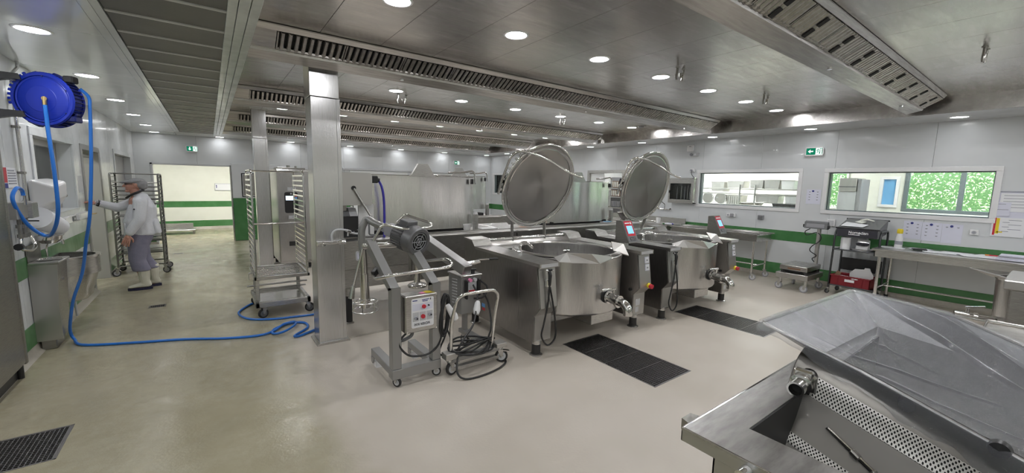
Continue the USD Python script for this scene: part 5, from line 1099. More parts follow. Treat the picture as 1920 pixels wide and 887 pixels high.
part('badge', MB().cyl(P(.03, .288, 1.17), P(.03, .30, 1.17), .010, 10), 'ink', pr)
part('apron', flesh([((P(.145, -.02, .95), (.02, .15, .03)), (P(.15, -.03, .75), (.018, .15, .02))), ((P(.15, -.03, .75), (.018, .15, .02)), (P(.13, -.05, .37), (.012, .11, .01)))], .03, 6), 'jacket', pr, smooth=True)
tr = []
for s, kx, ax in ((1, .055, .015), (-1, .0, -.075)):
    tr += [((P(-.02, .085 * s, .82), (.145, .105, .06)), (P(.03, .09 * s, .62), (.115, .095, .06))), ((P(.03, .09 * s, .62), (.115, .095, .06)), (P(kx, .09 * s, .44), (.095, .085, .05))), ((P(kx, .09 * s, .44), (.095, .085, .05)), (P(ax, .09 * s, .285), (.105, .09, .02)))]
part('trousers', flesh(tr, .022, 7), 'trousers', pr, smooth=True)
for s, ax, az in ((1, .0, 0.0), (-1, -.10, .0)):
    bt = [((P(ax, .088 * s, .32), (.075, .07, .02)), (P(ax - .005, .088 * s, .13), (.058, .055, .04))), ((P(ax - .005, .088 * s, .13), (.06, .055, .05)), (P(ax - .02, .088 * s, .062), (.06, .045, .035))), ((P(ax - .01, .088 * s, .075), (.055, .045, .045)), (P(ax + .09, .088 * s, .058), (.05, .045, .03))), ((P(ax + .09, .088 * s, .058), (.05, .045, .03)), (P(ax + .145, .088 * s, .05), (.035, .04, .022)))]
    b = part('boot', flesh(bt, .018, 6), 'boot_white', pr, smooth=True)
    part('sole', MB().prism([(-(ax - .085), -.088 * s - .03), (-(ax - .085), -.088 * s + .03), (-(ax - .04), -.088 * s + .048), (-(ax + .11), -.088 * s + .05), (-(ax + .175), -.088 * s + .03), (-(ax + .185), -.088 * s), (-(ax + .175), -.088 * s - .03), (-(ax + .11), -.088 * s - .05), (-(ax - .04), -.088 * s - .048)], 'z', 0.0, .032), 'navy', b, smooth=False)
cp = [((P(-.01, 0, 1.550), (.105, .085, .045)), (P(.05, 0, 1.540), (.085, .08, .03))), ((P(.05, 0, 1.543), (.08, .075, .022)), (P(.135, 0, 1.530), (.035, .06, .012)))]
part('cap', flesh(cp, .015, 6), 'cap_grey', pr, smooth=True, label='grey peaked cap')
part('hairnet', flesh([((P(-.035, 0, 1.520), (.092, .082, .07)), (P(-.07, 0, 1.480), (.06, .07, .05)))], .015, 6), 'cap_grey', pr, smooth=True)
part('glasses', MB().tube([P(.115, .0, 1.512), P(.112, .03, 1.514), P(.10, .06, 1.514), P(.03, .082, 1.513)], .004, 6).beam(P(.107, .02, 1.510), P(.100, .06, 1.511), .004, .026), 'black', pr)
# ================================================================ right wall: windows, doorway, fittings
for n, (a, c, b, e) in (('window_2', (2.91, 1.29, 4.755, 1.945)), ('window_3', (0.63, 1.295, 2.475, 1.935)), ('window_4', (11.8, 1.29, 12.65, 1.95))):
    w = setting(n)
    for (p, q), (r, s) in fr(a, c, b, e, .06): part('frame', cbox((XR - .018, p, q), (XR + .01, r, s), .004), 'white_plastic', w, smooth=False)
    for (p, q), (r, s) in fr(a + .012, c + .012, b - .012, e - .012, .012): part('gasket', cbox((XR + .05, p, q), (XR + .16, r, s)), 'frame_grey', w, smooth=False)
    part('glass', cbox((XR + .10, a + .012, c + .012), (XR + .106, b - .012, e - .012)), 'glass', w, smooth=False)
d = setting('door_5')
for (a, b), (c, e) in [((6.73, 0), (6.804, 1.966)), ((7.916, 0), (7.99, 1.966)), ((6.73, 1.966), (7.99, 2.04))]: part('frame', cbox((XR - .014, a, b), (XR + .165, c, e), .003), 'steel', d, smooth=False)
part('leaf', cbox((XR + .04, 7.45, .01), (XR + .08, 7.90, 1.96), .003), 'door_white', d, smooth=False)
# outer windows behind
w = setting('window_5')
for (p, q), (r, s) in fr(-.29, 1.31, 1.91, 2.10, .06): part('frame', cbox((10.97, p, q), (11.05, r, s), .004), 'frame_grey', w, smooth=False)
part('frame', cbox((10.97, 1.165, 1.31), (11.05, 1.235, 2.10), .004), 'frame_grey', w, smooth=False)
part('glass', cbox((11.03, -.29, 1.31), (11.036, 1.91, 2.10)), 'glass', w, smooth=False); part('sill', cbox((10.9, -.35, 1.215), (11.0, 1.97, 1.25), .004), 'white_plastic', w, smooth=False)
w = setting('window_6')
for (p, q), (r, s) in fr(2.89, 1.28, 3.29, 2.0, .03): part('frame', cbox((10.97, p, q), (11.05, r, s), .004), 'white_plastic', w, smooth=False)
part('glass', cbox((11.03, 2.89, 1.28), (11.036, 3.29, 2.0)), 'glass', w, smooth=False)
w = setting('window_7')
for (p, q), (r, s) in fr(2.09, 1.37, 2.29, 1.88, .05): part('frame', cbox((10.97, p, q), (11.05, r, s), .004), 'white_plastic', w, smooth=False)
material('blue_glass', {'t': ('transparent_bsdf', dict(color=(.35, .62, .85))), 'g': ('glossy_bsdf', dict(roughness=.05)), 'x': ('mix_closure', dict(fac=.12))}, [('t.BSDF', 'x.closure1'), ('g.BSDF', 'x.closure2')], 'x.closure')
part('glass', cbox((11.03, 2.09, 1.37), (11.036, 2.29, 1.88)), 'leaf_blue', w, smooth=False)  # opaque pane: the sky reflected in it is painted as plain blue
# hedge outside: a solid core with leaf clumps over it
material('hedge_leaf', {'n': ('noise_texture', dict(scale=1.6, detail=4.0)), 'g': ('geometry', {}), 'cc': ('rgb_ramp', dict(ramp=[(.3, (.36, .46, .20)), (.5, (.52, .62, .32)), (.7, (.68, .74, .48))])), 'd': ('diffuse_bsdf', {}), 't': ('translucent_bsdf', {}), 'x': ('mix_closure', dict(fac=.35))},
         [('g.position', 'n.vector'), ('n.fac', 'cc.fac'), ('cc.color', 'd.color'), ('cc.color', 't.color'), ('d.BSDF', 'x.closure1'), ('t.BSDF', 'x.closure2')], 'x.closure')
hd = thing('hedge', 'sunlit green hedge outside the right windows', 'hedge', (14.2, 2.0, 0))
nr = np.random.default_rng(3)
N = 24000
c = np.stack([nr.uniform(-.25, .12, N), nr.uniform(-5, 7.0, N), nr.uniform(0, 3.4, N)], 1)
c = c[~((c[:, 2] > 2.65 + .25 * np.sin(c[:, 1] * 1.3)) & (c[:, 1] > -.4))]
d1 = nr.normal(size=(len(c), 3)); d1 /= np.linalg.norm(d1, axis=1, keepdims=True); d2 = np.cross(d1, nr.normal(size=(len(c), 3))); d2 /= np.linalg.norm(d2, axis=1, keepdims=True); sz = nr.uniform(.022, .045, (len(c), 1))
V = np.stack([c - d1 * sz, c + d2 * sz * .45, c + d1 * sz, c - d2 * sz * .45], 1).reshape(-1, 3); k = np.arange(len(c))[:, None] * 4
part('leaves', (V, np.vstack([k + [0, 1, 2], k + [0, 2, 3]])), 'hedge_leaf', hd, smooth=False, kind='stuff')
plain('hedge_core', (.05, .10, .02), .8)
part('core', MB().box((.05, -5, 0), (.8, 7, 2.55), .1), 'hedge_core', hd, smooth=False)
# wall fittings
def on_right(name, label, cat, y0, z0, y1, z1, th, m, ch=.005, group=None): return wallbox(name, label, cat, (XR - th, y0, z0), (XR, y1, z1), m, ch, group)
t, o = on_right('thermostat', 'white square control box high on the right wall', 'control box', 4.92, 2.40, 5.07, 2.54, .05, 'white_plastic', .01); part('window', MB().box((-.0265, -.03, .03), (-.025, .02, .04)), 'ink', t)
t, o = on_right('detector', 'small grey detector with a white box below the square control box', 'detector', 4.80, 2.295, 4.98, 2.37, .05, 'light_grey', .008); part('sensor', MB().cyl((-.03, .05, 0), (-.06, .05, 0), .03, 14), 'mid_grey', t); part('eye', MB().box((-.028, -.04, -.02), (-.025, .0, .02)), 'paper', t)
t, o = on_right('wall_socket', 'small white socket with a short cord above the knife cabinet', 'socket', 4.86, 1.965, 4.97, 2.035, .04, 'white_plastic', .006, 'wall sockets'); part('plug', MB().cyl((-.02, .01, 0), (-.05, .01, 0), .022, 12), 'ink_grey', t); part('cord', MB().tube(spline([(-.03, .01, -.01), (-.035, .0, -.07), (-.03, -.03, -.12), (-.02, -.07, -.16)], 6), .006, 6), 'ink', t)
t, o = on_right('wall_socket', 'white double socket with a grey cover under the wide window', 'socket', 3.93, 1.065, 4.10, 1.135, .05, 'white_plastic', .006, 'wall sockets'); part('cover', MB().box((-.035, -.06, -.032), (-.02, .01, .032), .004), 'mid_grey', t); part('hole', MB().cyl((-.025, .05, 0), (-.028, .05, 0), .018, 12), 'ink_grey', t)
t, o = on_right('wall_socket', 'grey square socket on the right wall between the table and the scale', 'socket', 3.41, 1.05, 3.51, 1.14, .05, 'mid_grey', .008, 'wall sockets'); part('flap', MB().box((-.032, -.04, -.035), (-.025, .04, .03), .003), 'grey_plastic', t)
t, o = on_right('wall_socket', 'white socket behind the scale display', 'socket', 2.30, 1.03, 2.42, 1.15, .04, 'white_plastic', .006, 'wall sockets'); part('flap', MB().box((-.026, -.04, -.04), (-.02, .04, .04), .003), 'light_grey', t)
t, o = on_right('wall_socket', 'white round socket right of the pinned sheets', 'socket', .70, 1.06, .785, 1.135, .03, 'white_plastic', .006, 'wall sockets'); part('ring', MB().cyl((-.014, 0, 0), (-.018, 0, 0), .026, 16), 'light_grey', t); part('hole', MB().cyl((-.017, 0, 0), (-.0195, 0, 0), .018, 14), 'ink_grey', t)
def sheet(label, y0, z0, y1, z1, rows, cols, group=None, m='paper_lilac', dot=True):
    t = thing('pinned_sheet', label, 'notice', (XR - .004, (y0 + y1) / 2, (z0 + z1) / 2), 0, group); h, w = (z1 - z0) / 2, (y1 - y0) / 2
    part('sheet', MB().box((0, -w, -h), (.003, w, h)), m, t)
    if dot: part('magnet', MB().cyl((-.0005, .0 + w * .1, h * .78), (-.009, w * .1, h * .78), .016, 16), 'ink_blue', t)
    for i in range(rows):
        for j in range(cols): part('mark', MB().prism([(w * (.55 - 1.1 * j / max(1, cols - 1)) + .014, h * (.66 - 1.45 * i / 4) + .007), (w * (.55 - 1.1 * j / max(1, cols - 1)) - .014, h * (.66 - 1.45 * i / 4) + .007), (w * (.55 - 1.1 * j / max(1, cols - 1)) - .008, h * (.66 - 1.45 * i / 4) - .007), (w * (.55 - 1.1 * j / max(1, cols - 1)) + .008, h * (.66 - 1.45 * i / 4) - .007)], 'x', -.0008, 0), 'ink_grey', t, smooth=False)
    return t
sheet('pinned white sheet with eight marks between the two right windows', 2.555, 1.39, 2.765, 1.64, 4, 2)
sheet('left sheet of three pinned under the right window, with eight marks', 1.262, .935, 1.462, 1.20, 4, 2, 'sheets pinned under the right window')
sheet('middle sheet of three pinned under the right window, with eight marks', 1.055, .925, 1.258, 1.195, 4, 2, 'sheets pinned under the right window')
sheet('right sheet of three pinned under the right window, mostly blank', .85, .915, 1.052, 1.19, 1, 2, 'sheets pinned under the right window')
def papers(label, y0, z0, y1, z1, m, lines, th=.003, x=0.0, strip=None):
    t = thing('wall_paper_sheet', label, 'paper', (XR - .004 - x, (y0 + y1) / 2, (z0 + z1) / 2), 0, 'papers on the right wall'); h, w = (z1 - z0) / 2, (y1 - y0) / 2
    part('sheet', MB().box((0, -w, -h), (th, w, h)), m, t)
    for k in range(lines): part('text_line', MB().box((-.0006, -w * (.8 - .35 * (k % 3 == 0)), h * (.75 - 1.6 * k / lines) - .004), (0, w * .8, h * (.75 - 1.6 * k / lines) + .003)), 'ink_grey', t)
    return t
t = papers('tall white sheet stack at the right edge beside the window', .30, 1.10, .60, 1.67, 'paper_lilac', 0); part('clip_bar', MB().box((-.006, -.16, .268), (.0, .16, .283), .002), 'ink_grey', t)
papers('upper lined sheet with a dark clip on the stack at the right edge', .28, 1.40, .56, 1.64, 'paper', 5, x=.005)
papers('small lilac sheet low on the stack beside the window', .46, 1.34, .62, 1.52, 'paper_lilac', 2, x=.008)
t = papers('sheet with red and yellow tabs at the right edge', .315, 1.07, .60, 1.32, 'paper', 0, x=.011)
part('red_tab', MB().box((-.001, .105, -.11), (0, .125, .12)), 'red', t); part('yellow_tab', MB().box((-.001, .075, -.09), (0, .104, .115)), 'yellow', t); part('yellow_tab', MB().box((-.001, .04, -.075), (0, .09, -.06)), 'yellow', t)
for k in range(6): part('text_line', MB().box((-.0008, -.11 + .1 * (k % 2), .09 - .03 * k), (0, .0 + .05 * (k % 2), .097 - .03 * k)), 'ink_grey', t)
# knife cabinet
t = thing('knife_cabinet', 'steel wall cabinet with a dark glass door and knives inside', 'cabinet', (XR - .002, 5.085, 1.555))
part('shell', MB().box((-.13, .285, -.265), (0, .295, .265)).box((-.13, -.295, -.265), (0, -.285, .265)).box((-.13, -.295, .255), (0, .295, .265)).box((-.13, -.295, -.265), (0, .295, -.255)).box((-.01, -.29, -.26), (0, .29, .26)), 'steel_bright', t, smooth=False)
for (a, b), (c, e) in (((-.295, .16), (.295, .265)), ((-.295, -.265), (.295, -.19)), ((-.295, -.19), (-.235, .16)), ((.255, -.19), (.295, .16))): part('door_frame', MB().box((-.145, a, b), (-.13, c, e), .004), 'steel', t, smooth=False)
part('back_shade', MB().box((-.02, -.28, -.25), (-.012, .28, .25)), 'black', t); part('glass', MB().box((-.14, -.235, -.19), (-.136, .255, .16)), 'glass', t)
for k, y in enumerate((.12, .02, -.06, -.13, -.18)): part('knife', MB().prism([(y, -.18), (y + .02, -.18), (y + .015, .02 + .03 * (k % 3)), (y + .004, .10 + .02 * (k % 2))], 'x', -.06, -.057), 'steel_bright' if k % 2 else 'mid_grey', t, smooth=False)
part('latch', MB().box((-.155, .25, -.05), (-.14, .28, .01), .004), 'black', t); part('roof', MB().prism([(-.15, .265), (0, .265), (0, .285), (-.12, .285)], 'y', -.297, .297), 'steel_bright', t, smooth=False)
# wall tap over the sink bench
t = thing('wall_tap', 'chrome swan neck tap on the right wall left of the knife cabinet', 'tap', (XR, 5.50, 1.12))
part('body', MB().cyl((-.05, -.14, 0), (-.05, .13, .01), .018, 12).cyl((0, -.1, 0), (-.05, -.1, 0), .02, 12).cyl((0, .1, 0), (-.05, .1, 0), .02, 12), 'chrome', t); part('spout', MB().tube(bend([(-.06, 0, .0), (-.06, 0, .12), (-.16, .12, .24)], .03), .010, 10), 'chrome', t)
for y in (-.16, .15): part('tap_handle', MB().cyl((-.05, y, 0), (-.09, y, .02), .022, 10), 'chrome', t)
# soap dispenser near it
t = thing('soap_bottle', 'clear white soap dispenser on the right wall behind the far lid', 'dispenser', (XR, 6.05, 1.22)); part('bottle', MB().box((-.10, -.05, -.14), (0, .06, .10), .02), 'white_plastic', t, smooth=60); part('pump', MB().cyl((-.05, 0, -.14), (-.05, 0, -.18), .015, 10), 'mid_grey', t)
# sink bench and rolling table along the wall
t = thing('sink_bench', 'long steel sink bench with a low back ledge along the right wall', 'sink', (8.04, 5.96, 0))
part('top', MB().box((-.36, -1.0, .80), (.36, 1.1, .84), .006), 'steel_y', t, smooth=False); part('back_ledge', MB().box((.33, -1.0, .84), (.36, 1.1, .95), .004), 'steel_y', t, smooth=False); part('apron', MB().box((-.355, -.99, .70), (-.345, 1.09, .80)), 'steel_y', t, smooth=False)
for x in (-.32, .32):
    for y in (-.94, .95): part('leg', MB().cyl((x, y, 0), (x, y, .80), .02, 14), 'steel', t)
part('trough', MB().box((-.28, -.7, .60), (.28, .6, .80), .02), 'steel', t); part('tray_rim', MB().tube([(-.25, -.4, .85), (-.25, .3, .85), (.2, .3, .85), (.2, -.4, .85)], .008, 8, closed=True), 'steel_bright', t)
t = thing('rolling_table', 'steel rolling table with raised rails, left of the floor scale', 'table', (8.03, 4.0, 0))
part('top', MB().box((-.30, -.80, .80), (.31, .90, .815), .004), 'steel_y', t, smooth=False)
for x in (-.32, -.21, .06, .18, .31): part('rail', MB().box((x - .012, -.84 if x > .2 else -.80, .815), (x + .012, .90, .835), .004), 'steel_y', t, smooth=False)
part('apron', MB().box((-.29, -.78, .70), (-.28, .88, .80)), 'steel_y', t, smooth=False); part('apron', MB().box((-.29, -.79, .70), (.30, -.78, .80)), 'steel_h', t, smooth=False)
for x in (-.26, .27):
    for y in (-.74, .84):
        part('leg', MB().cyl((x, y, .13), (x, y, .72), .018, 14), 'steel_bright', t); caster(t, x, y, .055, math.radians(-60 if y < 0 else 100), .03, .14, tire='mid_grey')
part('brace', MB().cyl((-.26, -.74, .25), (.27, -.74, .25), .012, 10), 'steel_bright', t); part('brace', MB().cyl((.0, -.74, .25), (.0, .84, .25), .012, 10), 'steel_bright', t)
t = thing('cleaning_packet', 'small blue and white packet on the sink bench', 'packet', (7.85, 4.99, .842)); part('bag', MB().box((-.08, -.07, 0), (.05, .10, .03), .012), 'paper', t, smooth=60); part('band', MB().box((-.04, -.072, .002), (.02, .03, .032), .01), 'hose_violet', t, smooth=60); part('tip', MB().box((-.1, .08, 0), (-.03, .12, .025), .008), 'green', t)
t = thing('measuring_jug', 'small clear white jug standing on the sink bench', 'jug', (7.95, 5.35, .842)); part('jug', lathe([(0, 0), (.04, 0), (.05, .12), (.045, .12), (.036, .01), (0, .01)], 20), 'white_plastic', t); part('handle', MB().tube(bend([(.045, 0, .10), (.08, 0, .09), (.075, 0, .03), (.042, 0, .03)], .02), .006, 8), 'white_plastic', t)

# floor scale
t = thing('floor_scale', 'wheeled floor scale with a grey display on a post by the right wall', 'scale', (7.82, 2.53, 0))
part('platform', MB().box((-.30, -.19, .33), (.30, .20, .41), .008), 'steel', t, smooth=False); part('load_cell', MB().box((-.25, -.14, .29), (.25, .15, .335), .006), 'black', t)
part('base_frame', MB().box((-.34, -.22, .20), (.34, .235, .285), .006), 'steel_matt', t, smooth=False)
part('name_strip', MB().box((-.302, -.10, .352), (-.300, .08, .375)), 'crate_brown', t)
for x, y, h in ((-.27, .18, 80), (-.27, -.18, 100), (.27, -.18, -40), (.28, .17, 30)): caster(t, x, y, .058, math.radians(h), .03, .20, tire='mid_grey', hub='light_grey')
for x, y in ((-.27, .16), (-.27, -.16), (.27, -.16), (.27, .16)): part('damper', MB().cyl((x, y, .28), (x, y, .33), .025, 12), 'rubber', t)
part('post', MB().box((.26, -.14, .285), (.31, -.09, 1.02), .006), 'steel_matt', t, smooth=False)
hd_ = part('display_head', MB().prism([(.20, 1.0), (.29, .99), (.31, 1.06), (.27, 1.12), (.21, 1.10)], 'y', -.24, .08), 'grey_plastic', t, smooth=False); part('display', MB().add(*plate([(.1985, .05, 1.02), (.1985, -.20, 1.02), (.207, -.20, 1.08), (.207, .05, 1.08)], .003)), 'mid_grey', hd_); part('side_lug', MB().box((.21, .08, 1.01), (.28, .10, 1.06), .004), 'black', hd_); part('side_lug', MB().box((.21, -.26, 1.01), (.28, -.24, 1.06), .004), 'black', hd_)
part('cable', MB().tube(spline([(.24, .0, .99), (.22, .06, .94), (.24, .04, .88), (.27, -.08, .93), (.24, -.16, .88), (.24, -.15, .80), (.24, -.05, .70), (.24, -.03, .62), (.25, -.12, .55), (.25, -.07, .49), (.26, -.10, .44)], 7), .007, 7), 'black', t)
# document cart
steel('cart_paint', (.10, .105, .11), .35, .45)
t = thing('document_cart', 'dark grey tubular cart with a sloping black desk tray, shelf and red crate', 'cart', (7.98, 1.86, 0))
for y in (.27, -.27):
    part('side_frame', MB().tube(bend([(-.09, y + (.02 if y > 0 else -.03), .09), (-.12, y, .92), (-.08, y, 1.03), (.27, y, 1.03), (.30, y, .95), (.30, y, .09)], .06, 6), .014, 12), 'cart_paint', t)
tray = part('desk_tray', MB().prism([(-.14, .93), (-.15, 1.055), (-.14, 1.065), (.32, 1.19), (.34, 1.19), (.32, .98)], 'y', -.245, .245), 'grey_plastic', t, smooth=False)
part('tray_lip', MB().beam((-.145, -.265, 1.06), (-.145, .265, 1.06), .02, .022, .004), 'black', tray); part('tray_lip', MB().beam((.335, -.265, 1.185), (.335, .265, 1.185), .022, .02, .004), 'black', tray); part('tray_front', MB().box((-.158, -.24, .935), (-.148, .24, 1.05), .003), 'ink', tray)
# (the tray's own print)
part('lettering', MB().add(*text('Nomadan', .038, mat([0, -1, 0], [0, 0, 1], [-1, 0, 0], (-.1582, .10, .985)), bold=True)), 'paper', tray, smooth=False); part('print', MB().box((-.1588, -.04, .965), (-.158, .10, .975)), 'paper', tray, smooth=False)
for z, x0 in ((.72, -.13), (.155, -.14)):
    part('shelf', MB().box((x0 + .02, -.27, z - .012), (.30, .27, z), .003), 'cart_paint', t, smooth=False); part('shelf_rim', MB().tube([(x0 + .01, -.27, z), (x0 + .01, .27, z), (.30, .27, z), (.30, -.27, z)], .010, 8, closed=True), 'cart_paint', t)
part('back_panel', MB().box((.27, -.25, .36), (.285, .25, .56), .004), 'black', t, smooth=False)
for x, y in ((-.09, .29), (-.09, -.29), (.29, .26), (.29, -.26)): caster(t, x, y, .036, math.radians(150), .02, .10, tire='rubber', hub='grey_plastic')
t = thing('loose_papers', 'white sheets lying on the sloping desk tray', 'papers', (7.98, 1.96, 1.136))
S = lambda x, y, h=0: (x, y, -.018 + x * .262 + h)
part('sheet', MB().add(*plate([S(-.10, .12), S(-.11, -.15), S(.02, -.19), S(.10, .10)], .003)), 'paper', t, smooth=False); part('sheet', MB().add(*plate([S(.10, .0, .006), S(.05, -.10, .006), S(.12, -.14, .01), S(.19, -.04, .006)], .003)), 'wall_cream', t, smooth=False)
t = thing('yellow_glove', 'pale yellow cloth strip on the desk tray papers', 'cloth', (8.10, 1.82, 1.168)); part('cloth', flesh([(((-.05, .06, .015), .012), ((.0, .0, .03), .014)), (((.0, 0, .03), .014), ((-.03, -.09, .012), .01)), (((.04, .05, .02), .01), ((.0, .0, .03), .014))], .01, 4), 'wall_cream', t, smooth=True)
t = thing('towel_roll', 'white paper roll standing on the cart shelf', 'paper roll', (7.93, 2.00, .724)); part('roll', MB().lathe([(0.02, 0), (.058, 0), (.058, .19), (.02, .19)], 28), 'paper', t); part('core', MB().lathe([(.02, .0), (.02, .192), (.018, .192), (.018, 0)], 16), 'crate_brown', t); part('loose_end', MB().box((-.03, .055, .0), (.03, .06, .18)), 'paper', t)
t = thing('counter_machine', 'small white and black machine on a tray on the cart shelf', 'machine', (7.98, 1.80, .724)); part('tray', MB().lathe([(0, 0), (.12, 0), (.14, .03), (.135, .03), (.115, .008), (0, .008)], 28), 'light_grey', t); part('body', MB().prism([(-.08, .03), (.06, .03), (.04, .16), (.0, .17), (-.02, .10)], 'y', -.07, .07), 'white_plastic', t, smooth=False); part('hood', MB().box((-.085, -.075, .085), (.0, .075, .125), .015), 'ink', t, smooth=60)
t = thing('document_box', 'grey document box standing behind the paper roll on the cart', 'box', (8.14, 1.92, .724)); part('box', MB().box((-.05, -.13, 0), (.05, .12, .19), .003), 'light_grey', t); part('lid', MB().box((-.052, -.132, .15), (.052, .122, .194), .003), 'light_grey', t)
t = thing('red_crate', 'dark red plastic crate with papers on the cart bottom shelf', 'crate', (7.99, 1.88, .157)); W, D, Hh = .20, .245, .155
part('wall', MB().box((-W * .7, -D, 0), (-W * .7 + .012, D, Hh), .003), 'crate_red', t, smooth=False); part('wall', MB().box((W - .012, -D, 0), (W, D, Hh), .003), 'crate_red', t, smooth=False)
for y in (-D, D - .012): part('wall', MB().box((-W * .7, y, 0), (W, y + .012, Hh), .003), 'crate_red', t, smooth=False)
part('base', MB().box((-W * .7, -D, 0), (W, D, .01)), 'crate_red', t); part('rim', MB().tube([(-W * .7, -D, Hh), (-W * .7, D, Hh), (W, D, Hh), (W, -D, Hh)], .010, 8, closed=True), 'crate_red', t)
for y in (-.16, -.06, .04, .14): part('rib', MB().box((-W * .7 - .006, y, .01), (-W * .7, y + .012, Hh - .01), .002), 'crate_red', t, smooth=False)
part('label_card', MB().box((-W * .7 - .009, -.06, .075), (-W * .7 - .005, .06, .115), .001), 'paper', t)
t = thing('foam_lid', 'white foam lid leaning in the red crate', 'lid', (8.06, 1.80, .17)); part('lid', MB().prism([(-.15, 0), (.13, 0), (.14, .18), (.08, .25), (-.03, .26), (-.04, .285), (-.10, .285), (-.11, .25), (-.15, .18)], 'x', 0, .012, rotx(0)), 'white_plastic', t)
t = thing('crumpled_paper', 'white and brown papers lying in the red crate', 'papers', (7.94, 1.92, .17)); part('sheet', flesh([(((-.05, -.10, .12), (.05, .08, .02)), ((.0, .10, .125), (.05, .06, .02)))], .02, 3), 'paper', t, smooth=True); part('brown_sheet', MB().add(*plate([(-.05, .12, .10), (.05, .20, .10), (.06, .16, .20), (-.04, .08, .19)], .004)), 'crate_brown', t, smooth=False)
# wall table
t = thing('wall_table', 'long steel table covered with papers against the right wall', 'table', (8.04, .45, 0))
part('top', MB().box((-.39, -.95, .785), (.39, 1.18, .815), .005), 'steel_y', t, smooth=False); part('apron', MB().box((-.37, -.93, .70), (-.355, 1.15, .785), .002), 'steel_y', t, smooth=False); part('apron', MB().box((-.37, 1.135, .70), (.37, 1.15, .785), .002), 'steel_h', t, smooth=False)
for x in (-.33, .33):
    for y in (-.88, 1.09): part('leg', MB().cyl((x, y, .03), (x, y, .75), .021, 14), 'steel_bright', t); part('foot', MB().cyl((x, y, 0), (x, y, .05), .026, 14), 'rubber', t)
part('brace', MB().cyl((.05, -.88, .235), (.05, 1.09, .235), .014, 10), 'steel_bright', t)
for y in (-.88, 1.09): part('brace', MB().cyl((-.33, y, .235), (.33, y, .235), .013, 10), 'steel_bright', t)
nr = random.Random(11)
for k, (x, y, w, h, a, m, lab) in enumerate(((8.02, 1.46, .24, .17, .1, 'paper', 'white paper sheets at the left end of the wall table'), (8.18, 1.20, .21, .15, -.2, 'paper_lilac', 'lilac sheet behind the calculator on the wall table'), (7.98, .98, .30, .21, .15, 'paper', 'large white sheet in the middle of the wall table'), (8.08, .82, .30, .21, -.1, 'paper_lilac', 'lilac sheet right of the large white sheet on the wall table'), (7.95, .62, .30, .21, .25, 'paper', 'white sheet near the front edge of the wall table'), (8.12, .50, .30, .21, -.3, 'paper', 'white sheet under the red pen on the wall table'))):
    t = thing('table_paper', lab, 'papers', (x, y, .8165 + .0006 * k), a, 'papers on the wall table'); part('sheet', MB().box((-h / 2, -w / 2, 0), (h / 2, w / 2, .0035)), m, t); part('sheet', MB().box((-h / 2 + .02, -w / 2 + .03, .0035), (h / 2 + .015, w / 2 + .02, .0055)), 'paper', t)
t = thing('calculator', 'black pocket calculator on the wall table', 'calculator', (8.02, 1.19, .823), .3); part('body', MB().box((-.05, -.075, 0), (.05, .075, .018), .006), 'black', t); part('display', MB().box((.02, -.055, .018), (.042, .055, .0195)), 'mid_grey', t)
t = thing('spray_bottle', 'white bottle with a yellow cap on the wall table', 'bottle', (8.02, 1.415, .823)); part('bottle', MB().lathe([(0, 0), (.042, 0), (.045, .01), (.042, .14), (.03, .20), (.026, .215), (0, .215)], 24), 'white_plastic', t); part('cap', MB().lathe([(0, .21), (.033, .21), (.035, .25), (.028, .275), (0, .278)], 20), 'yellow', t); part('label', MB().lathe([(.0432, .05), (.0455, .05), (.0445, .10), (.043, .10)], 24), 'ink_grey', t)
t = thing('red_pen', 'red marker pen on the wall table', 'pen', (8.08, .50, .828)); part('barrel', MB().cyl((0, -.06, .012), (0, .05, .012), .008, 10), 'red', t); part('cap', MB().cyl((0, .05, .012), (0, .085, .012), .009, 10), 'orange', t)
t = thing('paper_stack', 'stack of lilac sheets at the right end of the wall table', 'papers', (7.92, .33, .821)); 
for k in range(4): part('sheet', MB().box((-.12 + .008 * k, -.16, .016 * k), (.12, .15 - .01 * k, .016 * k + .014), .002), 'paper_lilac' if k != 2 else 'ink_grey', t)

# ---- wash room seen through the wide window: shelving with pans
t = thing('wash_shelf', 'steel shelving full of pans behind the wide right window', 'shelving', (9.6, 4.3, 0))
for z in (1.53, 1.64, 1.26, .9):
    part('shelf', MB().box((-.02, -1.1, z - .03), (.38, 1.2, z), .003), 'steel_matt', t, smooth=False)
for y in (-1.05, -.2, .12, 1.15): part('upright', MB().cyl((-.03, y, 0), (-.03, y, 1.72), .017, 12), 'steel_bright', t)
for k, (y, z, w, h, d_, lab) in enumerate(((4.10, 1.642, .27, .19, .3, 'grey steel box on the upper wash shelf, left of its twin'), (3.80, 1.642, .30, .19, .3, 'grey steel box on the upper wash shelf, right of its twin'), (4.95, 1.56, .30, .22, .3, 'long steel pan at the left end of the upper wash shelf'), (4.55, 1.642, .36, .16, .3, 'steel pan in the middle of the upper wash shelf'), (3.50, 1.642, .24, .18, .3, 'bright box at the right end of the upper wash shelf'), (3.87, 1.33, .45, .17, .3, 'broad rounded pan on the lower wash shelf'), (4.57, 1.263, .34, .22, .3, 'upright ribbed container on the lower wash shelf'), (3.42, 1.263, .20, .24, .2, 'white bright box at the right of the lower wash shelf'))):
    t = thing('steel_pan', lab, 'pan', (9.62, y, z), 0, 'pans on the wash shelves'); m = 'steel_matt' if k not in (4, 7) else 'white_plastic'
    part('pan', MB().prism([(-w / 2 + .015, 0), (w / 2 - .015, 0), (w / 2, h - .02), (w / 2 + .01, h), (-w / 2 - .01, h), (-w / 2, h - .02)], 'x', 0, d_), m, t, smooth=False); part('rim', MB().box((-.012, -w / 2 - .014, h - .014), (d_ + .01, w / 2 + .014, h), .005), 'steel', t, smooth=False)
    if k == 6:
        for j in range(6): part('rib', MB().box((-.008, -w / 2 + .03 + .05 * j, .02), (0, -w / 2 + .045 + .05 * j, h - .03)), 'steel_dark', t, smooth=False)
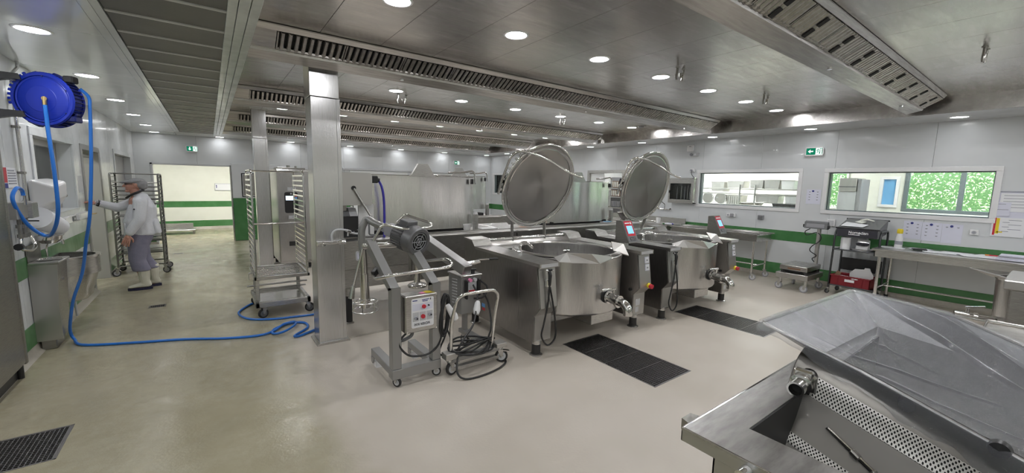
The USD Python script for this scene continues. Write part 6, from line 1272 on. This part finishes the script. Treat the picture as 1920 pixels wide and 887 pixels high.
for k, (y, r, lab) in enumerate(((4.85, .13, 'round dark lid standing on the lower wash shelf'), (5.15, .13, 'second round lid at the left of the lower wash shelf'))):
    t = thing('round_lid', lab, 'lid', (9.60, y, 1.27)); part('lid', MB().lathe([(0, 0), (r * .9, 0), (r, .01), (r, .02), (r * .8, .03), (0, .035)], 28, mat([0, 1, 0], [0, 0, 1], [1, 0, 0], (0, 0, r))), 'steel_dark', t); part('rim', MB().tube([(-.004, r * math.cos(s), r + r * math.sin(s)) for s in np.arange(28) * PI / 14], .009, 8, closed=True), 'steel_bright', t)
t = thing('dark_tray', 'black tray at the lower right of the wash shelf', 'tray', (9.45, 3.45, 1.265)); part('tray', MB().prism([(-.22, 0), (.22, 0), (.24, .07), (-.24, .07)], 'x', 0, .13), 'black', t, smooth=False); part('rim', MB().box((-.01, -.25, .065), (.135, .25, .078), .004), 'grey_plastic', t)
t = thing('baking_tray', 'flat steel tray tilted on the lower wash shelf', 'tray', (9.44, 4.12, 1.265)); part('tray', MB().add(*plate([(0, .25, .0), (0, -.22, .0), (.13, -.22, .07), (.13, .25, .05)], .012)), 'steel_bright', t, smooth=False); part('rim', MB().tube([(0, .25, .01), (0, -.22, .01), (.13, -.22, .08), (.13, .25, .06)], .008, 8, closed=True), 'steel', t)
# grey machine in the glazed room
t = thing('tall_machine', 'tall grey machine in the white room behind the right window', 'machine', (10.4, 2.62, 0)); part('body', MB().box((-.25, -.13, .1), (.3, .17, 1.62), .01), 'light_grey', t, smooth=False); part('head', MB().box((-.28, -.12, 1.62), (.3, .16, 1.88), .01), 'steel_matt', t, smooth=False); part('side_panel', MB().box((-.26, -.19, .1), (.28, -.13, 1.86), .006), 'mid_grey', t, smooth=False); part('bar', MB().box((-.30, -.12, 1.70), (-.28, .16, 1.72)), 'grey_plastic', t); part('plinth', MB().box((-.2, -.1, 0), (.25, .15, .1)), 'black', t)
# store behind the steel framed doorway
t = thing('store_shelf', 'grey shelving in the store behind the steel framed doorway', 'shelving', (9.8, 7.75, 0))
for z in (1.0, 1.32, 1.58): part('shelf', MB().box((0, -.8, z - .03), (.4, .85, z), .003), 'steel_matt', t, smooth=False)
for y in (-.78, .0, .83): part('upright', MB().box((0, y, 0), (.03, y + .03, 1.9)), 'steel_dark', t, smooth=False)
part('back_panel', MB().box((.38, -.8, .1), (.40, .85, 1.9)), 'mid_grey', t, smooth=False)
for k, (y, z, lab) in enumerate(((8.13, 1.582, 'brown basket on the upper store shelf with things on top'), (7.75, 1.582, 'brown basket at the right of the upper store shelf'), (8.13, 1.322, 'brown slatted basket on the middle store shelf'), (7.72, 1.322, 'dark basket at the right of the middle store shelf'), (8.1, 1.002, 'grey basket on the low store shelf'))):
    t = thing('store_basket', lab, 'basket', (9.82, y, z), 0, 'baskets on the store shelves'); m = 'crate_brown' if k < 3 else 'grey_plastic'
    for q in (((0, -.16, 0), (.012, .16, .20)), ((.25, -.16, 0), (.262, .16, .20)), ((.012, -.16, 0), (.25, -.148, .20)), ((.012, .148, 0), (.25, .16, .20))): part('wall', MB().box(*q), m, t, smooth=False); part('base', MB().box((0, -.16, 0), (.262, .16, .01)), m, t)
    for j in range(5): part('slat', MB().box((-.006, -.15 + .065 * j, .02), (0, -.11 + .065 * j, .18), .002), 'wall_cream' if k < 3 else 'mid_grey', t, smooth=False)

# ---- ceiling spray hooks
def hooks(x, y, z, label):
    t = thing('ceiling_hook', label, 'pipe', (x, y, z), 0, 'pipe hooks under the steel ceiling')
    part('flange', MB().cyl((-.06, 0, 0), (-.06, 0, -.008), .02, 14).cyl((.05, 0, 0), (.05, 0, -.008), .02, 14), 'steel', t)
    part('hook', MB().tube(spline([(-.06, 0, 0), (-.062, 0, -.05), (-.075, .0, -.085), (-.065, .0, -.12)], 6), .011, 10).tube(spline([(.05, 0, 0), (.048, 0, -.05), (.0, 0, -.085), (-.01, .0, -.05)], 6), .010, 10), 'steel_dark', t)
    part('nozzle', MB().cyl((.04, 0, -.04), (.03, 0, -.115), .012, 12, .009), 'steel_bright', t)
hooks(5.22, .56, ZR, 'pair of pipe hooks under the ceiling beyond the right extraction beam'); hooks(5.78, 2.45, ZR, 'pair of pipe hooks under the ceiling between two lamps of the nearest row'); hooks(3.9, 2.48, ZR, 'pair of pipe hooks under the ceiling left of the nearest row lamp'); hooks(2.23, 5.64, ZR, 'pair of pipe hooks under the second ceiling field on the left'); hooks(5.2, 5.58, ZR, 'pair of pipe hooks under the second ceiling field on the right')
t = thing('smoke_detector', 'round detector in the steel ceiling left of the right perimeter', 'detector', (6.95, 5.2, ZR)); part('base', MB().cyl((0, 0, 0), (0, 0, -.012), .10, 28), 'ceiling_steel', t); part('cap', MB().cyl((0, 0, -.012), (0, 0, -.03), .06, 24, .05), 'mid_grey', t)
t = thing('alarm_box', 'small white box under the right ceiling edge near the back', 'detector', (FX - .02, 6.85, 2.66)); part('box', MB().box((-.06, -.07, -.07), (.0, .07, .05), .008), 'white_plastic', t); part('eye', MB().cyl((-.06, 0, 0), (-.066, 0, 0), .012, 12), 'ink_grey', t)
# ================================================================ floor gratings
def grating(x0, y0, x1, y1, n, along, label, pitch=.0215, depth=.022):
    t = thing('floor_grating', label, 'drain grating', ((x0 + x1) / 2, (y0 + y1) / 2, 0), 0, 'floor gratings'); w, h = (x1 - x0) / 2, (y1 - y0) / 2
    part('channel', MB().box((-w, -h, -.115), (w, h, -.105)).box((-w, -h, -.11), (-w + .004, h, -.002)).box((w - .004, -h, -.11), (w, h, -.002)).box((-w, -h, -.11), (w, -h + .004, -.002)).box((-w, h - .004, -.11), (w, h, -.002)), 'void', t, smooth=False)
    part('frame', MB().box((-w, -h, -.03), (-w + .010, h, .001)).box((w - .010, -h, -.03), (w, h, .001)).box((-w, -h, -.03), (w, -h + .010, .001)).box((-w, h - .010, -.03), (w, h, .001)), 'grate_steel', t, smooth=False)
    for k in range(n):
        a, b = (-w + .012, w - .012), (-h + .012, h - .012)
        if along == 'y': L = (b[1] - b[0]) / n; b = (b[0] + k * L + .002, b[0] + (k + 1) * L - .002)
        else: L = (a[1] - a[0]) / n; a = (a[0] + k * L + .002, a[0] + (k + 1) * L - .002)
        mb = MB()
        for x in np.arange(a[0] + .002, a[1], pitch): mb.box((x - .002, b[0], -depth), (x + .002, b[1], -.001))
        for y in np.arange(b[0] + .002, b[1], pitch): mb.box((a[0], y - .002, -depth), (a[1], y + .002, -.0015))
        for q in (0, 1): mb.box((a[q] - .003, b[0], -depth), (a[q] + .003, b[1], 0)).box((a[0], b[q] - .003, -depth), (a[1], b[q] + .003, 0))
        p = part('grate', mb, 'grate_steel', t, smooth=False)
        part('lifting_tab', MB().box((a[0] - .002, b[0] + .02, -.004), (a[0] + .010, b[0] + .06, .001)), 'steel_bright', p, smooth=False)
grating(*GR[0], 4, 'y', 'long four panel floor grating in front of the near kettle'); grating(*GR[1], 4, 'y', 'long four panel floor grating in front of the far kettle, partly behind the plastic'); grating(*GR[2], 1, 'x', 'floor grating at the lower left corner of the room')
grating(*GR[3], 1, 'x', 'small floor drain in front of the person', .02); grating(*GR[4], 1, 'x', 'small floor drain far off beside the tray rack', .02)

# ================================================================ vessel and bench at the far right edge
t = thing('chute_vessel', 'tapered steel vessel with a pouring plate and valve at the right edge', 'vessel', (5.92, .08, 0))
part('cone', MB().lathe([(0, .36), (.18, .38), (.245, .45), (.26, .84), (.27, .86), (.26, .86), (.24, .47), (0, .40)], 48), 'steel_v', t, smooth=40)
part('column', MB().lathe([(.10, .0), (.12, .02), (.12, .42), (0, .42)], 28), 'steel_dark', t)
part('pouring_plate', MB().add(*plate([(-.16, .42, .93), (-.62, .16, .935), (-.52, .02, .86), (-.02, .20, .845)], .01)).add(*plate([(-.16, .42, .93), (-.02, .20, .845), (.12, .30, .84), (.06, .42, .90)], .01)), 'steel_matt', t, smooth=False)
part('side_panel', MB().add(*plate([(-.30, .02, .80), (-.55, -.04, .80), (-.50, -.06, .15), (-.15, .0, .15)], .006)), 'steel_matt', t, smooth=False)
part('drain_valve', MB().cyl((-.20, .0, .50), (-.42, .12, .50), .05, 24).cyl((-.40, .10, .50), (-.44, .20, .505), .06, 24).cyl((-.44, .20, .505), (-.50, .44, .52), .045, 24).cyl((-.46, .30, .51), (-.465, .325, .51), .055, 24), 'steel_bright', t)
part('valve_handle', MB().cyl((-.48, .36, .55), (-.48, .36, .60), .012, 10).beam((-.48, .38, .605), (-.46, .26, .635), .025, .012, .003), 'chrome', t); part('red_knob', MB().lathe([(0, -.03), (.03, -.01), (.03, .01), (0, .03)], 16, mat([1, 0, 0], [0, 1, 0], [0, 0, 1], (-.42, .10, .40))), 'pink', t)
t = thing('console_cabinet', 'dark steel console with an overhanging top at the right edge', 'cabinet', (5.3, -.25, 0))
part('body', MB().box((-.12, -.5, .12), (.5, .46, .86), .008), 'steel', t, smooth=False); part('top', MB().box((-.18, -.53, .865), (.55, .50, .94), .008), 'steel_matt', t, smooth=False)
for x, y in ((-.06, .4), (.42, .4), (-.06, -.42), (.42, -.42)): foot(x, y, .13, t, .03)
t = thing('low_bench', 'low steel bench with a bright rim beyond the plastic covered hopper', 'table', (3.98, -.35, 0))
part('top', MB().box((-.34, -.6, .70), (.34, .60, .735), .004), 'steel_dark', t, smooth=False); part('rim', MB().tube([(-.35, -.6, .745), (-.35, .60, .745), (.35, .60, .745), (.35, -.6, .745)], .012, 10, closed=True), 'steel_bright', t)
for x in (-.3, .3):
    for y in (-.54, .54): part('leg', MB().cyl((x, y, 0), (x, y, .70), .02, 12), 'steel', t)

# ================================================================ hopper machine in the right foreground
K = 2 * PI / .0105
material('perforated', {'c': ('texture_coordinate', {}), 's': ('separate_xyz', {}), 'kx': ('math', dict(math_type='multiply', value2=K)), 'ky': ('math', dict(math_type='multiply', value2=K)), 'sx': ('math', dict(math_type='sine')), 'sy': ('math', dict(math_type='sine')), 'pr': ('math', dict(math_type='multiply')),
    'r': ('rgb_ramp', dict(ramp=[(.18, (.46, .45, .43)), (.30, (.015, .015, .015))])), 'p': ('principled_bsdf', dict(metallic=.9, roughness=.36))},
    [('c.object', 's.vector'), ('s.x', 'kx.value1'), ('s.y', 'ky.value1'), ('kx.value', 'sx.value1'), ('ky.value', 'sy.value1'), ('sx.value', 'pr.value1'), ('sy.value', 'pr.value2'), ('pr.value', 'r.fac'), ('r.color', 'p.base_color')], 'p.BSDF')
material('film', {'c': ('geometry', {}), 'm': ('mapping', dict(scale=(6, 20, 6))), 'n': ('noise_texture', dict(scale=2.2, detail=6.0, roughness=0.62, distortion=1.5)), 'b': ('bump', dict(strength=1.0, distance=.06)), 'f': ('layer_weight', dict(blend=.5)),
    'fr': ('rgb_ramp', dict(ramp=[(0.0, (.05,) * 3), (.45, (.12,) * 3), (.8, (.32,) * 3), (1.0, (.75,) * 3)])),
    't': ('transparent_bsdf', dict(color=(.96, .965, .985))), 'g': ('glossy_bsdf', dict(color=(1, 1, 1), roughness=.06)), 'd': ('diffuse_bsdf', dict(color=(.80, .82, .90))), 'tl': ('translucent_bsdf', dict(color=(.80, .82, .90))), 'w': ('mix_closure', dict(fac=.5)), 'x': ('mix_closure', dict(fac=.13)), 'y': ('mix_closure', {})},
    [('c.position', 'm.vector'), ('m.vector', 'n.vector'), ('n.fac', 'b.height'), ('b.normal', 'g.normal'), ('d.BSDF', 'w.closure1'), ('tl.BSDF', 'w.closure2'), ('t.BSDF', 'x.closure1'), ('w.closure', 'x.closure2'),
     ('f.facing', 'fr.fac'), ('fr.color', 'y.fac'), ('x.closure', 'y.closure1'), ('g.BSDF', 'y.closure2')], 'y.closure')
steel('bench_steel', (.52, .51, .505), .20, .42, (2, 9, 9), 2.2, .03, .12)
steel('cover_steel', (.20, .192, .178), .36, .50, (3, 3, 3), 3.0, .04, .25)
plain('well_dark', (.05, .05, .05), .5, .5)
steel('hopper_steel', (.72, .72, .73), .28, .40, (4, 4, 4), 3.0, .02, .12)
t = thing('machine_table', 'steel machine table with an open well in the right foreground', 'table', (2.0, .2, 0))
O = A([2.0, .2, 0]); Q = lambda *p: tuple(A(p) - O)
x0, x1, y0, y1 = 1.113, 3.05, -1.2, .622
hx0, hx1, hy1 = 1.278, 2.85, .50
part('top', MB().prism([(x0 - 2, y0 - .2), (x1 - 2, y0 - .2), (x1 - 2, y1 - .2), (x0 - 2, y1 - .2)], 'z', .893, .90, holes=[[(hx0 - 2, -.9 - .2), (hx1 - 2, -.9 - .2), (hx1 - 2, hy1 - .2), (hx0 - 2, hy1 - .2)]]), 'bench_steel', t, smooth=False)
part('apron', MB().box(Q(x0, y0, .858), Q(x0 + .006, y1, .895), .002).box(Q(x0, y1 - .006, .858), Q(x1, y1, .895), .002), 'steel_matt', t, smooth=False)
part('edge_bead', MB().tube([Q(x0 + .004, y0, .897), Q(x0 + .004, y1 - .004, .897), Q(x1, y1 - .004, .897)], .005, 8), 'steel_bright', t)
part('frame', MB().box(Q(x0 + .05, y0 + .05, .0), Q(x0 + .058, .545, .856), .002).box(Q(x0 + .05, .537, 0.05), Q(x1 - .05, .545, .856), .002), 'steel_matt', t, smooth=False)
part('well', MB().box(Q(hx0, -.9, .55), Q(hx0 + .004, hy1, .895)).box(Q(hx0, hy1 - .004, .55), Q(hx1, hy1, .895)).box(Q(hx0, -.9, .55), Q(hx1, hy1, .555)), 'well_dark', t, smooth=False)
part('corner_bracket', MB().prism([(1.155 - 2, .62 - .2), (1.225 - 2, .62 - .2), (1.215 - 2, .652 - .2), (1.165 - 2, .652 - .2)], 'z', .862, .897), 'steel_dark', t, smooth=False); part('tap_stub', MB().cyl(Q(1.112, .43, .874), Q(1.075, .43, .874), .016, 18), 'chrome', t)
for x, y in ((1.22, .50), (2.9, .5), (1.22, -1.1), (2.9, -1.1)): foot(x - 2, y - .2, .12, t, .03)
# sloping machine body with perforated strips
t = thing('drum_machine', 'curved steel machine cover with perforated strips set in the foreground table', 'machine', (1.7, .3, 0)); O = A([1.7, .3, 0])
D = A([0, -1, -.30])
prof = spline([(1.545, .66), (1.56, .715), (1.585, .756), (1.605, .778), (1.63, .806), (1.66, .842), (1.685, .88), (1.705, .915), (1.735, .958), (1.77, .993), (1.82, 1.016), (1.86, 1.022)], 4)
def sweep(pr, s0, s1, n=10, th=.004):
    """The profile (x, z at y = .545) carried down the slope D."""
    k = len(pr); v = []
    for off in (0, th):
        for s in np.linspace(s0, s1, n):
            for x, z in pr: v.append(A([x, .545, z - off]) + D * s - O)
    f = []
    for i in range(n - 1):
        for j in range(k - 1):
            a = i * k + j; q = [[a, a + k, a + k + 1], [a, a + k + 1, a + 1]]; f += q; f += [[c + n * k for c in r[::-1]] for r in q]
    m = n * k
    ring = list(range(k)) + [i * k + k - 1 for i in range(1, n)] + [(n - 1) * k + j for j in range(k - 2, -1, -1)] + [i * k for i in range(n - 2, 0, -1)]
    for i in range(len(ring)):
        a, b = ring[i], ring[(i + 1) % len(ring)]; f += [[a, b, b + m], [a, b + m, a + m]]
    return A(v), A(f)
part('cover', sweep(prof, 0, 1.2), 'cover_steel', t, smooth=40)
lift = lambda a, b, h: [(x, z + h) for x, z in prof if a <= x <= b]
part('perforated_strip', sweep(lift(1.582, 1.612, .003), .045, 1.1, 8, .002), 'perforated', t, smooth=40); part('perforated_strip', sweep(lift(1.697, 1.745, .003), .065, 1.1, 8, .002), 'perforated', t, smooth=40)
for a, b, s in ((1.584, 1.608, .025), (1.70, 1.742, .045)):
    for x in np.linspace(a, b, 6):
        z = float(np.interp(x, prof[:, 0], prof[:, 1])); p = A([x, .545, z + .003]) - O; part('vent_slit', MB().beam(p + D * s, p + D * (s + .02), .005, .004), 'void', t, smooth=False)
part('end_plate', MB().prism([(x - 1.7, z - .003) for x, z in prof] + [(1.86 - 1.7, .60), (1.545 - 1.7, .60)], 'y', .243, .249), 'cover_steel', t, smooth=False)
zc = lambda x, s: A([x, .545, float(np.interp(x, prof[:, 0], prof[:, 1])) + .01]) + D * s - O
part('latch_rod', MB().tube([zc(1.662, .14), zc(1.652, .20), zc(1.640, .265), zc(1.630, .315), zc(1.622, .345), zc(1.615, .38)], .0065, 10), 'steel_bright', t)
part('rod_groove', MB().beam(zc(1.665, .135) - [0, 0, .007], zc(1.634, .295) - [0, 0, .007], .010, .004, .001), 'void', t)
for s, x in ((.21, 1.650), (.27, 1.638)): part('rod_clamp', MB().beam(zc(x, s), zc(x - .006, s + .026), .022, .016, .004), 'steel', t)
part('latch_ring', MB().tube([zc(1.622, .36) + .024 * A([math.cos(a), math.sin(a), .15 * math.cos(a) - .3 * math.sin(a)]) for a in np.arange(20) * PI / 10], .006, 8, closed=True), 'steel_dark', t)
pa, pb = A([1.565, .482, .948]) - O, A([1.72, .492, .952]) - O; dd = unit(pb - pa); M = mat(*frame(dd), pa)
part('pipe_stub', MB().lathe([(.020, 0), (.026, 0), (.026, .05), (.034, .052), (.034, .062), (.026, .065), (.026, .16), (.020, .16), (.020, 0)], 32, M), 'steel_bright', t); part('pipe_bore', MB().cyl(pa + dd * .03, pa + dd * .034, .0198, 24), 'void', t)
part('pipe_clamp', MB().beam(pa + dd * .075 + [0, 0, .03], pa + dd * .10 + [0, 0, .03], .06, .03, .006).beam(pa + dd * .08 + [0, -.03, .0], pa + dd * .10 + [0, -.03, .0], .02, .06, .004), 'steel_bright', t)
# feed hopper
t = thing('feed_hopper', 'large steel feed hopper under clear plastic in the right foreground', 'hopper', (2.2, .3, 0)); O = A([2.2, .3, 0])
V = dict(L=(1.73, .67, 1.10), B=(2.71, .63, 1.10), R=(2.70, .27, 1.07), R2=(2.72, -.02, .965), R3=(2.74, -.55, .80), F=(1.80, .38, 1.0), G=(1.76, .01, .90), H=(1.70, -.5, .75),
         T=(2.69, .51, .945), Tl=(1.98, .545, .945), Rr=(2.705, .24, .905), Rs=(2.71, -.04, .84), Rt=(2.72, -.55, .68), Fl=(1.98, .30, .88), Gl=(1.96, -.02, .80), Hl=(1.92, -.5, .65))
V = {k: A(v) - O for k, v in V.items()}
def two(*q): return MB().add(*plate([q[0], q[1], q[2]], .004)).add(*plate([q[0], q[2], q[3]], .004)) if len(q) == 4 else MB().add(*plate(q, .004))
part('back_wall', two(V['L'], V['B'], V['T'], V['Tl']), 'hopper_steel', t, smooth=40)
part('right_wall', two(V['B'], V['R'], V['Rr'], V['T']), 'hopper_steel', t, smooth=40); part('right_wall', two(V['R'], V['R2'], V['Rs'], V['Rr']), 'hopper_steel', t, smooth=40); part('right_wall', two(V['R2'], V['R3'], V['Rt'], V['Rs']), 'hopper_steel', t, smooth=40)
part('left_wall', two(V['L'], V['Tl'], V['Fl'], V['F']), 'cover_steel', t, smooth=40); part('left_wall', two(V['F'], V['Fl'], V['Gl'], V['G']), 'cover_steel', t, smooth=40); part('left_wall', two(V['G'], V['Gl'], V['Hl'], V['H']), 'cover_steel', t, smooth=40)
dn = lambda k, d: V[k] - [0, 0, d]
part('chamber_wall', two(V['Tl'], V['T'], dn('T', .42), dn('Tl', .42)), 'hopper_steel', t, smooth=40)
part('chamber_wall', MB().add(*two(V['T'], V['Rr'], dn('Rr', .42), dn('T', .42)).get()).add(*two(V['Rr'], V['Rs'], dn('Rs', .42), dn('Rr', .42)).get()).add(*two(V['Rs'], V['Rt'], dn('Rt', .42), dn('Rs', .42)).get()), 'hopper_steel', t, smooth=40)
part('chamber_wall', MB().add(*two(V['Tl'], dn('Tl', .42), dn('Fl', .42), V['Fl']).get()).add(*two(V['Fl'], dn('Fl', .42), dn('Gl', .42), V['Gl']).get()).add(*two(V['Gl'], dn('Gl', .42), dn('Hl', .42), V['Hl']).get()), 'hopper_steel', t, smooth=40)
part('chamber_floor', two(dn('Tl', .42), dn('T', .42), dn('Rt', .42), dn('Hl', .42)), 'hopper_steel', t)
part('rim', MB().tube(bend([V['H'], V['G'], V['F'], V['L'], V['B'], V['R'], V['R2'], V['R3']], .02, 4), .006, 8), 'steel_bright', t)
part('knob', MB().cyl(A([1.83, .25, .93]) - O, A([1.78, .24, .935]) - O, .02, 18), 'black', t); part('clamp_knob', MB().lathe([(0, -.02), (.022, -.016), (.026, 0), (.022, .016), (0, .02)], 18, mat([0, 1, 0], [0, 0, 1], [1, 0, 0], A([1.765, .04, .905]) - O)), 'black', t)
# clear plastic sheet over it
nrm = np.random.default_rng(5)
t = thing('plastic_sheet', 'clear crinkled plastic sheet draped over the foreground hopper', 'plastic sheet', (2.2, .3, 0))
def path(ks, n):
    p = A([V[k] for k in ks]); s = np.r_[0, np.cumsum(np.linalg.norm(np.diff(p, axis=0), axis=1))]; q = np.linspace(0, s[-1], n); return np.stack([np.interp(q, s, p[:, i]) for i in range(3)], 1)
def surf(grid, th=0.0):
    h, w = grid.shape[:2]; f = []
    for i in range(h - 1):
        for j in range(w - 1): a = i * w + j; f += [[a, a + 1, a + w + 1], [a, a + w + 1, a + w]]
    return grid.reshape(-1, 3), A(f)
nu, nv = 130, 150
a, b = path(['L', 'F', 'G', 'H'], nv) + [0, 0, .010], path(['B', 'R', 'R2', 'R3'], nv) + [0, 0, .010]
u = np.linspace(0, 1, nu)[None, :, None]; g = a[:, None] * (1 - u) + b[:, None] * u
vv = np.linspace(0, 1, nv)[:, None]; uu = u[0, :, 0][None]
sag = .085 * (4 * uu * (1 - uu)) ** .8 * np.clip(vv * 5, 0, 1)
fold = .010 * meshkit.fbm(np.stack([g[..., 0] * 3 + 5, g[..., 1] * 9, g[..., 2] * 0 + 1], -1).reshape(-1, 3), 4, 2).reshape(nv, nu) * np.clip(4 * uu * (1 - uu) * 3, 0, 1)
ridge = 0
for (u0, v0, u1, v1, am, wd) in ((.93, .06, .62, .60, .020, .010), (.97, .22, .70, .92, .014, .008), (.90, .04, .30, .30, .012, .010), (.50, .01, .46, .35, .008, .010), (.25, .01, .30, .22, .007, .008), (.80, .02, .60, .22, .010, .008), (.97, .40, .85, .98, .010, .008), (.05, .30, .35, .75, .010, .010), (.12, .12, .45, .50, .010, .009)):
    du, dv = u1 - u0, v1 - v0; L2 = du * du + dv * dv; q = np.clip(((uu - u0) * du + (vv - v0) * dv) / L2, 0, 1); dist = np.hypot(uu - u0 - q * du, (vv - v0 - q * dv))
    ridge = ridge + am * np.exp(-(dist / wd) ** 2) * (1 - .5 * q)
g[..., 2] += -sag + fold + ridge
part('top_skin', surf(g), 'film', t, smooth=True)
# skirts: over the left rim, and over the back rim
top = path(['L', 'F', 'G', 'H'], 80) + [0, 0, .010]; s = np.linspace(0, 1, 80)
drop = .03 + .10 * np.clip(s * 3.2, 0, 1) - .03 * np.sin(s * 9) ** 2
rows = []
for k in np.linspace(0, 1, 14):
    o = top.copy(); o[:, 0] -= (.012 + .06 * k * (1 - k)) + .012 * np.sin(s * 34 + k * 2) * k + .006 * np.sin(s * 91) * k; o[:, 2] -= drop * k; rows.append(o)
part('side_skirt', surf(A(rows)), 'film', t, smooth=True)
top = path(['L', 'B'], 60) + [0, 0, .010]; s = np.linspace(0, 1, 60); rows = []
for k in np.linspace(0, 1, 10):
    o = top.copy(); o[:, 1] += .008 + .03 * k * (1 - k) + .008 * np.sin(s * 40 + k) * k; o[:, 2] -= (.05 + .02 * np.sin(s * 8)) * k; rows.append(o)
part('back_skirt', surf(A(rows)), 'film', t, smooth=True)
top = path(['B', 'R', 'R2', 'R3'], 60) + [0, 0, .012]; s = np.linspace(0, 1, 60); rows = []
for k in np.linspace(0, 1, 10):
    o = top.copy(); o[:, 0] += .010 + .04 * k + .008 * np.sin(s * 44 + k) * k; o[:, 2] -= (.06 + .02 * np.sin(s * 8)) * k; rows.append(o)
part('side_skirt', surf(A(rows)), 'film', t, smooth=True)
